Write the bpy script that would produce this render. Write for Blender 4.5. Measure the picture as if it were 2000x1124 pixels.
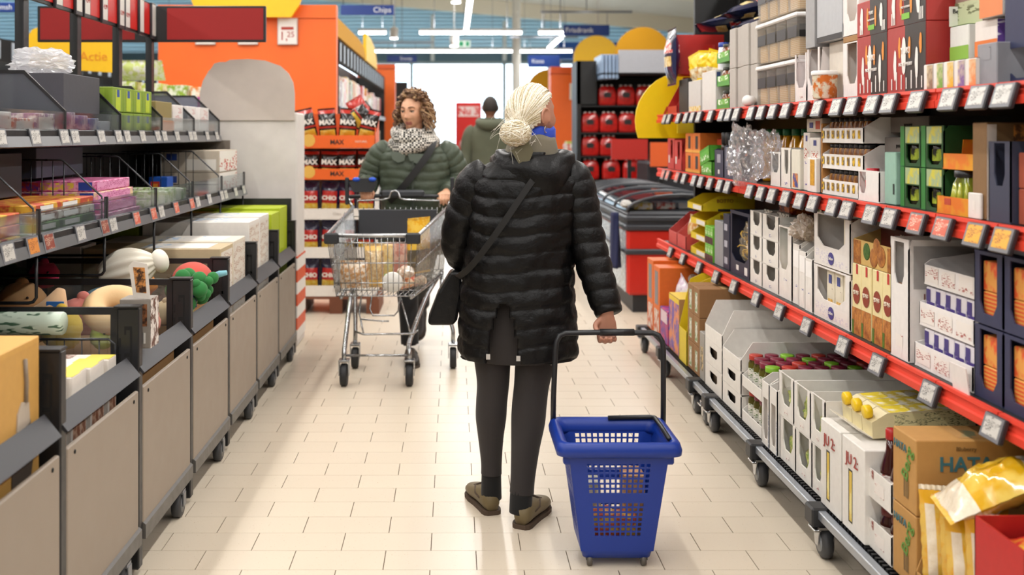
import bpy, bmesh, math, random
from math import sin, cos, pi, radians, sqrt, exp
from mathutils import Vector, Matrix, noise as mnoise
random.seed(7)
SC = bpy.context.scene
COL = SC.collection
for o_ in list(bpy.data.objects): bpy.data.objects.remove(o_)

# ------------------------------------------------------------------ camera, world, exposure
cam_d = bpy.data.cameras.new('camera'); cam = bpy.data.objects.new('camera', cam_d); COL.objects.link(cam)
cam.location = (0, 0, 1.41); cam.rotation_euler = (pi/2, 0, 0)
cam_d.sensor_width = 36; cam_d.lens = 36; cam_d.shift_x = 0.0575; cam_d.shift_y = -0.15
cam_d.clip_start = 0.05; cam_d.clip_end = 300
cam_d.dof.use_dof = True; cam_d.dof.focus_distance = 3.85; cam_d.dof.aperture_fstop = 2.5
SC.camera = cam
w = bpy.data.worlds.new('overcast_sky'); SC.world = w; w.use_nodes = True
bg = w.node_tree.nodes['Background']; bg.inputs[0].default_value = (0.86, 0.94, 1.0, 1); bg.inputs[1].default_value = 3.4
SC.view_settings.view_transform = 'Standard'; SC.view_settings.look = 'None'
SC.view_settings.exposure = 0.40; SC.view_settings.gamma = 1.0; SC.view_settings.use_curve_mapping = False

LAMP_H = 3.6
LAMP_POWER = 46
def lamp_light(parent, x, y, z, length, width, power):
    d = bpy.data.lights.new('tube_light', 'AREA'); d.shape = 'RECTANGLE'; d.size = width; d.size_y = length
    d.energy = power; d.color = (1.0, 0.965, 0.925)
    o = bpy.data.objects.new('tube_light', d); COL.objects.link(o); o.location = (x, y, z); o.parent = parent
    return o

# ------------------------------------------------------------------ helpers
def lin(h):
    h = h.lstrip('#'); out = []
    for i in (0, 2, 4):
        c = int(h[i:i+2], 16)/255
        out.append(c/12.92 if c <= 0.04045 else ((c+0.055)/1.055)**2.4)
    return tuple(out)
MATS = {}
def M(col, rough=0.5, kind='plain', col2=None, metal=0.0, scale=1.0, alpha=1.0, emit=0.0, coat=0.0, bump=None):
    key = (col, rough, kind, col2, metal, scale, alpha, emit, coat, bump)
    if key in MATS: return MATS[key]
    m = bpy.data.materials.new(f'{kind}_{col.lstrip("#")}'); MATS[key] = m; m.use_nodes = True
    nt = m.node_tree; N = nt.nodes; L = nt.links; b = N['Principled BSDF']
    c = (*lin(col), 1)
    b.inputs['Base Color'].default_value = c; b.inputs['Roughness'].default_value = rough; b.inputs['Metallic'].default_value = metal
    if coat: b.inputs['Coat Weight'].default_value = coat
    if emit:
        b.inputs['Emission Color'].default_value = c; b.inputs['Emission Strength'].default_value = emit
    tc = N.new('ShaderNodeTexCoord')
    mp = N.new('ShaderNodeMapping'); L.new(tc.outputs['Object'], mp.inputs[0])
    def noise(sc, det=2.0, rgh=0.5):
        n = N.new('ShaderNodeTexNoise'); n.inputs['Scale'].default_value = sc; n.inputs['Detail'].default_value = det
        n.inputs['Roughness'].default_value = rgh; L.new(mp.outputs[0], n.inputs['Vector']); return n
    def mix(fac, a, bb):
        x = N.new('ShaderNodeMix'); x.data_type = 'RGBA'
        if hasattr(fac, 'links'): L.new(fac, x.inputs[0])
        else: x.inputs[0].default_value = fac
        for i, s in ((6, a), (7, bb)):
            if hasattr(s, 'links'): L.new(s, x.inputs[i])
            else: x.inputs[i].default_value = s
        return x.outputs[2]
    def ramp(src, p0, p1):
        r = N.new('ShaderNodeMapRange'); r.inputs[1].default_value = p0; r.inputs[2].default_value = p1; r.clamp = True
        L.new(src, r.inputs[0]); return r.outputs[0]
    def bumpn(h, st, dist=0.002):
        n = N.new('ShaderNodeBump'); n.inputs['Strength'].default_value = st; n.inputs['Distance'].default_value = dist
        L.new(h, n.inputs['Height']); L.new(n.outputs[0], b.inputs['Normal'])
    def tint(k): return (min(1, c[0]*k), min(1, c[1]*k), min(1, c[2]*k), 1)
    c2 = (*lin(col2), 1) if col2 else tint(0.8)
    if kind == 'card':
        n = noise(40*scale, 4); L.new(mix(n.outputs[0], tint(0.9), tint(1.07)), b.inputs['Base Color']); bumpn(n.outputs[0], 0.15)
    elif kind == 'print':                       # small illegible print: dashes of the second colour in lines
        mp.inputs['Scale'].default_value = (14*scale, 14*scale, 60*scale)
        n = noise(1.6, 1.0); n2 = noise(0.22, 1.0)
        f = N.new('ShaderNodeMath'); f.operation = 'MULTIPLY'
        L.new(ramp(n.outputs[0], 0.53, 0.56), f.inputs[0]); L.new(ramp(n2.outputs[0], 0.48, 0.5), f.inputs[1])
        L.new(mix(f.outputs[0], c, c2), b.inputs['Base Color'])
    elif kind == 'patch':                       # blotchy picture print
        n = noise(22*scale, 3.0, 0.6)
        L.new(mix(ramp(n.outputs[0], 0.44, 0.56), c, c2), b.inputs['Base Color'])
    elif kind == 'crunch':                      # fried or grainy food
        n = noise(70*scale, 4, 0.7); L.new(mix(ramp(n.outputs[0], 0.35, 0.65), c, c2), b.inputs['Base Color']); bumpn(n.outputs[0], 0.6, 0.004)
    elif kind == 'fabric':
        n = noise(260*scale, 3); n2 = noise(9*scale, 3)
        L.new(mix(n2.outputs[0], tint(0.82), tint(1.12)), b.inputs['Base Color']); bumpn(n.outputs[0], 0.3 if bump is None else bump, 0.001)
        b.inputs['Sheen Weight'].default_value = 0.08
    elif kind == 'nylon':                       # creased quilted shell
        n = noise(34*scale, 3, 0.6); n2 = noise(110*scale, 2)
        a = N.new('ShaderNodeMath'); a.operation = 'MULTIPLY_ADD'; a.inputs[1].default_value = 0.25
        L.new(n2.outputs[0], a.inputs[0]); L.new(n.outputs[0], a.inputs[2])
        L.new(mix(n.outputs[0], tint(0.8), tint(1.15)), b.inputs['Base Color']); bumpn(a.outputs[0], 0.32, 0.010); b.inputs['Specular IOR Level'].default_value = 0.28
    elif kind == 'metal':
        n = noise(30*scale, 4); r = ramp(n.outputs[0], 0.2, 0.8)
        q = N.new('ShaderNodeMath'); q.operation = 'MULTIPLY_ADD'; q.inputs[1].default_value = 0.16; q.inputs[2].default_value = max(0.02, rough-0.08)
        L.new(r, q.inputs[0]); L.new(q.outputs[0], b.inputs['Roughness'])
        L.new(mix(n.outputs[0], tint(0.93), tint(1.05)), b.inputs['Base Color'])
    elif kind == 'skin':
        n = noise(45*scale, 4); n2 = noise(9*scale, 2)
        L.new(mix(ramp(n2.outputs[0], .3, .7), tint(0.9), c2), b.inputs['Base Color']); bumpn(n.outputs[0], 0.25, 0.003)
        b.inputs['Subsurface Weight'].default_value = 0.08; b.inputs['Subsurface Radius'].default_value = (0.02, 0.008, 0.004)
    elif kind == 'hair':
        mp.inputs['Scale'].default_value = (1, 1, 1)
        n = noise(160*scale, 3); L.new(mix(ramp(n.outputs[0], .3, .7), c, c2), b.inputs['Base Color']); bumpn(n.outputs[0], 0.4, 0.002)
    elif kind == 'checker':
        k = N.new('ShaderNodeTexChecker'); k.inputs['Scale'].default_value = scale; L.new(mp.outputs[0], k.inputs[0])
        k.inputs[1].default_value = c; k.inputs[2].default_value = c2; L.new(k.outputs[0], b.inputs['Base Color'])
    elif kind == 'stripes':
        wv = N.new('ShaderNodeTexWave'); wv.inputs['Scale'].default_value = scale; wv.bands_direction = 'Z'; L.new(mp.outputs[0], wv.inputs[0])
        L.new(mix(ramp(wv.outputs[1], .45, .55), c, c2), b.inputs['Base Color'])
    elif kind == 'bars':                        # barcode strokes
        mp.inputs['Scale'].default_value = (300*scale, 300*scale, 0.01); n = noise(1, 1)
        L.new(mix(ramp(n.outputs[0], .5, .52), c, c2), b.inputs['Base Color'])
    elif kind == 'stone':
        gp = N.new('ShaderNodeNewGeometry'); L.new(gp.outputs['Position'], mp.inputs[0])
        oi = N.new('ShaderNodeObjectInfo')
        n = noise(120*scale, 5, 0.65); n2 = noise(3*scale, 3)
        base = mix(n2.outputs[0], tint(0.975), tint(1.02))
        sp = mix(ramp(n.outputs[0], 0.63, 0.70), base, c2)
        v = N.new('ShaderNodeMapRange'); v.inputs[3].default_value = 0.98; v.inputs[4].default_value = 1.01; L.new(oi.outputs['Random'], v.inputs[0])
        mm = N.new('ShaderNodeVectorMath'); mm.operation = 'SCALE'; L.new(sp, mm.inputs[0]); L.new(v.outputs[0], mm.inputs['Scale'])
        L.new(mm.outputs[0], b.inputs['Base Color']); 
        rr = ramp(n2.outputs[0], .3, .7); q = N.new('ShaderNodeMath'); q.operation = 'MULTIPLY_ADD'; q.inputs[1].default_value = 0.03; q.inputs[2].default_value = rough-0.015
        L.new(rr, q.inputs[0]); L.new(q.outputs[0], b.inputs['Roughness'])
    elif kind == 'film':                        # clear plastic: mostly see-through with sharp glints
        nt.nodes.remove(b); out = N['Material Output']
        tr = N.new('ShaderNodeBsdfTransparent'); tr.inputs[0].default_value = c
        gl = N.new('ShaderNodeBsdfGlossy'); gl.inputs['Roughness'].default_value = rough; gl.inputs[0].default_value = (1, 1, 1, 1)
        df = N.new('ShaderNodeBsdfTranslucent'); df.inputs[0].default_value = c
        dd = N.new('ShaderNodeBsdfDiffuse'); dd.inputs[0].default_value = c
        ad = N.new('ShaderNodeMixShader'); ad.inputs[0].default_value = 0.5; L.new(df.outputs[0], ad.inputs[1]); L.new(dd.outputs[0], ad.inputs[2])
        lw = N.new('ShaderNodeLayerWeight'); lw.inputs[0].default_value = 0.25
        m1 = N.new('ShaderNodeMixShader'); m1.inputs[0].default_value = 1-alpha; L.new(ad.outputs[0], m1.inputs[1]); L.new(tr.outputs[0], m1.inputs[2])
        m2 = N.new('ShaderNodeMixShader'); q = N.new('ShaderNodeMath'); q.operation = 'MULTIPLY_ADD'; q.inputs[1].default_value = 0.5; q.inputs[2].default_value = 0.03
        L.new(lw.outputs['Fresnel'], q.inputs[0]); L.new(q.outputs[0], m2.inputs[0]); L.new(m1.outputs[0], m2.inputs[1]); L.new(gl.outputs[0], m2.inputs[2])
        if bump:
            n = noise(bump, 3); bn = N.new('ShaderNodeBump'); bn.inputs['Strength'].default_value = 0.6; bn.inputs['Distance'].default_value = 0.01
            L.new(n.outputs[0], bn.inputs['Height']); L.new(bn.outputs[0], gl.inputs['Normal']); L.new(bn.outputs[0], dd.inputs['Normal'])
        L.new(m2.outputs[0], out.inputs[0])
    else:
        n = noise(25*scale, 3); L.new(mix(n.outputs[0], tint(0.96), tint(1.03)), b.inputs['Base Color'])
    return m

class MB:
    """collects polygons for ONE mesh part"""
    def __init__(s): s.v = []; s.f = []; s.mi = []; s.ms = []; s.sm = []
    def mid(s, m):
        if m not in s.ms: s.ms.append(m)
        return s.ms.index(m)
    def add(s, vs, fs, m, smooth=False):
        o = len(s.v); s.v.extend([tuple(p) for p in vs]); k = s.mid(m)
        for f in fs: s.f.append([i+o for i in f]); s.mi.append(k); s.sm.append(smooth)
        return s
    def box(s, x0, x1, y0, y1, z0, z1, m, bev=0.0):
        if x1 < x0: x0, x1 = x1, x0
        if y1 < y0: y0, y1 = y1, y0
        if z1 < z0: z0, z1 = z1, z0
        if bev <= 0:
            vs = [(x, y, z) for x in (x0, x1) for y in (y0, y1) for z in (z0, z1)]
            return s.add(vs, [(0,1,3,2),(4,6,7,5),(0,4,5,1),(2,3,7,6),(0,2,6,4),(1,5,7,3)], m)
        b = min(bev, (x1-x0)*.45, (y1-y0)*.45, (z1-z0)*.45)
        bm = bmesh.new(); bmesh.ops.create_cube(bm, size=1)
        for v in bm.verts: v.co = Vector(((x0+x1)/2+v.co.x*(x1-x0), (y0+y1)/2+v.co.y*(y1-y0), (z0+z1)/2+v.co.z*(z1-z0)))
        bmesh.ops.bevel(bm, geom=bm.edges[:], offset=b, segments=1, affect='EDGES')
        bm.verts.index_update(); s.add([v.co[:] for v in bm.verts], [[v.index for v in f.verts] for f in bm.faces], m); bm.free(); return s
    def prism(s, poly, axis, a0, a1, m, smooth=False):
        """poly: 2-D outline in the other two axes (order xy/xz/yz), extruded along axis"""
        n = len(poly)
        def P(p, a): return (a, p[0], p[1]) if axis == 'x' else ((p[0], a, p[1]) if axis == 'y' else (p[0], p[1], a))
        vs = [P(p, a0) for p in poly]+[P(p, a1) for p in poly]
        fs = [list(range(n))[::-1], list(range(n, 2*n))]+[(i, (i+1) % n, (i+1) % n+n, i+n) for i in range(n)]
        return s.add(vs, fs, m, smooth)
    def frame(s, outer, inner, axis, a0, a1, m):
        """plate with a hole; outer and inner are outlines with the same point count"""
        n = len(outer)
        def P(p, a): return (a, p[0], p[1]) if axis == 'x' else ((p[0], a, p[1]) if axis == 'y' else (p[0], p[1], a))
        vs = [P(p, a0) for p in outer]+[P(p, a0) for p in inner]+[P(p, a1) for p in outer]+[P(p, a1) for p in inner]
        fs = []
        for i in range(n):
            j = (i+1) % n
            fs += [(i, j, n+j, n+i), (2*n+i, 3*n+i, 3*n+j, 2*n+j), (i, 2*n+i, 2*n+j, j), (n+i, n+j, 3*n+j, 3*n+i)]
        return s.add(vs, fs, m)
    def tube(s, pts, r, m, seg=8, closed=False, smooth=True, cap=True):
        pts = [Vector(p) for p in pts]; n = len(pts); rings = []
        rr = r if isinstance(r, (list, tuple)) else [r]*n
        up = None
        for i, p in enumerate(pts):
            a = pts[(i-1) % n] if (i > 0 or closed) else p
            c = pts[(i+1) % n] if (i < n-1 or closed) else p
            t = (c-a).normalized() if (c-a).length > 1e-9 else Vector((0, 0, 1))
            if up is None:
                up = Vector((0, 0, 1)) if abs(t.z) < .9 else Vector((1, 0, 0))
            u = (up-t*up.dot(t))
            if u.length < 1e-6: u = t.orthogonal()
            u.normalize(); w_ = t.cross(u); up = u
            rings.append([p+(u*cos(2*pi*k/seg)+w_*sin(2*pi*k/seg))*rr[i] for k in range(seg)])
        return s.rings(rings, m, closed, cap, smooth)
    def rings(s, rings, m, closed=False, cap=True, smooth=True):
        n = len(rings); k = len(rings[0]); vs = [p for r in rings for p in r]; fs = []
        for i in range(n if closed else n-1):
            a = i*k; b = ((i+1) % n)*k
            for j in range(k): fs.append((a+j, a+(j+1) % k, b+(j+1) % k, b+j))
        if cap and not closed: fs += [list(range(k))[::-1], list(range((n-1)*k, n*k))]
        return s.add(vs, fs, m, smooth)
    def lathe(s, prof, c, m, seg=16, smooth=True, axis='z', cap=True):
        rs = []
        for (r, h) in prof:
            ring = []
            for k in range(seg):
                a = 2*pi*k/seg; u, v = r*cos(a), r*sin(a)
                ring.append((c[0]+u, c[1]+v, c[2]+h) if axis == 'z' else ((c[0]+h, c[1]+u, c[2]+v) if axis == 'x' else (c[0]+u, c[1]+h, c[2]+v)))
            rs.append(ring)
        return s.rings(rs, m, False, cap, smooth)
    def ball(s, c, r, m, seg=12, rings=8, smooth=True):
        r = r if isinstance(r, (tuple, list)) else (r, r, r)
        vs = []; 
        for i in range(rings+1):
            t = pi*i/rings
            for k in range(seg):
                a = 2*pi*k/seg; vs.append((c[0]+r[0]*sin(t)*cos(a), c[1]+r[1]*sin(t)*sin(a), c[2]+r[2]*cos(t)))
        fs = [(i*seg+k, (i+1)*seg+k, (i+1)*seg+(k+1) % seg, i*seg+(k+1) % seg) for i in range(rings) for k in range(seg)]
        return s.add(vs, fs, m, smooth)
    def mesh(s, name):
        me = bpy.data.meshes.new(name); me.from_pydata(s.v, [], s.f)
        for m in s.ms: me.materials.append(m)
        me.polygons.foreach_set('material_index', s.mi); me.polygons.foreach_set('use_smooth', s.sm); me.update()
        bm = bmesh.new(); bm.from_mesh(me); bmesh.ops.recalc_face_normals(bm, faces=bm.faces); bm.to_mesh(me); bm.free()
        return me
    def build(s, name, parent=None, loc=(0, 0, 0), rot=(0, 0, 0), label=None, cat=None, group=None, kind=None):
        return link(name, s.mesh(name), parent, loc, rot, label, cat, group, kind)

def link(name, me, parent=None, loc=(0, 0, 0), rot=(0, 0, 0), label=None, cat=None, group=None, kind=None):
    o = bpy.data.objects.new(name, me); COL.objects.link(o); o.location = loc
    o.rotation_euler = rot if isinstance(rot, (tuple, list)) else (0, 0, rot)
    if parent: o.parent = parent
    if label: o['label'] = label
    if cat: o['category'] = cat
    if group: o['group'] = group
    if kind: o['kind'] = kind
    return o
def thing(name, label, cat, loc=(0, 0, 0), rot=0.0, group=None):
    return link(name, None, None, loc, rot, label, cat, group)
def children(o): return [c for c in bpy.data.objects if c.parent == o]
def dup(o, loc=None, rot=None, label=None, group=None, kids=None):
    """copy a thing with its parts and sub-parts (kids: tree recorded once by tree_of)"""
    kids = kids if kids is not None else tree_of(o)
    r = o.copy(); COL.objects.link(r)
    if loc is not None: r.location = loc
    if rot is not None: r.rotation_euler = rot if isinstance(rot, (tuple, list)) else (0, 0, rot)
    if label: r['label'] = label
    if group: r['group'] = group
    for ch, sub in kids:
        c = ch.copy(); COL.objects.link(c); c.parent = r
        for g in sub:
            d = g.copy(); COL.objects.link(d); d.parent = c
    return r
def tree_of(o):
    return [(c, children(c)) for c in children(o)]
ORD = ['first', 'second', 'third', 'fourth', 'fifth', 'sixth', 'seventh', 'eighth', 'ninth', 'tenth', 'eleventh', 'twelfth', 'thirteenth', 'fourteenth', 'fifteenth', 'sixteenth', 'seventeenth', 'eighteenth', 'nineteenth', 'twentieth']
ORD += ['twenty-'+o_ for o_ in ORD[:9]]+['thirtieth']+['thirty-'+o_ for o_ in ORD[:9]]+['fortieth']
TIER = {1: ['only'], 2: ['lower', 'upper'], 3: ['bottom', 'middle', 'top'], 4: ['bottom', 'second', 'third', 'top']}

TXT = {}
def text_mesh(s, size, m, depth=0.001, bold=0.0):
    k = (s, size, m.name, bold)
    if k in TXT: return TXT[k]
    cu = bpy.data.curves.new('lettering', 'FONT'); cu.body = s; cu.size = size; cu.extrude = depth; cu.align_x = 'CENTER'; cu.align_y = 'CENTER'
    cu.offset = bold; cu.resolution_u = 3
    o = bpy.data.objects.new('lettering', cu); COL.objects.link(o)
    me = bpy.data.meshes.new_from_object(o)
    bpy.data.objects.remove(o); me.materials.clear(); me.materials.append(m); TXT[k] = me
    return me
FACE_CAM = (pi/2, 0, 0)            # lettering readable from -Y
FACE_NX = (pi/2, 0, -pi/2)         # readable from -X
FACE_PX = (pi/2, 0, pi/2)          # readable from +X
def lettering(s, size, m, parent, loc, rot, name='lettering', bold=0.0, depth=0.001):
    return link(name, text_mesh(s, size, m, depth, bold), parent, loc, rot)

BLACK = M('#0c0c0e', .45); DGREY = M('#1b1c1f', .42, 'metal'); MGREY = M('#55555a', .45)
WHITE = M('#e9e6e2', .5, 'card'); PAPER = M('#dedbd6', .6, 'card'); GREYCARD = M('#b9b5af', .7, 'card'); KRAFT = M('#a37a4c', .75, 'card'); TAN = M('#c2935a', .7, 'card')
CHROME = M('#c9cacc', .22, 'metal', metal=1.0); STEEL = M('#8d9096', .35, 'metal', metal=.9)
# ------------------------------------------------------------------ the room
TILE = M('#d5c8b4', .34, 'stone', '#b39a78')
GROUT = M('#6f604d', .8, 'card')
TW, TD, GX, GY_ = .304, .153, .0032, .0014
mb = MB(); mb.box(-16, 16, -8, 34, -.20, -.003, GROUT); floor_o = mb.build('floor', kind='structure', label='cream stone tiled shop floor')
mb = MB(); mb.box(-(TW-GX)/2, (TW-GX)/2, -(TD-GY_)/2, (TD-GY_)/2, -.012, 0, TILE)
tile_me = mb.mesh('tile')
rest = MB()
for r in range(-15, 110):
    y = 3.310+TD*r+TD/2; off = -.987 if r % 2 else -.835
    for k in range(-52, 52):
        x = off+TW*k+TW/2
        if 3.2 < y < 7.1 and -1.15 < x < 1.45:
            link('tile', tile_me, floor_o, (x, y, 0))
        elif (-2.6 < x < 2.6 or y > 8) and abs(x) < 6 and y < 16:
            rest.box(x-(TW-GX)/2, x+(TW-GX)/2, y-(TD-GY_)/2, y+(TD-GY_)/2, -.012, 0, TILE)
far_t = MB(); far_t.box(-16, 16, 16, 34, -.012, 0, TILE); far_t.box(-16, -6, -8, 16, -.012, 0, TILE); far_t.box(6, 16, -8, 16, -.012, 0, TILE)
far_t.build('tile_field', floor_o, kind='stuff')
rest.build('tile_rows', floor_o, kind='stuff')

WALLW = M('#d8d6cf', .8, 'card', scale=.1)
def ceil_z(x): return 5.5-.09*x
mb = MB(); mb.prism([(-16, ceil_z(-16)), (16, ceil_z(16)), (16, ceil_z(16)+.2), (-16, ceil_z(-16)+.2)], 'y', -8, 33, WALLW)
ceil_o = mb.build('ceiling', kind='structure', label='pale sloping shop ceiling')
mb = MB()
for y in (12, 18, 24, 30.5): mb.prism([(-15.9, ceil_z(-15.9)-.42), (15.9, ceil_z(15.9)-.42), (15.9, ceil_z(15.9)), (-15.9, ceil_z(-15.9))], 'y', y, y+.3, M('#e4dfcf', .6))
mb.build('roof_beam', ceil_o)
mb = MB(); mb.box(-16.2, -16, -8, 33, 0, 7.2, WALLW); mb.build('wall_left', kind='structure', label='plain pale side wall')
mb = MB(); mb.box(16, 16.2, -8, 33, 0, 7.2, WALLW); mb.build('wall_right', kind='structure', label='plain pale side wall by the freezers')
mb = MB(); mb.box(-16.2, 16.2, -8.2, -8, 0, 7.2, WALLW); mb.build('wall_back', kind='structure', label='plain pale wall behind the aisle')
# glazed front of the shop
FRAME = M('#9fb0b9', .5, 'metal')
mb = MB(); mb.box(-16, 16, 32, 32.2, 0, .12, FRAME); mb.box(-16, 16, 32, 32.2, 3.68, 3.95, M('#5f7f95', .6))
mb.box(-16, -9, 32, 32.2, .12, 3.68, WALLW); mb.box(6.2, 16, 32, 32.2, .12, 3.68, WALLW)
wf = mb.build('wall_front', kind='structure', label='glazed shop front with blue louvres over the windows')
mb = MB(); mb.box(-16, 16, 32.12, 32.2, 3.95, 7.2, M('#d3e5ec', .3, 'film', alpha=.95))
mb.build('panel', wf)
sl = MB(); SLAT = M('#d6e6ec', .4, 'film', alpha=.75); z = 3.98
while z < 6.9:
    sl.prism([(32.02, z), (32.10, z+.05), (32.10, z+.075), (32.02, z+.025)], 'x', -16, 16, SLAT); z += .115
sl.build('louvre', wf, kind='stuff')
GLASS = M('#f4fbff', .03, 'film', alpha=.03)
xs = [-9, -6.3, -3.9, -1.3, 1.6, 3.0, 6.2]
for i in range(len(xs)-1):
    mb = MB(); a, b_ = xs[i], xs[i+1]
    mb.frame([(a, .12), (b_, .12), (b_, 3.68), (a, 3.68)], [(a+.05, .2), (b_-.05, .2), (b_-.05, 3.6), (a+.05, 3.6)], 'y', 32, 32.1, FRAME)
    wo = mb.build(f'window_{i+1}', kind='structure', label='tall bright shop front window')
    p = MB(); p.box(a+.05, b_-.05, 32.04, 32.05, .2, 3.6, GLASS); p.build('pane', wo)
for x in (-.64, 1.6, 4.6):
    mb = MB(); mb.box(x-.06, x+.06, 31.8, 31.98, 3.7, ceil_z(x)-.42, M('#dfeaf0', .4, emit=.0)); mb.build('mullion', wf)
mb = MB(); mb.box(-40, 40, 32.3, 90, -.3, -.05, M('#b8b8b4', .9, 'stone', '#9a9a96')); mb.build('ground', kind='structure', label='pale paved forecourt outside the windows')
mb = MB(); mb.lathe([(.10, 0), (.10, 5.3)], (1.52, 24.6, 0), M('#cfcfca', .5, 'metal'), 16); mb.lathe([(.16, 0), (.16, .05), (.1, .08)], (1.52, 24.6, 0), STEEL)
mb.build('column_round', kind='structure', label='slim pale round steel column standing in the hall')

# hanging tube lamps
TUBE = M('#ffffff', .4, emit=9.0); HOUS = M('#e8e8e6', .4, 'metal')
def tube_lamp(x, y, length, along='y', label='', light=True, z=LAMP_H):
    t = thing('tube_lamp', label, 'lamp', (x, y, z), group='tube lamps hanging from the ceiling')
    L2 = length/2
    h = MB(); g = MB(); wv = MB()
    if along == 'y':
        h.box(-.05, .05, -L2, L2, .03, .09, HOUS, .01); g.prism([(-.045, .03), (-.03, -.02), (.03, -.02), (.045, .03)], 'y', -L2+.02, L2-.02, TUBE)
        for q in (-L2*.7, L2*.7): wv.tube([(0, q, .08), (0, q, ceil_z(x)-z)], .006, STEEL, 5)
    else:
        h.box(-L2, L2, -.05, .05, .03, .09, HOUS, .01); g.prism([(-.045, .03), (-.03, -.02), (.03, -.02), (.045, .03)], 'x', -L2+.02, L2-.02, TUBE)
        for q in (-L2*.7, L2*.7): wv.tube([(q, 0, .08), (q, 0, ceil_z(x+q)-z)], .006, STEEL, 5)
    h.build('housing', t); g.build('diffuser', t); wv.build('hanging_wire', t)
    if light:
        if y > 15:
            u = lamp_light(t, 0, 0, .12, length if along == 'y' else .12, .12 if along == 'y' else length, LAMP_POWER*length/4.9*.5); u.rotation_euler = (pi, 0, 0)  # extra upward area light, added to brighten the ceiling and upper wall
        ll = lamp_light(t, 0, 0, -.05, length if along == 'y' else .12, .12 if along == 'y' else length, LAMP_POWER*length/4.9)
    return t
nm = {-4.14: 'over the aisle behind the toy shelves', -1.94: 'straight above the toy shelves', .26: 'straight above the main aisle', 2.46: 'above the food shelves'}
for x in (-4.14, -1.94, .26, 2.46):
    for k, y in enumerate((-2.5, 2.5, 7.5, 12.5)):
        tube_lamp(x, y, 4.9, 'y', f'white tube lamp {nm[x]}, {ORD[k]} towards the windows')
tube_lamp(.28, 19.2, 4.9, 'y', 'long white tube lamp running straight towards the bright shop windows')
tube_lamp(2.46, 24.6, 3.4, 'y', 'white tube lamp slanting past the soft drink signs')
tube_lamp(.38, 22.2, 2.25, 'x', 'white cross tube lamp meeting the long lamp end on')
tube_lamp(-1.75, 22.2, .62, 'x', 'short white cross tube lamp beside the bright spotlight')
tube_lamp(2.12, 22.2, .56, 'x', 'short white cross tube lamp by the round steel column')
tube_lamp(-.25, 27.2, 3.7, 'x', 'long white cross tube lamp hung just above the windows')
tube_lamp(2.42, 27.2, 1.5, 'x', 'white cross tube lamp above the windows past the column')
tube_lamp(-5.6, 22.2, 1.6, 'x', 'white cross tube lamp glimpsed behind the toy shelf posts')
def spot(x, y, z, label):
    t = thing('ceiling_spotlight', label, 'lamp', (x, y, z), group='round spotlights')
    MB().lathe([(.07, 0), (.09, .05), (.09, .22), (.03, .26)], (0, 0, 0), HOUS, 14).build('housing', t)
    MB().lathe([(.078, -.004), (.078, .01)], (0, 0, 0), M('#fffaf0', .4, emit=14), 14).build('bulb', t)
    MB().tube([(0, 0, .25), (0, 0, ceil_z(x)-z)], .012, HOUS, 6).build('hanging_rod', t)
for x, y, z, l in ((-1.27, 22, 3.46, 'bright round spotlight left of the cross tube lamps near the chips sign'.replace(' left of', ' beside')), (.02, 21.5, 3.25, 'white round spotlight hanging low under the long cross lamp'),
                   (.05, 18, 3.72, 'white spotlight with red base high beside the long tube lamp'), (2.83, 20, 3.25, 'small round spotlight next to the soft drinks sign'),
                   (1.5, 17.5, 3.74, 'round spotlight just under the pale roof beam'), (2.4, 17.5, 3.74, 'round spotlight above the yellow arch sign')):
    spot(x, y, z, l)
# green exit sign in the distance
t = thing('exit_sign', 'small green and white exit sign hanging before the louvres', 'sign', (.28, 26, 3.7))
MB().box(-.16, .16, -.02, .02, -.085, .085, M('#e7f4ec', .4, emit=.6)).build('panel', t)
MB().box(-.13, -.02, -.024, -.02, -.06, .06, M('#3aa877', .4, emit=.4)).box(.04, .13, -.024, -.02, -.06, .06, M('#3aa877', .4, emit=.4)).build('pictogram', t)
MB().tube([(0, 0, .08), (0, 0, ceil_z(.3)-3.7)], .008, STEEL, 5).build('hanging_rod', t)
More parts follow.
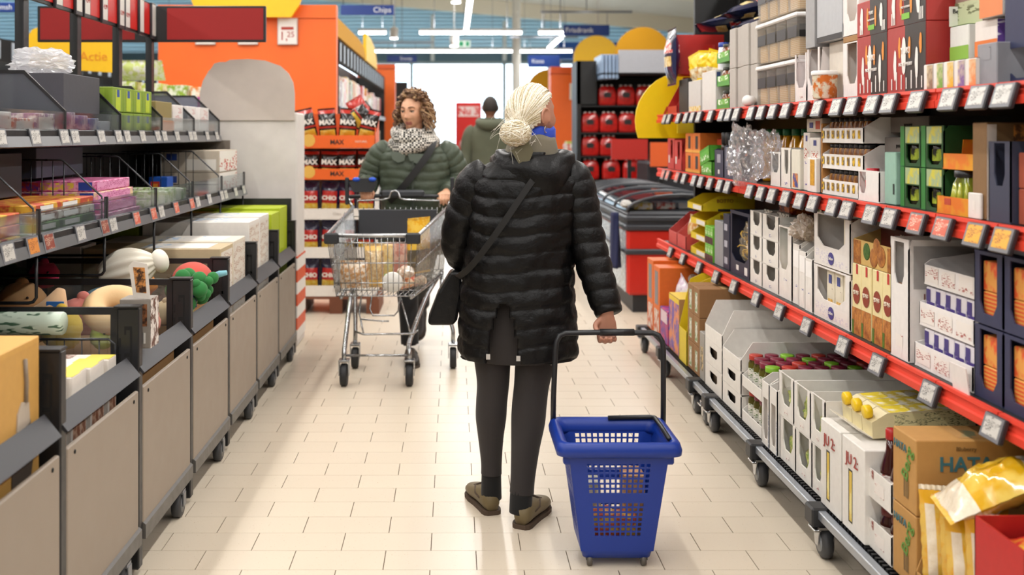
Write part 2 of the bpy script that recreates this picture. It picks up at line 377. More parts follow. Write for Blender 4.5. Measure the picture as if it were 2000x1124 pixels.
# ------------------------------------------------------------------ goods builders (s=+1: depth runs to +X, front looks to -X; s=-1 mirrored)
def face_quad(mb, face, W, D, H, s, u0, u1, v0, v1, m, lift=.0007):
    """thin print on a face; u,v are fractions of the face"""
    if face == 'f':
        x = -s*lift; ys = (u0*W, u1*W); zs = (v0*H, v1*H); q = [(x, ys[0], zs[0]), (x, ys[1], zs[0]), (x, ys[1], zs[1]), (x, ys[0], zs[1])]
    elif face == 'e':
        xs_ = (s*D*u0, s*D*u1); y = -lift; q = [(xs_[0], y, v0*H), (xs_[1], y, v0*H), (xs_[1], y, v1*H), (xs_[0], y, v1*H)]
    else:
        z_ = H+lift; q = [(s*D*v0, u0*W, z_), (s*D*v0, u1*W, z_), (s*D*v1, u1*W, z_), (s*D*v1, u0*W, z_)]
    mb.add(q, [(0, 1, 2, 3)], m)
def carton(name, label, loc, W, D, H, m, s=1, prints=(), tape=None, cat='box', group=None, rot=0.0, text=(), bev=.0025):
    t = thing(name, label, cat, loc, rot, group)
    MB().box(0, s*D, 0, W, 0, H, m, bev).build('carton_body', t)
    if prints:
        p = MB()
        for q_, (f, u0, u1, v0, v1, pm) in enumerate(prints): face_quad(p, f, W, D, H, s, u0, u1, v0, v1, pm, .0007+.0003*q_)
        p.build('print', t, kind='stuff' if len(prints) > 1 else None)
    if tape:
        k = MB(); face_quad(k, 't', W, D, H, s, 0, 1, .44, .56, tape, .001); k.build('tape', t)
    for (f, txt, size, u, v, tm) in text:
        if f == 'f': l, r = (-s*.003, u*W, v*H), (FACE_NX if s > 0 else FACE_PX)
        elif f == 'e': l, r = (s*D*u, -.0015, v*H), FACE_CAM
        else: l, r = (s*D*v, u*W, H+.0015), (0, 0, -pi/2 if s > 0 else pi/2)
        lettering(txt, size, tm, t, l, r)
    return t
def flat(v, t): return v
def tray(name, label, loc, W, D, H, m, s=1, lip=.06, slope=.4, inner=None, window=None, end_window=None, prints=(), text=(), cat='box', group=None, rot=0.0, back=None, front=True, mid=None, th=.004):
    """open shelf-ready carton: floor, back, two shaped sides, low or cut-out front"""
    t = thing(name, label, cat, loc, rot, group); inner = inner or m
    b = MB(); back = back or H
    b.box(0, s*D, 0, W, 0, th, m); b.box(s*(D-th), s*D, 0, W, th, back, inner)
    b.build('floor_flap' if False else 'tray_base', t)
    midp = mid or (slope*D, lip)
    prof = [(0, th), (0, lip), midp, (slope*D, H), (D-th, H), (D-th, th)] if mid else [(0, th), (0, lip), (slope*D, H), (D-th, H), (D-th, th)]
    prof = [(s*p, q) for p, q in prof]
    for y0 in (0, W-th):
        if end_window and y0 == 0:
            a0, a1, c0, c1 = end_window
            o = [(0, th), (s*(D-th), th), (s*(D-th), H), (0, H)]; i_ = [(s*D*a0, H*c0), (s*D*a1, H*c0), (s*D*a1, H*c1), (s*D*a0, H*c1)]
            MB().frame(o, i_, 'y', y0, y0+th, m).build('side_panel', t)
        else:
            MB().prism(prof, 'y', y0, y0+th, m).build('side_panel', t)
    if front:
        fp = MB()
        if window:
            a0, a1, c0, c1 = window[:4]
            hh = window[4] if len(window) > 4 else H
            rz, ry = min(.3*hh*(c1-c0), .03), .22*W*(a1-a0)
            n_ = [(W*a0, hh*c0+rz), (W*a0+ry, hh*c0), (W*a1-ry, hh*c0), (W*a1, hh*c0+rz), (W*a1, hh*c1), (W*a0, hh*c1)]
            fp.frame([(0, hh*c0+rz), (0, th), (W, th), (W, hh*c0+rz), (W, hh), (0, hh)], n_, 'x', 0, s*th, m)
        else: fp.box(0, s*th, 0, W, th, lip, m)
        fp.build('front_panel', t)
    if prints:
        p = MB()
        for q_, (f, u0, u1, v0, v1, pm) in enumerate(prints): face_quad(p, f, W, D, H, s, u0, u1, v0, v1, pm, .0007+.0003*q_)
        p.build('print', t, kind='stuff' if len(prints) > 1 else None)
    for (f, txt, size, u, v, tm) in text:
        if f == 'f': l, r = (-s*.003, u*W, v*H), (FACE_NX if s > 0 else FACE_PX)
        else: l, r = (s*D*u, -.0015, v*H), FACE_CAM
        lettering(txt, size, tm, t, l, r)
    return t
JARS = {}
def jar(label, loc, r=.033, h=.10, fill=None, lid=None, lab=None, group=None, cat='jar', name='glass_jar'):
    key = (r, h, fill, lid, lab, name)
    if key not in JARS:
        t = thing(name, label, cat, loc, 0, group)
        MB().lathe([(r*.94, 0), (r, .006), (r, h*.72), (r*.8, h*.83), (r*.8, h*.85)], (0, 0, 0), fill, 12).build('glass_body', t)
        MB().lathe([(r*.88, h*.84), (r*.9, h*.86), (r*.9, h*.99), (r*.85, h)], (0, 0, 0), lid, 12).build('lid', t)
        if lab: MB().lathe([(r*1.012, h*.18), (r*1.012, h*.6)], (0, 0, 0), lab, 12, cap=False).build('label', t)
        JARS[key] = (t, tree_of(t)); return t
    t0, k = JARS[key]
    return dup(t0, loc, 0, label, group, k)
def bottle(label, loc, prof, fill, cap, lab=None, cap_h=.03, lab_r=(.25, .55), group=None, seg=12, name='bottle', cat='bottle'):
    key = (name, tuple(prof), fill, cap, lab)
    if key not in JARS:
        t = thing(name, label, cat, loc, 0, group); h = prof[-1][1]; r0 = prof[-1][0]
        MB().lathe(prof, (0, 0, 0), fill, seg).build('bottle_body', t)
        MB().lathe([(r0*1.15, h-.004), (r0*1.2, h), (r0*1.2, h+cap_h*.9), (r0, h+cap_h)], (0, 0, 0), cap, seg).build('cap', t)
        if lab:
            rm = max(p[0] for p in prof)*1.015; MB().lathe([(rm, h*lab_r[0]), (rm, h*lab_r[1])], (0, 0, 0), lab, seg, cap=False).build('label', t)
        JARS[key] = (t, tree_of(t)); return t
    t0, k = JARS[key]
    return dup(t0, loc, 0, label, group, k)
def pillow(W, H, T, mats, pick, nx=14, nz=16, seed=0, crump=.012, flat_back=False):
    """sealed snack bag: front and back skins meeting at crimped ends; pick(u,v,side)->material index"""
    mb = MB(); grid = []
    for side in (-1, 1):
        g = []
        for j in range(nz+1):
            v = j/nz; row = []
            for i in range(nx+1):
                u = i/nx
                prof = (max(0, sin(pi*min(1, max(0, (v-.05)/.9))))**.55)*(max(0, sin(pi*u))**.5)
                n_ = mnoise.noise(Vector((u*5+seed*3.1, v*6, side*2+seed)))+.5*mnoise.noise(Vector((u*13+seed, v*15, side*5)))
                d = prof*T/2*(0.25 if (flat_back and side > 0) else 1)+n_*crump*prof
                pinch = 1-.06*prof+ (.02*sin(v*40) if (u in (0, 1)) else 0)
                row.append((W*(u-.5)*pinch, side*max(d, .0006), H*v+ .006*mnoise.noise(Vector((u*4, seed, v)))*(1 if v in (0, 1) else 0)))
            g.append(row)
        grid.append(g)
    for k, g in enumerate(grid):
        vs = [p for r in g for p in r]
        byM = {}
        for j in range(nz):
            for i in range(nx):
                a = j*(nx+1)+i; byM.setdefault(pick((i+.5)/nx, (j+.5)/nz, k), []).append((a, a+1, a+nx+2, a+nx+1))
        o = len(mb.v); mb.v.extend(vs)
        for mm, fs in byM.items():
            kk = mb.mid(mats[mm])
            for f in fs: mb.f.append([q+o for q in f]); mb.mi.append(kk); mb.sm.append(True)
    return mb
BAGS = {}
def bag(label, loc, W, H, T, mats, pick, key, rot=(0, 0, 0), group=None, seed=0, crump=.010, name='snack_bag', cat='bag', seal=None):
    k = (key, seed)
    if k not in BAGS:
        mb = pillow(W, H, T, mats, pick, seed=seed, crump=crump)
        sl_ = MB(); sm = seal or mats[0]
        for v in (0, 1):
            z0 = 0 if v == 0 else H+.012
            pts = [(-W/2+W*i/24, .002*(1 if i % 2 else -1), z0) for i in range(25)]; pts2 = [(x, y, z_+.013) for x, y, z_ in pts]
            sl_.add(pts+pts2, [(i, i+1, 26+i, 25+i) for i in range(24)], sm)
        mb.v = [(x, y, z+.012) for x, y, z in mb.v]
        BAGS[k] = (mb.mesh(name), sl_.mesh('seal'))
    me, se = BAGS[k]
    o = link(name, me, None, loc, rot, label, cat, group); link('seal', se, o, kind='stuff')
    return o
def stripe_pick(*cuts):
    """cuts: list of (v_limit, mat) bottom to top"""
    def p(u, v, side):
        for lim, mm in cuts:
            if v < lim: return mm
        return cuts[-1][1]
    return p
def packets(label, loc, n, w_, d, h, mats, s=1, group=None, name='packet', cat='packet', gap=.002, jitter=.0, prints=None):
    """a row of small cartons standing side by side along Y, each a thing"""
    me = {}
    for i in range(n):
        m = mats[i % len(mats)]
        if m not in me:
            b = MB().box(0, s*d, 0, w_-gap, 0, h, m, .0015)
            if prints:
                for q_, (f, u0, u1, v0, v1, pm) in enumerate(prints): face_quad(b, f, w_-gap, d, h, s, u0, u1, v0, v1, pm, .0007+.0003*q_)
            me[m] = b.mesh(name)
        link(name, me[m], None, (loc[0]+s*random.uniform(0, jitter), loc[1]+i*w_, loc[2]), (0, 0, 0), label if isinstance(label, str) else label(i), cat, group)
def crumple(name, label, loc, rx, ry, rz, m, cat='wrap', seed=1, amp=.25, seg=40, rings=24, group=None, rot=(0, 0, 0), mb_only=False):
    mb = MB(); mb.ball((0, 0, 0), 1, m, seg, rings, smooth=False)
    out = []
    for (x, y, z_) in mb.v:
        p = Vector((x, y, z_)); n_ = mnoise.noise(p*1.8+Vector((seed, 0, 0)))*.6+abs(mnoise.noise(p*4.3+Vector((0, seed, 0))))*.8+.3*mnoise.noise(p*9+Vector((0, 0, seed)))
        k = 1+amp*(n_-.35); out.append((x*rx*k, y*ry*k, max(z_*rz*k, -rz*.9)))
    mb.v = out
    return mb if mb_only else mb.build(name, None, loc, rot, label, cat, group)
# ------------------------------------------------------------------ toy and household shelf unit (aisle side looks to +X)
PY = [1.98, 2.63, 3.28, 3.92, 4.57, 5.22, 5.87, 6.5]
PANEL = M('#948779', .5, 'metal', scale=.4); RAILG = M('#5c5955', .42, 'metal'); LEDGE = M('#3a3a3e', .4, metal=.3); POSTM = M('#1d1e21', .4, 'metal')
SLOT = M('#0b0b0c', .8); ACRYL = M('#eef2f4', .05, 'film', alpha=.03); ACRYLG = M('#b9bdc2', .10, 'film', alpha=.16); SILVER = M('#77787b', .35, metal=.5)
SCREEN = M('#c9c6c0', .35, 'print', '#4a4744', scale=6); SCREENR = M('#d0604a', .35, 'print', '#f0d9c4', scale=6); SCREENB = M('#8c4134', .35, 'print', '#d9b8a0', scale=6); SCREENO = M('#d98a3c', .35, 'print', '#7c3620', scale=6); SCREENY = M('#e0a52e', .35, 'print', '#8f3a1e', scale=6)
TAGF = M('#2b2c30', .4); TAGB = M('#74757a', .4)
unit = thing('toy_shelf_unit', 'long dark grey shop shelf unit with panelled bins, acrylic dividers and red header', 'shelf', (-1.0, 1.7, 0))
UO = Vector((-1.0, 1.7, 0))
def U(mb, name, parent=None, kind=None):
    """build a part given in world metres under the unit"""
    mb.v = [(x-UO.x, y-UO.y, z) for x, y, z in mb.v]
    return mb.build(name, parent or unit, kind=kind)
post_mb = MB(); post_mb.box(-.07, 0, -.02, .02, .02, .855, POSTM, .004)
for z in (.80, .62, .44): pass
for (a, c, d, e) in ((-.047, -.022, .785, .797), (-.029, -.022, .66, .79), (-.047, -.041, .77, .797), (-.047, -.022, .700, .712), (-.042, -.03, .62, .66)):
    post_mb.box(a, c, -.0206, -.02, d, e, SLOT)  # black plates set proud, painting in the dark of recessed hook slots
for z in (.76, .71, .66, .61): post_mb.box(-.064, -.058, -.0206, -.02, z-.03, z, SLOT)
post_mb.box(-.08, -.0, -.024, .024, .855, .861, POSTM)
post_me = post_mb.mesh('post')
for y in PY: link('post', post_me, unit, (0, y-UO.y, 0))
tag_mb = MB(); tag_mb.box(0, .014, -.047, .047, 0, .066, TAGF, .003); tag_mb.box(.0138, .0152, -.045, .045, .002, .064, TAGB); 
def tag_mesh(scr):
    b = MB(); b.v = list(tag_mb.v); b.f = [list(f) for f in tag_mb.f]; b.mi = list(tag_mb.mi); b.ms = list(tag_mb.ms); b.sm = list(tag_mb.sm)
    b.box(.0150, .0158, -.036, .036, .011, .059, scr); return b.mesh('price_tag')
TAGS = {k: tag_mesh(v) for k, v in dict(w=SCREEN, r=SCREENR, b=SCREENB, o=SCREENO, y=SCREENY).items()}
wheel_mb = MB(); wheel_mb.lathe([(.012, -.016), (.042, -.016), (.048, -.010), (.048, .010), (.042, .016), (.012, .016)], (0, 0, .048), M('#3a3b3d', .5), 20, axis='x'); wheel_mb.lathe([(.03, .0165), (.03, .017)], (0, 0, .048), M('#77797c', .4, 'metal'), 16, axis='x')
wheel_me = wheel_mb.mesh('wheel'); fork_me = MB().box(-.022, .022, -.02, .02, .088, .10, STEEL).box(-.024, -.02, -.015, .02, .04, .09, STEEL).box(.02, .024, -.015, .02, .04, .09, STEEL).mesh('caster')
for i in range(len(PY)-1):
    a, b_ = PY[i]+.02, PY[i+1]-.02
    fp = U(MB().box(-1.012, -.998, a, b_-.012, .155, .595, PANEL, .003), 'front_panel')
    for y in (a+.05, b_-.06):
        U(MB().lathe([(.006, 0), (.006, .002), (.003, .003)], (-.998, y, .572), SLOT, 8, axis='x'), 'screw', fp)
    U(MB().prism([(-1.02, .104), (-.99, .104), (-.99, .15), (-1.0, .158), (-1.02, .158)], 'y', a, b_, RAILG), 'base_rail')
    U(MB().prism([(-1.035, .70), (-1.03, .703), (-.985, .648), (-.992, .643)], 'y', a-.03, b_-.03, LEDGE), 'tray_ledge')
    U(MB().box(-1.9, -1.03, a, b_, .50, .515, DGREY).box(-1.9, -1.02, a-.02, b_+.02, .09, .115, DGREY), 'bin_floor')
    c = link('caster', fork_me, unit, (-.012, b_-.13-UO.y, 0)); link('wheel', wheel_me, c)
for i, y in enumerate(PY):
    dv = U(MB().frame([(-1.07, .50), (-1.07, .855), (-1.9, .855), (-1.9, .50)], [(-1.095, .53), (-1.095, .832), (-1.88, .832), (-1.88, .53)], 'y', y-.008, y+.008, POSTM), 'bin_divider')
    U(MB().box(-1.88, -1.095, y-.002, y+.002, .53, .832, ACRYL), 'pane', dv)
    U(MB().tube([(-1.335, y, 1.04), (-1.335, y, .885), (-1.345, y, .872), (-1.36, y, .868), (-1.9, y, .868)], .0055, DGREY, 6), 'wire_frame', dv)
# shelves with price rails
def left_shelf(x, z, y0, y1, tags, names='shelf'):
    sh = U(MB().box(-1.9, x-.02, y0, y1, z-.035, z-.015, DGREY), 'shelf')
    U(MB().prism([(x-.02, z-.035), (x-.004, z-.04), (x-.004, z+.012), (x-.02, z+.018)], 'y', y0, y1, POSTM), 'shelf_edge', sh)
    U(MB().prism([(x-.004, z-.048), (x+.012, z-.044), (x+.002, z-.008), (x-.004, z-.008)], 'y', y0, y1, SILVER), 'price_rail', sh)
    for (y, k) in tags:
        link('price_tag', TAGS[k], sh, (x-.002-UO.x, y-UO.y, z-.048), (0, -radians(12), 0))
    return sh
YE = 6.52
sh1 = left_shelf(-1.32, 1.07, 1.7, YE, [(3.03, 'w'), (3.21, 'o'), (3.335, 'b'), (3.62, 'w'), (3.87, 'b'), (3.965, 'w'), (4.26, 'r'), (4.50, 'r'), (4.62, 'w'), (4.87, 'r'), (5.16, 'r'), (5.28, 'w'), (5.53, 'w'), (5.83, 'w'), (5.93, 'w'), (6.2, 'w'), (6.44, 'w')])
sh2 = left_shelf(-1.48, 1.41, 1.7, YE, [(3.34, 'w'), (3.62, 'w'), (3.89, 'w'), (4.0, 'w'), (4.30, 'w'), (4.52, 'w'), (4.64, 'w'), (4.87, 'w'), (5.12, 'w'), (5.24, 'w'), (5.48, 'w'), (5.76, 'w'), (5.85, 'w'), (6.15, 'w'), (6.40, 'w')])
WIRE = M('#3a3b3e', .3, 'metal', metal=.5); WIREC = M('#9a9ca0', .25, 'metal', metal=.8)
for i, y in enumerate([2.63]+PY[2:]):
    if y < 6.2:
        g = MB(); X0, X1 = -1.345, -1.49
        g.tube([(-1.9, y, 1.31), (X1-.01, y, 1.31), (X1, y, 1.305), (X0, y, 1.17), (X0, y, 1.07)], .0038, WIRE, 6)
        x = X1-.0
        while x > -1.9: g.tube([(x, y, 1.07), (x, y, 1.31)], .0022, WIRE, 4); x -= .042
        g.tube([(-1.9, y, 1.12), (X0, y, 1.12)], .0022, WIRE, 4)
        wd = U(g, 'wire_divider', sh1, 'stuff')
    if i < len(PY)-1:
        a, b_ = y+.01, ([2.63]+PY[2:])[i+1]-.01 if i+1 < len([2.63]+PY[2:]) else None
        if b_:
            U(MB().box(-1.327, -1.324, a, b_, 1.085, 1.165, ACRYL), 'acrylic_front', sh1)
            U(MB().box(-1.487, -1.484, a, b_, 1.425, 1.495, ACRYL), 'acrylic_front', sh2)
    U(MB().box(-1.334, -1.322, y-.006, y+.006, 1.07, 1.17, POSTM), 'clip', sh1)
    # acrylic end divider with sloping dark frame on the upper shelf
    o = [(-1.482, 1.40), (-1.482, 1.50), (-1.64, 1.655), (-1.9, 1.655), (-1.9, 1.40)]; n_ = [(-1.492, 1.405), (-1.492, 1.496), (-1.645, 1.643), (-1.89, 1.643), (-1.89, 1.405)]
    dv = U(MB().frame(o, n_, 'y', y-.006, y+.006, BLACK), 'shelf_divider', sh2)
    U(MB().prism([(p[0], p[1]) for p in n_], 'y', y-.0015, y+.0015, ACRYLG), 'pane', dv)
# back wall, poles, header
U(MB().box(-1.93, -1.90, 1.7, YE, .12, 1.42, M('#3b3c3f', .5, 'metal')), 'back_panel')
for y in PY[1:]: U(MB().box(-1.945, -1.905, y-.03, y+.03, .1, 2.1, POSTM, .003), 'pole')
hd = U(MB().box(-1.925, -1.905, 2.2, YE, 2.02, 2.235, BLACK), 'header')
for k in range(7):
    y = 2.2+k*.617; U(MB().box(-1.906, -1.902, y+.01, y+.607, 2.035, 2.225, M('#c9231c', .4)), 'red_strip', hd)
for k, (y, tx) in enumerate(((4.55, '3,49'), (4.91, ''), (5.17, '3,99'), (5.285, '4,99'), (5.555, '4,99'), (5.837, '5,99'), (5.94, '8,99'), (6.21, ''), (6.46, ''))):
    cd = U(MB().box(-1.902, -1.886, y-.045, y+.045, 2.01, 2.235, TAGF, .003).box(-1.887, -1.8855, y-.036, y+.036, 2.03, 2.225, M('#d9d5cf', .4)), 'price_card', hd)
    if tx: lettering(tx, .035, M('#b02418', .5), cd, (-1.885-UO.x, y-UO.y, 2.10), FACE_PX)
es = U(MB().box(-2.64, -1.19, 6.50, 6.53, 1.995, 2.225, BLACK, .004), 'header')
U(MB().box(-2.62, -2.02, 6.497, 6.50, 2.01, 2.21, M('#8e0d0a', .7)).box(-1.815, -1.205, 6.497, 6.50, 2.01, 2.21, M('#8e0d0a', .7)), 'red_panel', es)
U(MB().box(-1.93, -1.03, 6.50, 6.53, .1, 1.0, POSTM), 'end_panel'); U(MB().box(-1.90, -1.42, 6.505, 6.525, 1.06, 1.37, M('#6e645a', .7, 'card')), 'end_panel')

# ---- goods on the upper shelf
def bay(i): return PY[i]+.02, PY[i+1]-.02
pr = lambda a, b_, sc=1.0: M(a, .45, 'print', b_, scale=sc*2.2)
GREEN = M('#7f9a2a', .5, 'card'); LIME = M('#b6c92a', .5, 'card')
zU, zL, zB = 1.396, 1.056, .516
# toy trays in the near bay
for k in range(6):
    y = (2.67, 2.86, 3.05, 3.32, 3.51, 3.70)[k]
    cols = ('#c8433c', '#e3d8d0', '#b8352f', '#e6e0da', '#c0392b', '#7d4a8c')
    carton('toy_pack', f'red and white toy pack on the upper toy shelf, {ORD[k]} counting towards the plastic wrap', (-1.505, y, zU), .17, .30, .07+.02*(k % 2), M(cols[k], .3, 'patch', '#efe9e2', scale=1.4), -1, prints=[('f', .1, .9, .15, .85, pr('#d9cfc9', '#8a5a50'))], cat='toy', group='toy packs on the upper shelf')
for k, (y, c) in enumerate(((3.97, '#5c4a7a'), (4.11, '#2f5f9a'), (4.24, '#3a69a8'), (4.38, '#c7c9cc'))):
    carton('toy_pack', ['purple', 'blue', 'bright blue', 'clear grey'][k]+' toy pack behind the clear front of the upper toy shelf', (-1.505, y, zU), .11, .3, .10-.01*k, M(c, .3, 'patch', '#c9c4c8'), -1, cat='toy', group='toy packs on the upper shelf')
for r in range(2):
    for k in range(4):
        y = 4.60+k*.15
        carton('green_box', f'olive green carton with lime label, {["lower", "upper"][r]} layer, {ORD[k]} from the plastic wrap', (-1.53-.0*r, y, zU+r*.115), .145, .30, .112, GREEN, -1,
               prints=[('f', .3, .75, .05, .9, LIME), ('f', .4, .66, .6, .9, M('#2d4f96', .5)), ('e', .12, .5, .12, .9, M('#8aa534', .5, 'card'))], group='green cartons on the upper toy shelf')
carton('grey_box', 'grey cardboard case under the crumpled plastic wrap on the toy shelf', (-1.56, 4.10, zU+.1), .42, .30, .16, M('#45444a', .7, 'card'), -1)
crumple('plastic_wrap', 'crumpled clear plastic wrap lying on top of the toy shelf', (-1.76, 4.38, 1.715), .135, .19, .06, M('#f1f1f3', .12, 'film', alpha=.55, bump=25), seed=3, amp=.5)
carton('brown_box', 'olive brown carton behind the acrylic divider on the upper toy shelf', (-1.53, 5.27, zU), .30, .3, .185, M('#8c7d4a', .6, 'card'), -1, prints=[('e', .1, .8, .2, .9, pr('#9a8b58', '#6e5f34'))])
carton('orange_box', 'orange printed carton low on the upper toy shelf', (-1.505, 5.25, zU), .28, .02, .085, M('#e0782a', .5, 'card'), -1)
for k, y in enumerate((5.60, 5.90, 6.18)):
    carton('white_box', f'white carton with red print on the upper toy shelf, {ORD[k]} from the olive one', (-1.53, y, zU), .20+.03*(k == 2), .28, .175, M('#e5dfdb', .6, 'card'), -1, prints=[('f', .15, .85, .1, .9, pr('#e8e1dd', '#b8403a', 1.2)), ('e', .1, .9, .1, .9, pr('#cfc7c0', '#a86a60'))], group='white and red cartons at the far end')
# ---- lower shelf
for k in range(3):
    carton('game_box', f'flat yellow and red game box, {["lowest", "middle", "topmost"][k]} of the pile on the lower toy shelf', (-1.36-.01*k, 2.70+.02*k, zL+k*.035), .52, .34, .034, M(('#b8352c', '#d9822e', '#d8b23a')[k], .4, 'patch', ('#e6c04a', '#b03a2a', '#c9542f')[k]), -1, cat='toy')
for k in range(4):
    carton('game_box', f'flat green toy box with white stripes, {TIER[4][k]} of its pile on the lower toy shelf', (-1.35-.008*k, 3.32+.01*k, zL+k*.03), .56, .36, .029, M(('#3f6a3a', '#55803f', '#6a3b2c', '#d8a53a')[k], .4, 'patch', ('#d9d6cf', '#2d4a2e', '#c9c4b9', '#b8482e')[k]), -1, cat='toy', prints=[('f', .1, .3, .2, .8, WHITE), ('f', .45, .7, .2, .8, WHITE)])
PINKS = ('#d65f9a', '#c84a86', '#e08ab2', '#b83a78')
for k in range(4):
    carton('craft_box', f'pink toy craft box with picture print, {TIER[4][k]} of the pink pile', (-1.37-.012*k, 3.98+.02*k, zL+k*.042), .50-.03*k, .36, .041, M(PINKS[k], .35, 'patch', ('#e9c7d6', '#8c3f8c', '#f0d2a0', '#e8a0c0')[k], scale=1.3), -1, cat='toy',
           prints=[('e', .05, .2, .1, .9, M('#2f4aa0', .4)), ('e', .25, .62, .15, .85, M('#e58aa8', .4, 'patch', '#e9c84a', scale=2.5)), ('e', .64, .95, .1, .9, M('#c03a3a', .4, 'patch', '#6a3a8c', scale=2)), ('f', .0, .9, .1, .9, pr('#e39ac0', '#b03070', 2))])
for k in range(6):
    carton('small_pack', f'small green and white pack behind clear acrylic, {ORD[k]} from the pink pile', (-1.35, 4.62+k*.095, zL), .088, .2, .095-.006*(k % 3), M(('#8fae5c', '#cfd3bc', '#6e8f45')[k % 3], .4, 'patch', '#e2e0d2', scale=2), -1, group='green packs on the lower toy shelf')
carton('blue_box', 'small blue box with a red mark deep on the lower toy shelf', (-1.55, 5.55, zL), .12, .1, .12, M('#1f55b0', .4), -1, prints=[('e', .4, .9, .2, .8, M('#b8322a', .4)), ('e', .5, .8, .4, .7, M('#d98a2a', .4))])
for r in range(2):
    carton('white_box', f'{["lower", "upper"][r]} brown and white carton stacked at the far end of the lower toy shelf', (-1.36, 5.95, zL+r*.13), .5, .34, .128, M('#b6aa98', .7, 'card'), -1,
           prints=[('f', .02, .98, .03, .97, M('#e6e0da', .5, 'print', '#c04a40')), ('e', .05, .55, .1, .6, M('#d9d3c8', .6)), ('e', .72, .9, .55, .85, M('#24408c', .5))], text=[])
carton('dark_case', 'dark folded display case deep between the toy shelves', (-1.6, 3.3, zL+.125), .5, .28, .16, M('#2a2b33', .5), -1)
carton('dark_case', 'dark blue panel case deep behind the wire dividers', (-1.62, 3.98, zL+.18), .5, .26, .12, M('#3d4356', .5), -1)
# ---- bins
t = carton('appliance_box', 'large tan cardboard box with a vacuum cleaner picture standing in the first bin', (-1.045, 2.02, zB), .565, .5, .385, M('#cf9f52', .6, 'card'), -1,
           prints=[('f', .40, .98, .04, .96, M('#c99a50', .6, 'card')), ('e', .2, .3, .25, .7, M('#e9ddc8', .5)), ('t', .3, .42, .3, .6, M('#e9e0cf', .6))])
vc = MB(); vc.prism([(.40, .03), (.50, .02), (.525, .10), (.505, .19), (.47, .20), (.43, .17), (.40, .10)], 'x', .001, .003, M('#5a5048', .4)); vc.prism([(.425, .17), (.50, .185), (.495, .235), (.455, .245), (.43, .22)], 'x', .001, .004, M('#b5a898', .35)); vc.tube([(.004, .475, .24), (.004, .478, .29), (.004, .47, .345)], .006, M('#8a7c6c', .4), 6); vc.box(.001, .0045, .41, .51, .165, .178, M('#8c8074', .4))
vc.build('picture', t)
lettering('NIVI', .035, M('#8a7350', .5), t, (-.12, -.0015, .16), FACE_CAM)
for k in range(7):
    carton('soap_box', f'slim white carton with brown print in the bin, {ORD[k]} from the tan box', (-1.05-.012*(k % 2), 2.67+k*.075, zB+.0), .072, .30, .23-.004*k, M('#e4ddd4', .5, 'card'), -1,
           prints=[('f', .1, .9, .1, .5, M('#8c5a44', .4, 'patch', '#caa58c', scale=2.4)), ('t', .05, .95, .0, .25, M('#e3cf55', .5)), ('t', .1, .9, .4, .9, M('#7a4636', .5, 'patch', '#c4b0a4', scale=3))], group='slim white cartons in the bin')
MB().lathe([(.035, 0), (.036, .004), (.036, .20), (.034, .204)], (0, 0, 0), M('#b9c7b6', .45, 'print', '#3c5a44'), 18, axis='x').build('paper_roll', None, (-1.42, 3.2, .83-.012), (0, 0, 0), 'pale green paper roll resting on the white cartons in the bin', 'roll')
bk = MB()
for y in (2.66, 3.24):
    bk.tube([(-1.07, y, .52), (-1.07, y, .745), (-1.09, y, .76), (-1.55, y, .76), (-1.57, y, .745), (-1.57, y, .52)], .004, WIRE, 6)
    for q in range(8): bk.tube([(-1.12-q*.055, y, .52), (-1.12-q*.055, y, .76)], .0022, WIRE, 4)
for z in (.58, .64, .70): bk.tube([(-1.57, 2.66, z), (-1.57, 3.24, z)], .0022, WIRE, 4)
for q in range(10): bk.tube([(-1.57, 2.68+q*.06, .52), (-1.57, 2.68+q*.06, .76)], .0022, WIRE, 4)
bk.build('wire_basket', None, (0, 0, 0), (0, 0, 0), 'dark wire basket holding slim white cartons in the bin', 'basket', kind='thing')
# ---- plush toys and cartons in the bins
def plush(name, label, loc, mb, rot=(0, 0, 0), parts=()):
    t = mb.build(name, None, loc, rot, label, 'plush toy', 'plush toys in the bins')
    for nm_, p in parts: p.build(nm_, t)
    return t
PL = lambda c, c2=None: M(c, .95, 'fabric', scale=.7)
carton('brown_tray', 'shallow brown cardboard case under the plush toys by the acrylic divider', (-1.06, 3.32, zB), .57, .80, .13, KRAFT, -1); carton('brown_tray', 'second brown cardboard case under the plush broccoli', (-1.06, 3.96, zB), .57, .80, .15, KRAFT, -1)
zp = .70
eye = lambda p, s=.006: MB().ball(p, s, M('#1a1512', .3), 8, 6)
d = MB(); d.tube([(.07*cos(a), .07*sin(a), 0) for a in [2*pi*k/24 for k in range(24)]], .042, PL('#dcb98a'), 16, closed=True); plush('plush_donut', 'cream ring shaped plush toy lying against the bin divider', (-1.17, 3.55, .80), d, (.5, .25, 0))
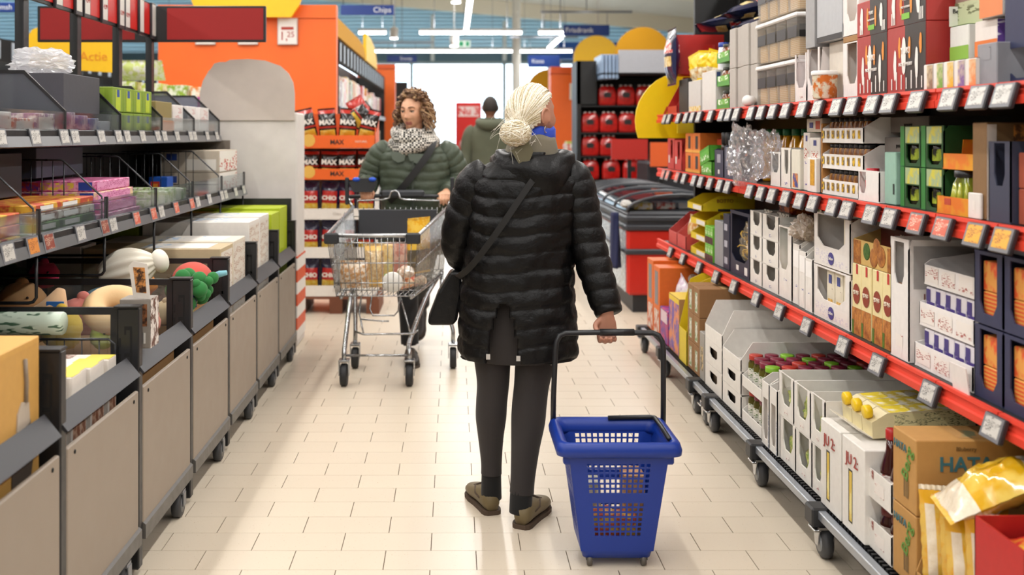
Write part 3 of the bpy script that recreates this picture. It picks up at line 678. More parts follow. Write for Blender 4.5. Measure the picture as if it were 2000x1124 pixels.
# ribbed white plush
r = MB(); rows = []
for i in range(21):
    t = i/20; R_ = .085*sin(pi*(.12+.80*t))**.7; rows.append([(R_*(1+.07*cos(12*a))*cos(a), R_*(1+.07*cos(12*a))*sin(a), .22*t) for a in [2*pi*k/72 for k in range(72)]])
r.rings(rows, PL('#e2dbcb')); plush('plush_mushroom', 'white ribbed plush toy with pink blush lying on the heap', (-1.42, 4.12, .83), r, (0, radians(75), .25), [('tuft', MB().ball((0, 0, .24), (.05, .05, .035), PL('#ece6d8'), 14, 10)), ('leg', MB().ball((.05, -.05, -.02), (.022, .022, .05), PL('#8fb8c9'), 10, 8))])
bn = MB(); bn.tube([(0, 0, -.12), (.03, 0, -.06), (.04, 0, 0), (.03, 0, .07), (-.01, 0, .13)], [.02, .055, .062, .05, .015], PL('#d9b28a'), 16)
plush('plush_peanut', 'tan long plush toy with a smiling face in the first toy bin', (-1.42, 3.46, .80), bn, (.3, .9, .3), [('eye', eye((.06, -.055, .02))), ('eye', eye((.06, -.055, -.03))), ('mouth', MB().tube([(.07, -.055, .012), (.078, -.053, -.005), (.07, -.055, -.02)], .002, M('#1a1512', .5), 5))])
br = MB(); br.tube([(0, 0, -.09), (0, 0, .0)], [.03, .04], PL('#b9c08a'), 14); rnd = random.Random(5); cr = MB()
for k in range(34): cr.ball((rnd.uniform(-.065, .065), rnd.uniform(-.065, .065), rnd.uniform(.0, .10)), rnd.uniform(.018, .034), PL('#2f7a3c'), 12, 8)
plush('plush_broccoli', 'green plush broccoli leaning on the ledge of the second toy bin', (-1.085, 4.20, .735), br, (.2, .3, 0), [('florets', cr)])
plush('plush_tomato', 'round red plush toy beside the broccoli', (-1.12, 4.40, .79), MB().ball((0, 0, 0), (.085, .085, .07), PL('#c9564a'), 20, 14), (0, 0, 0), [('leg', MB().tube([(.07, 0, 0), (.12, -.01, .02), (.15, -.01, .025)], [.012, .014, .010], PL('#7fb8c4'), 8))])
def blob(label, loc, r_, c, seed, name='plush_toy', rot=(0, 0, 0)):
    b = crumple('', '', (0, 0, 0), r_[0], r_[1], r_[2], PL(c), seed=seed, amp=.18, seg=22, rings=14, mb_only=True); b.sm = [True]*len(b.f)
    return plush(name, label, loc, b, rot, [('eye', eye((r_[0]*.5, -r_[1]*.85, r_[2]*.3), .005)), ('ear', MB().ball((0, 0, r_[2]*.95), (r_[0]*.3, r_[1]*.25, r_[2]*.3), PL(c), 10, 8))])
for k, (l, p, r_, c) in enumerate((
    ('yellow plush toy with a stitched face near the tan one', (-1.30, 3.40, .76), (.07, .06, .07), '#d0ac3c'), ('dusty pink plush toy pressed to the bin divider', (-1.30, 3.60, .77), (.08, .07, .07), '#c97a70'),
    ('deep red plush toy at the back of the first toy bin', (-1.66, 3.55, .78), (.07, .08, .08), '#8c2c34'), ('olive plush toy deep in the first toy bin', (-1.75, 3.72, .80), (.08, .07, .08), '#4a5a2c'), ('beige plush toy with a dark cap deep in the bin', (-1.60, 3.80, .79), (.09, .07, .07), '#c9a070'),
    ('magenta plush star sticking up behind the ribbed toy', (-1.62, 4.06, .85), (.06, .05, .055), '#b52a54'), ('dark green plush toy behind the wire frame', (-1.75, 4.05, .84), (.09, .07, .05), '#1f3a26'), ('orange plush carrot seen through the acrylic pane', (-1.33, 4.30, .78), (.09, .06, .06), '#d98a34'),
    ('salmon plush toy seen through the acrylic pane', (-1.46, 4.44, .80), (.08, .07, .06), '#d9744a'), ('small green pea plush low by the second bin ledge', (-1.09, 4.06, .72), (.045, .05, .05), '#3f8a44'), ('cream plush toy low by the second bin ledge', (-1.12, 3.99, .71), (.05, .045, .05), '#e0c296'),
    ('lime green plush toy behind the cream ring', (-1.20, 3.50, .72), (.04, .04, .05), '#a8b83a'), ('coral plush toy next to the flap topped box', (-1.14, 3.78, .72), (.06, .06, .06), '#d08a7a'))):
    blob(l, p, r_, c, k+30)
carton('hang_tag', 'blue and orange cardboard toy tag standing between plush toys', (-1.30, 3.42, .78), .004, .06, .07, M('#2f6ab0', .5), -1, prints=[('e', .2, .8, .1, .5, M('#e08a2a', .5))], cat='tag'); carton('hang_tag', 'royal blue cardboard tag hanging on the broccoli', (-1.05, 4.19, .70), .004, .05, .06, M('#2a3fa0', .5), -1, cat='tag')
t = carton('advent_box', 'brown and white printed box with its top flap standing up in the toy bin', (-.985, 3.33, .712), .09, .10, .16, M('#8d857c', .55, 'card'), -1, prints=[('e', .1, .9, .45, .9, M('#3a241a', .4, 'patch', '#8a5a3a', scale=2)), ('e', .15, .6, .1, .32, M('#d9d5cf', .5, 'bars', '#2a2a2a')), ('f', 0, 1, 0, 1, M('#e0d9d2', .5, 'patch', '#5a3324', scale=1.6))])
MB().prism([(-.0, .16), (-.055, .165), (-.07, .27), (-.055, .285), (-.01, .275)], 'y', 0.0, .003, M('#d9d2ca', .5, 'card')).build('flap', t); MB().prism([(-.012, .18), (-.045, .183), (-.056, .265), (-.018, .263)], 'y', -.001, 0, M('#3a241a', .4, 'patch', '#c9884a', scale=2)).build('flap_print', t)
WB = M('#d9d0c0', .6, 'card')
def bincase(label, y, W, D, H, m, x=-1.05, z=zB, pr_=None):
    return carton('household_carton', label, (x, y, z), W, D, H, m, -1, prints=pr_ or [('f', .05, .95, .1, .95, pr('#dcd5ca', '#a87a5a', 1.2)), ('t', .1, .9, .1, .6, pr('#e0dad2', '#8fb0d0', .8)), ('e', .1, .6, .3, .7, pr('#c9b898', '#8a7a5a'))])
bincase('beige carton with brown printed side next to the bin post', 4.62, .26, .62, .375, M('#c0ad8a', .6, 'card')); bincase('beige and white carton behind the first one in the third bin', 4.89, .28, .62, .38, WB)
carton('blue_edge_box', 'small white box with a blue end among the beige cartons', (-1.68, 4.62, zB+.0), .2, .2, .385, M('#dcdad6', .6, 'card'), -1, prints=[('e', .75, 1, 0, 1, M('#2f86b8', .5))])
bincase('white carton with blue print, taller of the fourth bin', 5.27, .27, .55, .44, M('#e2ddd6', .6, 'card')); bincase('white carton with blue print, deeper one of the fourth bin', 5.56, .27, .55, .445, M('#e2ddd6', .6, 'card'))
for k in range(2): carton('lime_case', f'lime green plastic case in the far bin, {["by the white cartons", "by the end panel"][k]}', (-1.05, 5.91+.29*k, zB), .27, .55, .43+.015*k, M('#aebf1f', .45), -1, prints=[('f', 0, 1, .0, .35, M('#6f7a1c', .5))])
carton('lime_case', 'dark lime case deep under the lower toy shelf', (-1.62, 5.27, zB), .55, .26, .47, M('#8a9a1a', .5), -1)
# ------------------------------------------------------------------ food shelf unit (aisle side looks to -X)
Z1, Z2, Z3, Z0, XF, XB = 1.541, 1.181, .701, .173, 1.43, 1.25
REDR = M('#dc3f2b', .5); UBLK = M('#0a0a0b', .5)
funit = thing('food_shelf_unit', 'tall black food shelf unit with three shelves edged by red price rails', 'shelf', (1.4, 1.6, 0))
FO = Vector((1.4, 1.6, 0))
def F(mb, name, parent=None, kind=None):
    mb.v = [(x-FO.x, y-FO.y, z) for x, y, z in mb.v]
    return mb.build(name, parent or funit, kind=kind)
F(MB().box(1.93, 1.96, 1.6, 6.88, .1, 2.6, UBLK), 'back_panel')
F(MB().box(1.62, 1.93, 6.86, 6.90, .1, 2.6, UBLK), 'end_panel'); F(MB().box(1.925, 1.95, 6.84, 6.86, .1, 2.6, REDR), 'edge_trim')
for y in (1.7, 2.95, 4.2, 5.45, 6.8): F(MB().box(1.89, 1.93, y-.03, y+.03, 0, 2.6, UBLK, .003), 'upright')
seg_mb = MB().prism([(0, -.048), (.010, -.050), (.014, -.030), (.007, -.026), (.007, -.008), (.014, -.004), (.014, .006), (.0, .008), (.0, -.048)], 'y', .003, .332, REDR)
seg_mb.v = [(-x, y, z) for x, y, z in seg_mb.v]; seg_me = seg_mb.mesh('price_rail')
def food_shelf(z, tags):
    sh = F(MB().box(1.405, 1.93, 1.6, 6.82, z-.03, z-.001, DGREY), 'shelf')
    for k in range(16): link('price_rail', seg_me, sh, (0, k*.3355-.55+.6-.05, z-.008), (0, radians(8), 0))
    for y, c in tags: link('price_tag', TAGS[c], sh, (-.034, y-FO.y, z-.070), (0, -radians(17), pi))
    return sh
food_shelf(Z1, [(y, 'w') for y in (6.62, 6.48, 6.21, 6.01, 5.85, 5.69, 5.44, 5.21, 5.08, 4.94, 4.70, 4.545, 4.38, 4.21, 4.01, 3.84, 3.65, 3.51, 3.34, 3.21, 3.02, 2.82, 2.664, 2.54)])
food_shelf(Z2, [(6.66, 'r'), (6.52, 'r'), (6.24, 'r')]+[(y, 'w') for y in (6.06, 5.81, 5.65, 5.45, 5.25, 5.10, 4.72, 4.55, 4.39, 4.21, 4.04, 3.89, 3.69, 3.555, 3.353, 3.207)]+[(3.02, 'r'), (2.86, 'r'), (2.68, 'y'), (2.545, 'y')])
food_shelf(Z3, [(y, 'w') for y in (6.45, 6.10, 5.70, 5.33, 4.99, 4.62, 4.29, 3.96, 3.59, 3.30, 2.94, 2.59)])
# rolling dollies under the base goods
ALU = M('#a9b0ba', .33, metal=.75)
wheel2_mb = MB().lathe([(.012, -.018), (.040, -.018), (.050, -.012), (.052, 0), (.050, .012), (.040, .018), (.012, .018)], (0, 0, .052), M('#3b3c3f', .5), 20, axis='x'); wheel2_mb.lathe([(.030, -.0185), (.030, -.019)], (0, 0, .052), M('#8a8d90', .4, 'metal'), 16, axis='x')
wheel2 = wheel2_mb.mesh('wheel')
fork2 = MB().prism([(-.03, .108), (.03, .108), (.012, .045), (-.012, .045)], 'x', -.028, -.024, CHROME).prism([(-.03, .108), (.03, .108), (.012, .045), (-.012, .045)], 'x', .024, .028, CHROME).box(-.03, .03, -.035, .035, .104, .112, CHROME).mesh('caster')
brake = MB().box(-.045, -.02, -.03, .03, .095, .103, CHROME, .002).mesh('brake_pedal')
ends = [2.0, 2.74, 3.46, 4.16, 4.90, 5.23, 6.00, 6.66]
dn = ['under the yellow snack bags', 'under the ketchup bottles', 'under the noodle nest trays', 'under the white jar crates', 'short one beside the brown cartons', 'under the yellow and brown cartons', 'under the orange display boxes']
for i in range(7):
    a, b_ = ends[i]+.005, ends[i+1]-.005
    t = thing('transport_dolly', f'low dolly with silver front rail, {dn[i]}', 'dolly', (1.205, a, 0), group='dollies under the food shelf')
    L_ = b_-a
    MB().box(.0, .028, .0, L_-.07, .135, .165, ALU, .003).build('front_rail', t)
    d = MB().box(.028, .66, 0, L_, .128, .145, BLACK)
    k = .01
    while k < L_-.03: d.box(.03, .66, k, k+.012, .145, .170, BLACK); k += .026
    d.build('slatted_deck', t)
    MB().box(-.02, .06, L_-.075, L_, .108, .172, M('#26272a', .45), .006).build('corner_block', t)
    for x, y in ((.03, L_-.05), (.6, L_-.05), (.6, .06))+(((.03, .06),) if i in (4,) else ()):
        c = link('caster', fork2, t, (x, y, 0)); link('wheel', wheel2, c); link('brake_pedal', brake, c)
# ---------------------------------------------------------------- print materials
pat = lambda a, b_, sc=1.0: M(a, .45, 'patch', b_, scale=sc)
NAVY = M('#1d2138', .45); NAVYG = M('#3b3f52', .5); ORNG = M('#d9601f', .5, 'card'); YEL = M('#dcc01c', .45, 'card'); REDC = M('#b8251f', .45, 'card'); GRN = M('#4f9a2c', .45, 'card'); GRND = M('#1d4a22', .5, 'card')
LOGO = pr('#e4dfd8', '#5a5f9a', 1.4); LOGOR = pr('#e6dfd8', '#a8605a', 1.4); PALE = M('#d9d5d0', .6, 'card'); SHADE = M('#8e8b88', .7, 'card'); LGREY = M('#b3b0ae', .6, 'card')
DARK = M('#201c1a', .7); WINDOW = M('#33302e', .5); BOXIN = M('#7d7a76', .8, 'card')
# ================================================================ TOP SHELF
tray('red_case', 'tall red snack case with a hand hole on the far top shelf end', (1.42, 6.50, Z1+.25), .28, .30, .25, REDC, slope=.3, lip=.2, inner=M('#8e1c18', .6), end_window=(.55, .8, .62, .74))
tray('red_case', 'lower red snack case under the hand-holed one', (1.42, 6.50, Z1), .28, .30, .245, REDC, lip=.05, slope=.35)
def navy_pick(u, v, side):
    if .30 < v < .52 and .12 < u < .88: return 2
    if .56 < v < .8 and .1 < u < .9 and abs(u-.5) < .45-(v-.56)*.8: return 1
    return 0
NB = [M('#1f2547', .22, coat=.5), M('#c02a2a', .25, 'patch', '#e6d9d2', scale=2.0), M('#c9a65a', .3, 'patch', '#e6d3a0', scale=1.5)]
for k, (l, p, r) in enumerate((('navy and red pasta snack bag lying along the red case top', (1.50, 6.30, 2.06), (pi/2-.15, .1, 1.2)), ('navy snack bag with gold window sagging highest on the pile', (1.56, 5.98, 2.10), (pi/2-.22, 0, 1.5)),
                        ('navy and red snack bag lying over the blue capped bottles', (1.53, 5.62, 1.99), (pi/2-.1, 0, 1.3)), ('navy and red snack bag standing before the red case', (1.40, 6.55, 1.72), (0, 0, -pi/2)))):
    bag(l, p, .25, .34, .09, NB, navy_pick, 'navy', r, 'navy snack bags on the top shelf', seed=k % 2)
carton('dark_box', 'slim black box with a column of white dots on the top shelf', (XF, 6.24, Z1), .24, .2, .21, M('#252221', .5, 'card'), prints=[('e', .3, .5, .1+.18*i, .2+.18*i, PALE) for i in range(5)])
carton('pale_box', 'pale grey case under the yellow crinkled bags', (XF, 5.92, Z1), .30, .3, .185, M('#c9c5c0', .6, 'card'), prints=[('f', .0, .95, 0, .18, pat('#e0b830', '#e9dfc4', 2))])
YB = [M('#e6c31c', .3), M('#e6d9b8', .3, 'patch', '#c98a2a')]
for k in range(4): bag(f'crinkled yellow bag on the pale grey case, {ORD[k]} counting from the red case', (1.475+.03*(k % 2), 6.19-k*.075, Z1+.187), .13, .15, .05, YB, stripe_pick((.45, 1), (1.1, 0)), 'yel', (0, .15*(k-1.5), -pi/2+.3), 'yellow bags on the pale case', seed=k, crump=.02)
carton('white_box', 'white box carrying three blue capped bottles on the top shelf', (XF, 5.58, Z1), .30, .28, .22, M('#d8d4cf', .6, 'card'), prints=[('e', .02, .1, .6, .95, M('#30457a', .5))])
for k in range(3): bottle(f'white squeeze bottle with a blue cap on the white box, {ORD[k]} from the aisle', (XF+.06+.06*k, 5.64, Z1+.221), [(.030, 0), (.032, .01), (.030, .10), (.026, .125), (.024, .13)], M('#eceaf0', .35), M('#1f3f9a', .35), cap_h=.022, group='blue capped bottles')
AMBER = M('#8c4a26', .2, 'patch', '#5a2c18', coat=.5); LIDW = M('#3f4038', .4)
for r in range(3):
    z = Z1+r*.125
    tray('green_tray', f'green jar tray with white label, {TIER[3][r]} of three on the top shelf', (XF, 5.30, z), .25, .24, .055, GRN, lip=.055, slope=.02, prints=[('e', .05, .62, .12, .6, M('#e6e4df', .5)), ('f', .1, .9, .45, .95, M('#7ab84a', .5, 'print', '#e9f0dc'))])
    for k in range(6): jar(f'small brown jar in the {TIER[3][r]} green tray, {["near", "far"][k//3]} row, {ORD[k % 3]} from the aisle', (XF+.045+.072*(k % 3), 5.36+.12*(k//3), z+.005), .034, .095, AMBER, LIDW, pr('#b8742a', '#3a2a1c'), group='brown jars in green trays')
for r in range(2):
    for k in range(4):
        carton('grey_case', f'slim grey cardboard case, {["lower", "upper"][r]} row, {ORD[k]} from the green jar trays', (XF+.01*(k % 2), 5.185-k*.112, Z1+r*.205), .109, .32, .203, M('#b5aea6', .75, 'card'), group='grey cases on the top shelf')
WAFER = M('#d9b380', .6, 'stripes', '#e9d6b4', scale=40); TUBP = M('#f1eee9', .15, 'film', alpha=.22)
for r in range(3):
    for k in range(4):
        y = 4.71-k*.143; z = Z1+r*.197
        t = thing('wafer_tub', f'clear wafer tub with white lid, {TIER[3][r]} row, {ORD[k]} from the slim grey cases', 'tub', (XF, y, z), 0, 'wafer tubs on the top shelf')
        dz = .012*(k % 2)
        MB().rings([[(x, yy, zz) for x, yy in ((.008+o_, .004+o_), (.17-o_, .004+o_), (.17-o_, .134-o_), (.008+o_, .134-o_))] for zz, o_ in ((0, .006), (.165, 0))], TUBP, smooth=False).build('tub_body', t)
        MB().box(0, .178, -.002, .14, .165, .185, M('#efecea', .4), .006).build('lid', t)
        MB().box(.02, .158, .014, .124, .004, .085, WAFER, .004).build('wafers', t)
        MB().box(.009, .011, .010, .128, .082, .13, M('#1e1c1c', .4)).box(.02, .14, .006, .008, .082, .135, M('#1e1c1c', .4)).build('label', t)
MB().lathe([(.022, 0), (.026, .06), (.028, .062)], (0, 0, 0), M('#e6e2de', .5), 14, axis='y').build('paper_cup', None, (1.41, 4.84, Z1+.028), (0, 0, 0), 'white paper cup lying on its side by the wafer tubs', 'cup')
# white display cases
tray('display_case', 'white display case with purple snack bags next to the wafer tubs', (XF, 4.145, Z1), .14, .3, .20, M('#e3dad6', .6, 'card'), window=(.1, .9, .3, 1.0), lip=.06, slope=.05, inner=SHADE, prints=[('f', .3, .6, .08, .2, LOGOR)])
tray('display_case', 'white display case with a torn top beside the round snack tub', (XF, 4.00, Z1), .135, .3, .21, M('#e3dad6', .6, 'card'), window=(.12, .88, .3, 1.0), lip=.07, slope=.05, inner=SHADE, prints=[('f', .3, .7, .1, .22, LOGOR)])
for k in range(2): bag(f'purple clear snack bag slumped in the white display case, {ORD[k]} one', (1.475+.05*k, 4.215, Z1+.008), .11, .14, .05, [M('#8c6a7a', .15, 'patch', '#d9c7cc', coat=.5)], lambda u, v, s_: 0, 'purp', (0, .1, -pi/2+.2*k), seed=k)
bag('grey foil bag standing in the torn white display case', (1.49, 4.065, Z1+.008), .115, .19, .05, [M('#55504f', .2, coat=.4)], lambda u, v, s_: 0, 'foil', (0, 0, -pi/2))
carton('silver_box', 'big silver grey box on top of the white display cases', (XF-.0, 3.765, Z1+.225), .26, .36, .30, M('#aeb0b3', .45, 'card'), prints=[('f', 0, 1, 0, .07, M('#2b2b2d', .5))])
carton('grey_case', 'tall grey case leaning beside the silver box', (XF-.005, 4.04, Z1+.212), .10, .32, .30, M('#9b9a9a', .6, 'card'))
carton('cream_case', 'low cream carton carrying the silver box', (XF+.03, 3.76, Z1), .215, .32, .222, M('#cfc5b8', .7, 'card'))
MB().lathe([(.040, 0), (.043, .006), (.046, .09), (.047, .092)], (0, 0, 0), M('#e8e0c9', .45, 'patch', '#d9742a', scale=1.2), 18).lathe([(.049, .090), (.05, .092), (.05, .104), (.045, .107)], (0, 0, 0), M('#e9e7e4', .4), 18).build('snack_tub', None, (1.405, 3.87, Z1+.001), (0, 0, 0), 'white round snack tub with carrot pictures on the top shelf', 'tub')
for r in range(2):
    z = Z1+r*.225
    tray('display_case', f'{["lower", "upper"][r]} white display case of yellow syrup bottles', (XF, 3.61, z), .145, .3, .20, M('#e6dfdb', .6, 'card'), window=(.12, .75, .25, .98), lip=.05, slope=.05, inner=M('#7a5a24', .7))
    for k in range(2): bottle(f'pale bottle with yellow label, {["front", "rear"][k]} one in the {["lower", "upper"][r]} white display case', (XF+.05+.09*k, 3.66, z+.005), [(.027, 0), (.029, .01), (.029, .11), (.014, .135), (.012, .15)], M('#e6e0cf', .3), M('#e0a51e', .4), M('#e2b12c', .4, 'print', '#8a5a1a'), group='yellow labelled syrup bottles')
MB().box(0, .28, 0, .145, .2015, .223, KRAFT, .002).build('kraft_tray', None, (XF, 3.61, Z1), (0, 0, 0), 'kraft tray between the two syrup bottle cases', 'tray')
CRK = M('#a8322e', .45, 'card'); CBK = M('#2a2625', .45, 'card')
def cracker(label, y, z, W, H, kind):
    t = carton('cracker_carton', label, (XF-.01, y, z), W, .34, H, CRK, prints=[('f', .0, .52, .0, 1.0, CBK)] if kind == 'a' else [('f', 0, .55, 0, 1, CBK)], group='red and black cracker cartons')
    p = MB(); L_ = M('#e9e4de', .5); O_ = M('#e08a2a', .45); G_ = M('#7ab83a', .5)
    def ell(u, v, a, b_, m):
        p.add([(-.0018, u*W+a*cos(q*pi/6)*(1+.2*sin(q*5)), v*H+b_*sin(q*pi/6)) for q in range(12)], [list(range(12))], m)
    if kind == 'a':
        ell(.22, .42, .012, .05, L_); ell(.55, .55, .018, .06, L_); ell(.78, .42, .012, .05, L_); ell(.66, .68, .010, .035, O_); ell(.40, .66, .010, .035, O_); ell(.12, .7, .010, .032, O_)
        for q in range(7): p.box(-.002, -.0012, W*(.08+.13*q), W*(.08+.13*q)+.006, H*.05, H*(.22+.05*(q % 3)), L_)
    else:
        ell(.18, .5, .014, .04, L_); ell(.82, .5, .014, .04, L_); ell(.36, .5, .009, .035, O_); ell(.62, .5, .009, .035, O_)
        p.box(-.002, -.0012, W*.4, W*.60, H*.14, H*.28, G_)
        for q in range(6): p.box(-.002, -.0012, W*(.06+.04*q) if q < 3 else W*(.78+.04*(q-3)), (W*(.06+.04*q) if q < 3 else W*(.78+.04*(q-3)))+.005, H*.06, H*.34, L_)
    p.build('print', t, kind='stuff')
    lettering('YUKI', H*.14, L_, t, (-.0025, W*.5, H*.62), FACE_NX); lettering('NO TEPPERKI', H*.075, L_, t, (-.0025, W*.5, H*.42), FACE_NX)
cracker('red and black cracker carton, lower one beside the syrup bottles', 3.35, Z1, .25, .205, 'a'); cracker('red and black cracker carton, lower one beside the green and white box', 3.075, Z1, .272, .21, 'a')
cracker('red and black cracker carton, upper one beside the syrup bottles', 3.35, Z1+.206, .25, .12, 'b'); cracker('red and black cracker carton, upper one beside the green and white box', 3.075, Z1+.211, .272, .135, 'b')
bag('silver snack bag lying on the upper cracker carton', (1.52, 3.60, Z1+.36), .14, .2, .05, [M('#c9c7cc', .2, coat=.5)], lambda u, v, s_: 0, 'silv', (pi/2-.1, 0, .3))
for k, (c, nme) in enumerate((('#8a6a55', 'brown'), ('#6fa03a', 'green'), ('#dcae2a', 'yellow'), ('#7a5a9a', 'purple'), ('#e08a50', 'orange'))):
    carton('seasoning_packet', f'small {nme} and white seasoning packet at the top shelf edge', (1.405, 3.0-k*.062, Z1), .058, .06, .075, M('#e6e0da', .5, 'card'), prints=[('f', .0, .62, .0, .96, M(c, .4, 'patch', '#e0cfa8', scale=.6)), ('t', 0, .62, 0, 1, M(c, .4))], group='seasoning packets in a row', cat='packet')
carton('tea_carton', 'green and white upright carton with a barcode on the top shelf', (1.475, 2.93, Z1), .11, .13, .185, M('#dcdcd6', .5, 'card'), prints=[('f', 0, 1, 0, .68, M('#86b045', .5, 'print', '#e9eede')), ('e', .3, .9, .8, .95, M('#e9e7e2', .5, 'bars', '#222222')), ('e', .1, .9, .1, .6, pr('#dcdcd6', '#55524f', 2)), ('t', 0, 1, 0, 1, M('#86b045', .5))])
carton('tea_carton', 'orange and white upright carton behind the purple packets', (1.475, 2.775, Z1), .12, .12, .185, M('#e0d9d2', .5, 'card'), prints=[('f', 0, 1, 0, .7, M('#d8742f', .5, 'print', '#f0d9c4')), ('e', .0, .35, .0, .98, M('#6a4a9a', .5, 'print', '#e6dff0')), ('e', .4, .95, .3, .98, M('#c96a45', .5, 'patch', '#e0a070'))])
carton('white_carton', 'white carton with orange end and barcode lying on top of the tea cartons', (1.46, 2.72, Z1+.188), .12, .26, .075, M('#d9d6d2', .5, 'card'), prints=[('f', 0, 1, 0, 1, M('#dd8450', .5)), ('e', .22, .38, .3, .9, M('#e9e7e2', .5, 'bars', '#222222')), ('e', .45, .95, .2, .9, pr('#d9d6d2', '#44403c', 1.5))])
carton('brown_carton', 'mauve brown carton stacked above the green and white one', (1.50, 2.90, Z1+.188), .16, .25, .14, M('#8c7468', .5, 'card'), prints=[('f', 0, 1, 0, .5, M('#b9c09a', .5, 'print', '#6a7050'))])
t = MB().box(0, .10, 0, .003, 0, .06, M('#e2dfdb', .5)).build('shelf_card', None, (1.462, 3.045, Z1+.21), (0, 0, 0), 'white paper card reading best before beside the cracker cartons', 'card')
t.location = (1.475, 3.042, Z1+.188); lettering('Best before', .018, M('#2a2a2a', .5), t, (.05, -.0015, .045), FACE_CAM)
tray('navy_case', 'navy case with a wide brown opening at the near end of the top shelf', (1.45, 2.50, Z1), .19, .3, .26, M('#2a3050', .5, 'card'), window=(.05, .95, .05, .35), end_window=(.12, .9, .35, .95), lip=.1, slope=.05, inner=M('#6a4f30', .7), prints=[('e', .1, .5, .05, .28, M('#a8743a', .5, 'patch', '#2a3050')), ('e', .55, .95, .08, .26, pr('#2a3050', '#b89a4a'))])
carton('grey_front_box', 'grey front box beside the navy case on the top shelf', (1.415, 2.665, Z1), .10, .14, .11, M('#8d8e94', .5, 'card'), prints=[('f', .3, .7, .6, .9, pr('#8d8e94', '#222222'))])
# ================================================================ SECOND SHELF
for k in range(2): tray('red_box', f'tall red tea box on the middle shelf end, {["outer", "inner"][k]} one', (XF, 6.62-k*.21, Z2), .2, .3, .2-.01*k, M('#c23a34', .5, 'card'), window=(.25, .6, .35, .95), lip=.05, slope=.1, inner=DARK, prints=[('f', .68, .85, .2, .45, PALE)])
for r in range(2):
    for k in range(2):
        carton('orange_box', f'orange carton with a dark window, {["lower", "upper"][r]}, {["beside the red boxes", "beside the green trays"][k]}', (XF, 6.12-k*.185, Z2+r*.118), .18, .25, .116, M('#d9742a', .5, 'card'), prints=[('f', .25, .6, .2, .85, WINDOW), ('f', 0, 1, 0, .14, M('#e0a040', .5))], group='orange cartons on the middle shelf')
tray('orange_case', 'open red orange case behind the green trays', (1.52, 5.70, Z2), .2, .36, .24, M('#c2451f', .5, 'card'), lip=.2, slope=.3)
tray('green_tray', 'bright green tray standing on the middle shelf edge', (XF-.01, 5.62, Z2), .24, .07, .075, GRN, lip=.075, slope=.05, prints=[('f', .05, .95, .2, .8, pr('#5fae3a', '#e9f0dc', .8))])
tr_ = tray('green_tray', 'bright green empty tray tilted on top of the other one', (XF-.012, 5.66, Z2+.085), .22, .08, .085, GRN, lip=.085, slope=.05, prints=[('f', .05, .95, .2, .8, pr('#5fae3a', '#e9f0dc', .8))]); tr_.rotation_euler = (-.18, .0, 0)
for k, (y, h, m) in enumerate(((5.42, .15, NAVYG), (5.22, .17, M('#4a4e60', .5, 'card')), (5.08, .16, NAVY))):
    tray('spice_case', f'dark blue grey display case of grinders, {ORD[k]} from the green trays', (XF, y, Z2), .18 if k < 2 else .13, .28, h, m, lip=h*.95, slope=.05, prints=[('f', .2, .8, .35, .95, M('#7e8290', .5)) if k else ('f', .3, .7, .5, .8, M('#9a9aa6', .5)), ('f', .4, .6, .1, .25, PALE)])
    for q in range(2 if k < 2 else 1): bottle(f'dark bottle with black cap, {["near", "far"][q]} one in the {ORD[k]} blue grey case', (XF+.05, y+.05+.08*q, Z2+.005), [(.026, 0), (.028, .01), (.028, .15), (.022, .175)], M('#2b1d15', .25), M('#17171a', .4), cap_h=.06, group='black capped bottles', name='grinder_bottle')
JU = M('#d99a1c', .12, coat=.6); 
for k in range(6):
    for q in range(2):
        bottle(f'yellow juice bottle with a green cap, {["front", "rear"][q]} row, {ORD[k]} from the blue grey cases', (1.545+.085*q, 4.98-k*.125, Z2+.001), [(.038, 0), (.040, .01), (.040, .15), (.038, .165), (.020, .21), (.018, .225)], JU, M('#1f6a3c', .35), cap_h=.026, group='juice bottles on the middle shelf', name='juice_bottle')
FILMW = M('#f8f8fa', .08, 'film', alpha=.17, bump=14)
fm = crumple('', '', (0, 0, 0), .075, .19, .155, FILMW, seed=5, amp=.45, mb_only=True)
fm.v = [(x, y, max(z, -.15)) for x, y, z in fm.v]; fm.build('plastic_film', None, (1.40, 4.92, Z2+.12), (0, 0, 0), 'torn clear plastic film hanging over the juice bottles and the red rail', 'film')
fm = crumple('', '', (0, 0, 0), .06, .16, .12, FILMW, seed=9, amp=.5, mb_only=True); fm.build('plastic_film', None, (1.43, 4.66, Z2+.135), (0, 0, 0), 'second sheet of clear film wrinkled against the juice bottles', 'film')
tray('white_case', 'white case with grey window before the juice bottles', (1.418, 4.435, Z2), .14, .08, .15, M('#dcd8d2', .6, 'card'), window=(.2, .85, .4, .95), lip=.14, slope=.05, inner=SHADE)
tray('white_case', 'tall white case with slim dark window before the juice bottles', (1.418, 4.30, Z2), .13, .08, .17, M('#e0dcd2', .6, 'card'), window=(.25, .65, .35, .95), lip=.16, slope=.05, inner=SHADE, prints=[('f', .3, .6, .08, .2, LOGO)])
carton('white_case', 'cream case printed with a small yellow figure', (1.418, 4.19, Z2), .105, .09, .165, M('#d9d4c4', .6, 'card'), prints=[('f', .2, .8, .05, .4, M('#d98a2a', .5, 'patch', '#3a4a8c', scale=1.5))])
for k in range(2):
    carton('pasta_box', f'white carton with red lettering, {["slim", "wide"][k]} one beside the spice rack', (XF, 4.11-k*.115, Z2), .07 if k == 0 else .112, .22, .235-.02*k, M('#dcd5cc', .6, 'card'), prints=[('f', .15, .85, .55, .75, pr('#dcd5cc', '#a8442e', .8)), ('f', .3, .6, .85, .95, M('#39407a', .5)), ('f', .2, .8, .1, .5, pr('#dcd5cc', '#5a4a9a', .9))])
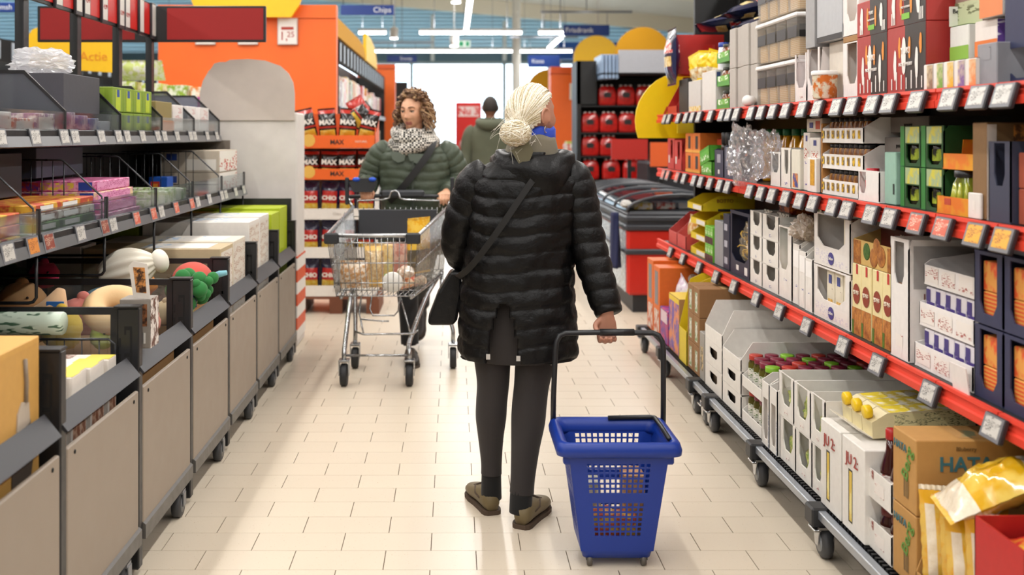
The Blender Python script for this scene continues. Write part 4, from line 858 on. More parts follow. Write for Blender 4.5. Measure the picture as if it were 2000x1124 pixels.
carton('pasta_box', 'small cream carton lying on the wide red lettered carton', (XF+.01, 4.0, Z2+.237), .17, .2, .055, M('#cfc6b8', .6, 'card'), prints=[('f', .1, .4, .2, .8, M('#b0482c', .5)), ('f', .55, .8, .3, .7, M('#39407a', .5))])
carton('yellow_front_box', 'white carton with a yellow grain window at the shelf edge', (1.412, 3.985, Z2), .10, .018, .135, M('#e2ddd6', .6, 'card'), prints=[('f', .15, .65, .2, .95, M('#dca528', .5, 'crunch', '#b8801c'))])
# tiered white spice rack
KLID = M('#17181a', .35)
for r in range(3):
    z = Z2+r*.098
    tray('spice_tray', f'white notched tray of spice jars, {TIER[3][r]} of three', (XF, 3.57, z), .395, .30, .092, M('#e4e0da', .6, 'card'), lip=.055, slope=.2, inner=SHADE, prints=[('f', .06+.125*k, .06+.125*k+.06, .18, .5, M('#6a5436', .5, 'patch', '#d9b02a', scale=2)) for k in range(8)])
    for k in range(8):
        for q in range(2): jar(f'spice jar with black lid, {TIER[3][r]} white tray, {["front", "rear"][q]} row, {ORD[k]} from the mint box side', (XF+.035+.055*q, 3.60+.047*k, z+.005), .020, .088, M('#7a4a20', .25, 'patch', '#b8862a'), KLID, group='spice jars on the middle shelf')
MB().box(0, .30, 0, .013, 0, .27, M('#a8743a', .7, 'card'), .002).build('brown_divider', None, (XF, 3.968, Z2), (0, 0, 0), 'brown cardboard divider at the side of the spice rack', 'divider')
for k in range(2): carton('grey_tray', f'long grey brown tray marked in small capitals, {["lower", "upper"][k]} of two over the spice rack', (1.50+.02*k, 3.30-.03*k, Z2+.163+k*.07), .26+.03*k, .26, .055, M('#77706a', .7, 'card'), text=[('f', 'JAPANESE', .014, .5, .45, M('#2c2826', .6))])
tray('white_box', 'white box with one red labelled jar in front of the spice rack', (1.408, 3.385, Z2), .175, .13, .105, M('#e4e0dc', .6, 'card'), window=(.62, .95, .25, .95), lip=.1, slope=.05, inner=SHADE)
jar('red labelled jar with a red lid in the white box', (1.445, 3.525, Z2+.006), .024, .105, M('#4a2c1a', .25), M('#b8202a', .4), M('#c02a34', .4, 'print', '#e6c8a0'))
carton('mint_box', 'plain mint green box standing between spices and the green display', (1.42, 3.285, Z2), .085, .25, .17, M('#8fb5a4', .55, 'card'), prints=[('f', .1, .25, .2, .4, M('#2b3a34', .5))])
for r in range(2):
    for k in range(2):
        y = 3.13-k*.145
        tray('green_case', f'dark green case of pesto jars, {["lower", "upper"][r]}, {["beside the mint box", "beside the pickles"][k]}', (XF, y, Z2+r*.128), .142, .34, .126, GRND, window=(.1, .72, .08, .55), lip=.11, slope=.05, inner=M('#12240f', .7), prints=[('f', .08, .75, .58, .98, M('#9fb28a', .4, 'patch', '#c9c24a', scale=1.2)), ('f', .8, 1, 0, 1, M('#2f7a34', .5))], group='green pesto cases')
        for q in range(2): jar(f'pesto jar with lime label, {["near", "far"][q]} one in the {["lower", "upper"][r]} green case {["beside the mint box", "beside the pickles"][k]}', (XF+.035, y+.035+.055*q, Z2+r*.128+.005), .024, .085, M('#2a2a1c', .25), KLID, M('#a8b83a', .4, 'patch', '#1c1c18', scale=1.5), group='pesto jars')
ORY = M('#d9961f', .5, 'patch', '#d9741f', scale=.5)
tray('pickle_tray', 'yellow orange pickle tray holding one jar at the shelf edge', (1.412, 2.80, Z2), .19, .12, .09, ORY, lip=.05, mid=(.05, .05), slope=.42, prints=[('f', .55, .75, .3, .5, M('#b8442c', .5))])
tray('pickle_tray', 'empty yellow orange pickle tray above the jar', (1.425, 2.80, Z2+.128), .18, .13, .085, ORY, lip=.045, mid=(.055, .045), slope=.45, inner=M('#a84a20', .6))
t = thing('pickle_jar', 'large jar of green pickles with a black lid in the yellow tray', 'jar', (1.46, 2.90, Z2+.006))
MB().lathe([(.036, 0), (.038, .006), (.038, .085), (.032, .1), (.032, .104)], (0, 0, 0), M('#7d8a2a', .12, 'patch', '#4f5a1c', scale=.8, coat=.6), 18).build('glass_body', t); MB().lathe([(.036, .100), (.037, .102), (.037, .118), (.034, .12)], (0, 0, 0), KLID, 18).build('lid', t)
for k in range(5): MB().tube([(-.034*cos(k*.5-1), .034*sin(k*.5-1), .008), (-.038*cos(k*.5-1), .038*sin(k*.5-1), .045), (-.034*cos(k*.5-1), .034*sin(k*.5-1), .085)], [.005, .0085, .005], M('#a8ad3a', .25, coat=.5), 8).build('pickle', t)
carton('brown_case', 'tall brown case with a printed edge of fruit pictures', (1.415, 2.715, Z2), .075, .32, .26, M('#80603c', .7, 'card'), prints=[('e', .0, .08, 0, .98, M('#dccfc4', .5)), ('e', .08, .2, .0, .6, M('#b8452e', .5, 'patch', '#dfc9a0', scale=1.5)), ('e', .22, .34, .2, .98, M('#d98a3a', .5, 'patch', '#6a4426', scale=1.5))])
carton('white_card_box', 'small white front box below the tall brown case', (1.405, 2.73, Z2), .065, .009, .07, M('#e0dad4', .6, 'card'), prints=[('f', .4, .6, .3, .7, LOGOR)])
tray('navy_case', 'dark blue grey case with a tall rounded window on the middle shelf', (1.415, 2.60, Z2), .105, .30, .21, NAVYG, window=(.25, .75, .45, .98), end_window=(.2, .75, .42, .98), lip=.19, slope=.05, inner=M('#777a80', .6), prints=[('e', .35, .6, .16, .26, M('#8fc0c9', .5, 'patch', '#3b3f52', scale=2))])
for k in range(2): carton('brick_pack', f'red brown pack beside the dark blue grey case, {["lower", "upper"][k]}', (1.43, 2.47, Z2+.092*k), .12, .2, .09, M('#9a4a34', .5, 'card'), prints=[('e', .3, .6, .3, .7, M('#2f3f7a', .5))])
# ================================================================ THIRD SHELF
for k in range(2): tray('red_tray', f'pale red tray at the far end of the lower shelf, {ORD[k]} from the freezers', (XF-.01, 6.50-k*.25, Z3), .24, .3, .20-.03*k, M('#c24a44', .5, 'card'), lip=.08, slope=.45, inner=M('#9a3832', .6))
bag('orange snack bag slumped in the pale red tray', (1.50, 6.37, Z3+.01), .2, .17, .07, [M('#c98a3a', .3, 'patch', '#e0c9a0')], lambda u, v, s_: 0, 'or', (0, 0, -pi/2))
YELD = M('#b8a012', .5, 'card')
for r in range(4):
    t = tray('yellow_tray', f'yellow fruit snack tray with black stripe, {TIER[4][r]} of its stack on the lower shelf', (XF-.02*(r == 3), 5.80, Z3+r*.09), .36, .30, .085, YEL, lip=.035, slope=.30, inner=YELD, prints=[('e', .3, 1, .0, .16, CBK), ('e', .55, .9, .02, .14, REDC), ('f', .05, .6, .05, .35, PALE)], group='yellow trays on the lower shelf')
    lettering('BOTTO', .028, M('#8a4a1c', .5), t, (.13, -.0015, .058), FACE_CAM)
for r in range(2): packets(lambda q, r=r: f'green fruit pouch pack in the {["lower", "upper"][r]} row, {ORD[q]} from the silver grey case', (XF-.005, 5.62, Z3+r*.098), 3, .058, .05, .096, [M('#6ab03a', .45, 'card')], prints=[('f', .1, .9, .5, .9, pr('#7ab84a', '#f0f0e0', 2)), ('f', 0, 1, 0, .4, M('#5a1f2a', .4, 'patch', '#2a1018', scale=2))], group=f'green pouch packs {["lower", "upper"][r]} row')
carton('silver_case', 'plain silver grey case beside the green pouch packs', (XF, 5.43, Z3), .17, .3, .24, M('#8e8f92', .5, 'card'))
carton('navy_slim_case', 'slim navy case with small white labels beside the pasta display', (XF, 5.30, Z3), .12, .28, .29, NAVY, prints=[('f', .3, .8, .1+.3*k, .22+.3*k, M('#a9a9b4', .5)) for k in range(3)])
tray('pasta_case', 'navy display case with a bag of ribbon pasta on the lower shelf', (XF, 4.94, Z3), .34, .34, .32, NAVY, window=(.08, .92, .22, .95), lip=.3, slope=.05, inner=M('#86888c', .6), prints=[('f', .55, .68, .08, .16, PALE), ('f', .1, .25, .05, .17, PALE)])
PST = M('#e0b94a', .5)
pb = MB()
for k in range(60):
    cx, cy, cz = random.uniform(.02, .09), random.uniform(.06, .30), random.uniform(.02, .12)
    pts = [(cx+.02*cos(q*.9+k), cy+.03*sin(q*.7+k*2), cz+.02*sin(q*.8+k)) for q in range(6)]; pb.tube(pts, .0035, PST, 4)
pb.build('ribbon_pasta', None, (XF+.02, 4.94, Z3+.075), (0, 0, 0), 'loose yellow ribbon pasta in a clear bag inside the navy display', 'pasta', kind='stuff')
crumple('pasta_bag', 'clear bag around the ribbon pasta in the navy display', (XF+.08, 5.11, Z3+.155), .065, .14, .13, M('#fbf6e8', .1, 'film', alpha=.14, bump=20), seed=2, amp=.35, cat='bag')
for col, (y, W) in enumerate(((4.74, .19), (4.50, .235))):
    for r in range(3):
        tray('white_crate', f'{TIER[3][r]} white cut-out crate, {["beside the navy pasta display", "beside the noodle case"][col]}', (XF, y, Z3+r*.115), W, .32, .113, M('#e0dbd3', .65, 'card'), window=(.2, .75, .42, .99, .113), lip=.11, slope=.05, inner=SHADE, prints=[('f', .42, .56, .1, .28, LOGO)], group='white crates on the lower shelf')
        bag(f'small dark pouch in the {TIER[3][r]} crate {["beside the navy display", "beside the noodle case"][col]}', (XF+.06, y+W/2, Z3+r*.115+.006), W*.7, .09, .06, [M('#57524c', .3, 'patch', '#cfc9bd', scale=1.5)], lambda u, v, s_: 0, f'po{col}', (0, 0, -pi/2), seed=r)
t = thing('fruit_tub', 'clear tub of red dried fruit standing on the white crates', 'tub', (1.50, 4.56, Z3+.347))
MB().box(0, .2, 0, .16, 0, .085, M('#7a2418', .15, 'patch', '#c96a24', scale=1.2, coat=.6), .01).build('tub_body', t); MB().box(-.004, .204, -.004, .164, .085, .094, M('#c9c9c9', .2), .003).build('lid', t)
tray('noodle_case', 'white case with noodle and rice bags behind a tall window', (XF, 4.325, Z3), .17, .3, .31, M('#e2dcd4', .65, 'card'), window=(.3, .95, .4, .98), lip=.3, slope=.05, inner=SHADE, prints=[('f', .35, .6, .12, .28, LOGO)])
for k, (c1, c2, z) in enumerate((('#e0c04a', '#a8842a', .01), ('#d9cfbf', '#e9e2d6', .11), ('#5a9a4a', '#6a8fc0', .20))):
    bag(['bag of yellow noodles lowest in the noodle case', 'bag of white rice in the middle of the noodle case', 'green and blue bag topmost in the noodle case'][k], (XF+.06, 4.41, Z3+z), .13, .095, .07, [M(c1, .35, 'crunch' if k == 0 else 'patch', c2)], lambda u, v, s_: 0, f'nd{k}', (0, 0, -pi/2))
for k in range(3): tray('white_carton', f'torn white carton with closed front, {ORD[k]} from the noodle case', (XF-.005*k, 4.225-k*.09, Z3), .088, .3, .28-.015*k, M('#e2ddd6', .65, 'card'), lip=.25-.02*k, slope=.15, inner=SHADE, prints=[('f', .3, .6, .1, .3, LOGO), ('f', .1, .9, .55, .8, M('#efece8', .6))])
crumple('torn_film', 'torn silver and orange film sticking out of the white cartons', (1.46, 4.26, Z3+.315), .05, .10, .055, M('#e9ddcf', .15, 'film', alpha=.7, bump=20), seed=12, amp=.6)
bag('tall printed noodle bag poking up from the white cartons', (1.47, 4.10, Z3+.225), .07, .165, .02, [M('#d9d3c9', .2, 'patch', '#5a9a4a', scale=1.2, coat=.4)], lambda u, v, s_: 0, 'tall', (0, -.12, -pi/2))
OVAL = M('#3d3880', .5)
for r in range(2):
    t = tray('crispbread_case', f'{["lower", "upper"][r]} white case with a blue oval logo and a wide window', (XF-.01, 3.665, Z3+r*.205), .365, .34, .20, M('#e2dcd6', .65, 'card'), window=(.12, .9, .38, .97), lip=.18, slope=.1, inner=M('#5c5956', .8), prints=[('f', .05, .95, .05, .3, pr('#e2dcd6', '#cfc8cf', 1))])
    MB().add([(-.002, .18+.03*cos(q*pi/8), .035+.024*sin(q*pi/8)) for q in range(16)], [list(range(16))], OVAL).build('logo', t)
    lettering('Selton', .016, PALE, t, (-.003, .18, .035), FACE_NX)
    n_ = 3 if r == 0 else 1
    for k in range(n_):
        carton('crispbread_pack', f'cream pack with wheat picture behind the {["lower", "upper"][r]} blue oval case window'+('' if n_ == 1 else f', {ORD[k]} one'), (XF+.01, 3.70+k*.085, Z3+r*.205+.006), .075, .2, .185, M('#e0d6c0', .5, 'card'), prints=[('f', .2, .8, .45, .62, pr('#e0d6c0', '#7a2c24', .7)), ('f', .2, .8, .05, .4, M('#d9a94a', .5, 'patch', '#e9d9b0')), ('f', .3, .7, .72, .9, M('#3f4a8c', .5))])
CHK = M('#c9853a', .5, 'crunch', '#8a4a1a', scale=.5); CREAM = M('#e6d6a0', .5, 'card')
for k in range(4):
    t = carton('breadcrumb_box', f'cream breadcrumb box with red brown medallion, {ORD[k]} from the blue oval cases', (XF-.005, 3.575-k*.083-(.01 if k > 1 else 0), Z3), .08, .22, .25, CREAM, prints=[('f', 0, 1, 0, .38, CHK), ('f', .35, .55, .86, 1, M('#b8302a', .5)), ('f', .8, 1, .0, .2, M('#7a9a2a', .5, 'patch', '#4a6a1c')), ('e', .1, .9, .1, .9, pr('#d9c68a', '#8a5a2a', 1.5))])
    MB().add([(-.002, .04+.03*cos(q*pi/8), .145+.036*sin(q*pi/8)) for q in range(16)], [list(range(16))], M('#8a3420', .5)).build('medallion', t)
    lettering('빵가루', .017, M('#efe6d2', .5), t, (-.003, .04, .148), FACE_NX)
t = tray('breading_case', 'open picture case of fried chicken and broccoli above the breadcrumb boxes', (XF-.0, 3.32, Z3+.252), .335, .34, .14, M('#d9b46a', .5, 'card'), lip=.085, slope=.45, inner=M('#6a5a4a', .8))
p = MB(); p.box(-.0012, -.0006, .0, .05, .0, .08, CHK).box(-.0012, -.0006, .27, .335, 0, .082, CHK); p.build('print', t, kind='stuff')
for k, (y, z, r_, m) in enumerate(((.22, .05, .030, M('#4f7a2a', .6, 'crunch', '#2c4a1a', scale=.8)), (.16, .035, .034, CHK), (.10, .045, .036, CHK), (.135, .075, .03, CHK))):
    MB().lathe([(r_, -.0006), (r_*.9, -.0014), (.001, -.002)], (0, y, z), m, 16, axis='x').build('picture', t)
carton('red_pack', 'dark red pack glimpsed above the fried chicken case', (1.52, 3.34, Z3+.262), .3, .22, .12, M('#6a241a', .5, 'card'), text=[('f', 'BULL', .04, .3, .75, M('#e6dfd2', .5))])
t = tray('rice_case', 'tall white case lettered JAPANESE beside the purple pouch trays', (XF-.02, 3.17, Z3), .13, .30, .38, M('#e4dfdb', .6, 'card'), window=(.25, .8, .62, .97), lip=.35, slope=.04, inner=SHADE, prints=[('e', .05, .9, .6, .95, M('#a9a6a4', .6, 'card')), ('f', .3, .7, .1, .2, LOGOR)])  # grey band on the end face is shading put in as colour, not print
lettering('JAPANESE', .035, M('#7a4a44', .5), t, (.12, -.002, .20), FACE_CAM)
bag('dark red rice pouch showing in the lower part of the tall white case', (XF-.0, 3.235, Z3+.02), .09, .19, .02, [M('#5a241c', .3, 'patch', '#c9a080')], lambda u, v, s_: 0, 'ricep', (0, 0, -pi/2))
PUR = M('#4a3a80', .4, 'patch', '#d9cfd9', scale=.9); MED = M('#b8824a', .5)
for r in range(3):
    z = Z3+r*.125
    y0 = 2.80+.015*r; W = .35-.02*r
    t = tray('pouch_tray', f'white stepped pouch tray, {TIER[3][r]} of three before the navy display', (1.42+.012*r, y0, z), W, .28, .11, M('#e6e1dd', .6, 'card'), lip=.07 if r < 2 else .06, slope=.95, inner=SHADE, mid=(.02, .075), prints=[('f', .04+.33*k, .30+.33*k, .1, .5, LOGOR) for k in range(3)])
    if r < 2:
        for k in range(5): 
            o = carton('grain_pouch', f'purple and white grain pouch in the {["bottom", "middle"][r]} stepped tray, {ORD[k]} from the navy cases', (1.435+.012*r, y0+.010+k*.062, z+.006), .059, .12, .112, M('#d9d4da', .4, 'card'), prints=[('f', .05, .95, .05, .62, PUR), ('f', .5, .95, .62, .95, M('#3f3378', .4)), ('f', .3, .75, .1, .3, MED), ('e', 0, 1, 0, .7, M('#3f3378', .4, 'patch', '#c9c0cf'))], group=f'grain pouches {r}', cat='pouch')
MB().box(0, .003, 0, .09, 0, .085, M('#e6e0dc', .6, 'card')).build('paper_card', None, (1.40, 2.775, Z3-.012), (0, radians(-8), 0), 'loose white card tucked behind the red rail by the pouch trays', 'card')
for r in range(2):
    for k in range(2):
        y = 2.645-k*.15
        tray('navy_case', f'navy display case of orange packs, {["lower", "upper"][r]}, {["next to the pouch trays", "at the near shelf end"][k]}', (1.42, y, Z3+r*.20), .145, .30, .195, M('#2f3350', .5, 'card'), window=(.2, .8, .15, .95), lip=.19, slope=.04, inner=M('#777a84', .6), end_window=None)
        for q in range(2): carton('orange_pack', f'orange pack, {["low", "high"][q]} in the {["lower", "upper"][r]} navy case {["next to the pouch trays", "at the near end"][k]}', (1.432, y+.02, Z3+r*.20+.006+q*.082), .10, .2, .08, M('#d9562a', .5, 'stripes' if q == 0 else 'patch', '#e09a4a', scale=30 if q == 0 else 1), cat='packet')
carton('blue_lid_case', 'pale blue grey case on top of the navy displays', (1.45, 2.5, Z3+.398), .30, .3, .035, M('#8a93a4', .5, 'card'))
# ================================================================ BASE GOODS ON THE DOLLIES
CRATE = M('#e2ded7', .65, 'card')
for k in range(2):
    t = carton('orange_display', f'tall orange display box, {["outer one next to the freezer", "inner one with a round white V badge"][k]}', (XB, 6.40-k*.20, Z0), .19, .34, .445-.02*k, M('#d9681f', .5, 'card'), prints=[('f', .25, .75, .45, .93, M('#7d7d80', .5)), ('f', .1, .9, .02, .38, M('#d9d0c4', .5, 'patch', '#c0562a', scale=1.2)), ('e', .2, .95, .15, .6, M('#d9681f', .5, 'patch', '#e08a48', scale=.6))])
    if k:
        MB().add([(.20+.028*cos(q*pi/10), -.0015, .36+.028*sin(q*pi/10)) for q in range(20)], [list(range(20))], M('#e9e0d4', .5)).build('badge', t); lettering('V', .035, M('#c0562a', .5), t, (.20, -.003, .37), FACE_CAM)
carton('pink_case', 'magenta printed case below the white sack', (XB, 5.96, Z0), .22, .3, .20, M('#b83a6a', .5, 'patch', '#6a3a8c'), prints=[('f', .1, .9, .6, .95, M('#d9c0c9', .5, 'print', '#b83a6a'))])
bag('white sack slumped over the magenta case', (1.36, 6.06, Z0+.205), .2, .16, .09, [M('#d3cfd2', .3, 'patch', '#b8a6b8')], lambda u, v, s_: 0, 'sack', (0, .25, -pi/2))
carton('sweet_case', 'purple and yellow printed case with brown sides beside the yellow case', (XB, 5.66, Z0), .27, .22, .32, KRAFT, prints=[('f', .02, .98, .02, .9, M('#6a4a9a', .45, 'patch', '#d9824a', scale=.7)), ('f', .02, .98, .9, .99, M('#e0c02a', .5)), ('t', 0, 1, 0, .5, M('#e0c02a', .5))])
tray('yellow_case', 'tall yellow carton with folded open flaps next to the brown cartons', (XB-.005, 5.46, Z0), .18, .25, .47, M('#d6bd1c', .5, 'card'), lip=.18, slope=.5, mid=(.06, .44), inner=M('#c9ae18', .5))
for c in range(2):
    for r in range(3):
        z = Z0+r*.150
        carton('brown_carton', f'brown carton with green and white label, {TIER[3][r]} of the {["inner", "outer"][c]} stack'.replace('inner', 'near').replace('outer', 'far'), (XB+.0, 5.20+c*.128, z), .125, .27, .148, M('#8f6840', .75, 'card'), prints=[('f', .3, .72, .12, .82, M('#dcd9cf', .5, 'patch', '#6a8a4a', scale=2.2))], tape=M('#b89a6a', .4), group='brown cartons on the dolly')
carton('grey_slim_box', 'slim grey box squeezed between brown cartons and white crates', (XB, 5.10, Z0), .09, .25, .24, M('#9a968f', .6, 'card'), prints=[('f', .2, .8, .2, .7, M('#4a4744', .5, 'patch', '#d9c08a', scale=2))])
def crate(label, x, y, z, W, D, H, holes=True, lip=.5, group=None):
    return tray('white_crate', label, (x, y, z), W, D, H, CRATE, lip=H*lip, slope=.12, inner=M('#cfcbc6', .7, 'card'), window=(.28, .72, .35, .75, H) if holes else None, group=group)
zc = Z0
for r in range(3):
    crate(f'white crate with dark hand hole, {TIER[3][r]} of the stack beside the brown cartons', XB, 4.76, zc, .32, .46, .115 if r < 2 else .18, r < 2, .95 if r < 2 else .35); zc += .117
for r in range(2):
    MB().box(.02, .4, .02, .28, .006, .09, M('#3a332c', .6, 'crunch', '#5a4a34')).build('dried_mushrooms', None, (XB, 4.77, Z0+r*.117), (0, 0, 0), f'dark dried goods inside the {["bottom", "middle"][r]} white crate', 'food', kind='thing')
for r in range(3):
    crate(f'small white crate with side notch, {TIER[3][r]} of the middle stack', XB, 4.45, Z0+r*.10, .30, .44, .098 if r < 2 else .13, True if r < 2 else False, .95 if r < 2 else .4)
    if r < 2: MB().box(.02, .38, .02, .26, .006, .08, M('#2c2622', .5)).build('dark_packs', None, (XB, 4.46, Z0+r*.10), (0, 0, 0), f'dark packs inside the {["bottom", "second"][r]} small white crate', 'packet')
for r in range(2):
    crate(f'{["lower", "upper"][r]} white crate of pickled vegetable jars', XB, 4.12, Z0+r*.150, .31, .50, .092, False, .5)
    for i in range(4):
        for k in range(7 if r else 1):
            g = (i+k) % 5 == 0; red = (i*3+k) % 4 == 1
            jar(('green' if g else 'bright red' if red else 'dark red')+f' lidded jar, {["lower", "upper"][r]} jar crate, {ORD[i]} row, {ORD[k]} from the aisle', (XB+.048+.067*k, 4.160+i*.076, Z0+r*.150+.006), .033, .135 if r else .130, M('#3a2414', .2, 'patch', '#55501c'), M('#7fb32c', .35) if g else (M('#b0362a', .35) if red else M('#7a2438', .35)), pr('#d9d6cc', '#5a7a3a', 1.5), group='jars in the white jar crates')
for k in range(2):
    tray('white_slim_case', f'tall narrow white case with dashed edges, {ORD[k]} from the jar crates', (XB-.01, 4.02-.10*k, Z0), .095, .22, .28-.01*k, CRATE, lip=.25, slope=.2, window=(.2, .8, .1, .75, .25), inner=LGREY, prints=[('f', .0, .12, 0, .5, M('#9a9ca6', .5, 'print', '#e0ddd8', scale=2))])
    bag(f'clear bag of nuts in the {["first", "second"][k]} tall narrow white case', (XB+.05, 4.065-.10*k, Z0+.01), .075, .17, .05, [M('#a87a5a', .25, 'patch', '#d9c7b8', scale=1.5)], lambda u, v, s_: 0, 'nuts', (0, 0, -pi/2), seed=k)
HERB = M('#5f8a2a', .45, 'crunch', '#c9c07a', scale=.6)
spots = [(3.74, 0, .175, .165), (3.57, 0, .165, .165), (3.76, 1, .17, .165), (3.585, 1, .17, .165), (3.445, 1, .135, .17), (3.455, 0, .11, .165)]
for i, (y, r, W, H) in enumerate(spots):
    z = Z0+r*.167
    t = tray('salad_case', f'white case with U-shaped window, {["lower", "upper"][r]} row, {["by the tall narrow cases", "in the middle", "", "in the middle", "by the drink cartons", "by the drink cartons"][i] or "by the tall narrow cases"}', (XB, y, z), W, .48, H, CRATE, window=(.17, .80, .30, .985), lip=H*.97, slope=.03, inner=M('#c6cbc0', .6), prints=[('f', .4, .6, .1, .2, LOGOR)], group='white cases with green packs')
    for k in range(2):
        nb = crumple('', '', (0, 0, 0), .030, W*.36, .06, HERB, seed=i*3+k, amp=.55, seg=22, rings=14, mb_only=True)
        nb.build('herb_pack', None, (XB+.042+.11*k, y+W/2, z+.064), (0, 0, 0), f'green and white leafy pack, {["front", "rear"][k]} in the {["lower", "upper"][r]} U-window case {["by the narrow cases", "in the middle", "by the narrow cases", "in the middle", "by the drinks", "by the drinks"][i]}', 'packet')
# white snack cartons with slim yellow window
for k in range(2):
    t = carton('cracker_box', f'white carton with red figures and a slim yellow window, {["beside the salad cases", "beside the ketchup"][k]}', (XB-.015, 3.265-.19*k, Z0), .175, .30, .285, CRATE, prints=[('f', .52, .70, .1, .68, M('#2b2416', .5)), ('f', .54, .66, .12, .66, M('#d9b83a', .4, 'patch', '#e9d98a')), ('e', .3, .7, .25, .45, M('#8a3a30', .5, 'patch', '#e2ded7', scale=2.5))])
    lettering('JU 2:', .05, M('#9a3a32', .5), t, (-.003, .09, .225), FACE_NX)
# juice cartons lying with their yellow caps to the aisle
JC = M('#d3c69a', .45, 'card')
for k in range(3):
    t = thing('drink_carton', f'cream drink carton with yellow cap lying on its side, {ORD[k]} from the salad cases', 'carton', (1.30, 3.335-.082*k, Z0+.292), group='drink cartons lying down')
    b = MB(); b.prism([(0, 0), (.32, 0), (.32, .076), (.05, .076), (0, .05)], 'y', 0, .078, JC); b.build('carton_body', t)
    MB().box(.06, .26, 0, .078, .0762, .0768, M('#e0c83a', .4, 'patch', '#e9e4d0', scale=1.1)).box(.07, .3, -.0008, 0, .005, .07, pr('#d6cc9a', '#6a6a4a', 2)).build('print', t, kind='stuff')
    MB().prism([(-.045, .03), (.0, .0), (.0, .004), (-.045, .034)], 'y', .002, .076, M('#e4dfd0', .5, 'card')).build('gable_fin', t)
    MB().lathe([(.019, -.02), (.021, -.018), (.021, .0), (.017, .004)], (.012, .04, .074), M('#ecc51c', .3), 16, axis='x').build('cap', t)
    t.rotation_euler = (0, radians(-4), 0)
# ketchup displays
KET = M('#3a100c', .15, coat=.6)
kp = [(.030, 0), (.032, .008), (.032, .09), (.016, .145), (.014, .18)]
for r in range(2):
    z = Z0+r*.15
    tray('ketchup_case', f'{["lower", "upper"][r]} white case of dark sauce bottles', (XB+.0, 2.92, z), .165, .30, .148 if r else .145, CRATE, lip=.085, slope=.85, mid=(.03, .11), inner=LGREY, prints=[('f', .3, .7, .15, .4, LOGOR), ('f', .75, .98, .4, .58, M('#8a2c24', .5, 'patch', '#e2ded7', scale=2))])
    for i in range(2):
        for k in range(2):
            if r == 0: jar(f'short dark sauce jar, lower case, {["front", "rear"][k]}, on the {["kraft box", "white carton"][i]} side', (XB+.05+.075*k, 2.965+i*.072, z+.005), .032, .12, KET, M('#5a1a14', .35), pr('#d9cfc4', '#7a2a20', 1.5), group='sauce jars')
            else: bottle(f'dark sauce bottle with red cap, {["front", "rear"][k]}, on the {["kraft box", "white carton"][i]} side of the upper case', (XB+.05+.075*k, 2.965+i*.072, z+.005), kp, KET, M('#a8201e', .35), pr('#e6dfd8', '#9a4038', 1.5), cap_h=.028, lab_r=(.12, .42), group='sauce bottles', name='ketchup_bottle')
# kraft boxes
BLU = M('#3d6f78', .6); GPEN = M('#5f8a3a', .6)
def hata(label, z, H, y=2.765):
    t = carton('kraft_box', label, (XB-.0, y, z), .145, .62, H, M('#b88a4c', .72, 'card'), prints=[('e', .09, .33, .06, .42, M('#ad8043', .7, 'print', '#4a3a22', scale=1.2)), ('t', .15, .8, .2, .6, M('#b58850', .7, 'print', '#7a7a58', scale=.8)), ('f', .3, .5, .15, .4, M('#8a6a3a', .7, 'bars', '#3a2c18'))], tape=M('#c9a468', .35))
    lettering('HATA', .055, BLU, t, (.135, -.002, H*.68), FACE_CAM, bold=.0012); lettering('Bluberry', .016, M('#7a5a30', .6), t, (.135, -.002, H*.89), FACE_CAM)
    lettering('HATA', .03, BLU, t, (-.002, .095, H*.8), FACE_NX); lettering('Berg', .055, GPEN, t, (-.002, .05, H*.62), (pi/2, radians(-70), -pi/2)); lettering('3 blok', .075, GPEN, t, (.36, -.002, H*.62), FACE_CAM)
    ic = MB(); ic.prism([(.075, H*.30), (.11, H*.30), (.106, H*.36), (.1, H*.37), (.098, H*.42), (.088, H*.42), (.086, H*.37), (.079, H*.36)], 'y', -.0022, -.0012, M('#3a2c1c', .6)); ic.build('icon', t)
    MB().frame([(.13, H*.36), (.165, H*.30), (.2, H*.36), (.165, H*.42)], [(.137, H*.36), (.165, H*.312), (.193, H*.36), (.165, H*.408)], 'y', -.002, -.0012, M('#6a5230', .6)).build('emblem', t)
    return t
hata('lower kraft box behind the yellow snack bags', Z0, .20); th = hata('kraft box lettered HATA with a torn opening beside the red rail', Z0+.203, .205)
MB().prism([(.30, .135), (.42, .135), (.40, .12), (.36, .115), (.31, .118)], 'y', -.05, -.0, M('#c9a468', .7, 'card')).build('torn_flap', th); MB().box(.27, .40, -.003, -.0012, .045, .125, DARK).build('torn_hole', th)
# yellow snack bags
def flip_pick(u, v, side):
    if v > .86: return 1
    if .34 < u < .50 and .12 < v < .8: return 3
    return 0 if int(u*7+.5) % 3 == 1 else 2
FB = [M('#e2d3b8', .15, 'crunch', '#f0e6d2', scale=.5, coat=.7), M('#e2a81c', .15, coat=.7), M('#dba11a', .18, 'patch', '#e0b84a', scale=.9, coat=.7), M('#3a2f1c', .2, 'patch', '#e2b01c', scale=1.4, coat=.7)]
for k in range(4): bag(f'yellow corn snack bag standing in the open carton, {ORD[k]} from the kraft boxes', (1.33+.02*(k % 2), 2.70-k*.068, Z0+.01), .16, .275-.012*(k % 3), .06, FB, flip_pick, 'flips', (0.04, -.05, -.38+.05*(k % 3)), 'standing corn snack bags', seed=k % 3, crump=.02)
FB2 = [M('#dba81a', .15, 'patch', '#e6c65a', scale=.4, coat=.8), M('#a8842a', .2, 'patch', '#d9a51c', coat=.7), M('#e2d3b8', .15, 'crunch', '#f0e6d2', scale=.5, coat=.7)]
bag('big yellow snack bag lying across the standing bags', (1.235, 2.60, .455), .20, .27, .10, FB2, lambda u, v, s_: 0 if .25 < v < .8 else (2 if v < .92 else 1), 'lay1', (radians(62), 0, radians(78)), seed=2, crump=.018)
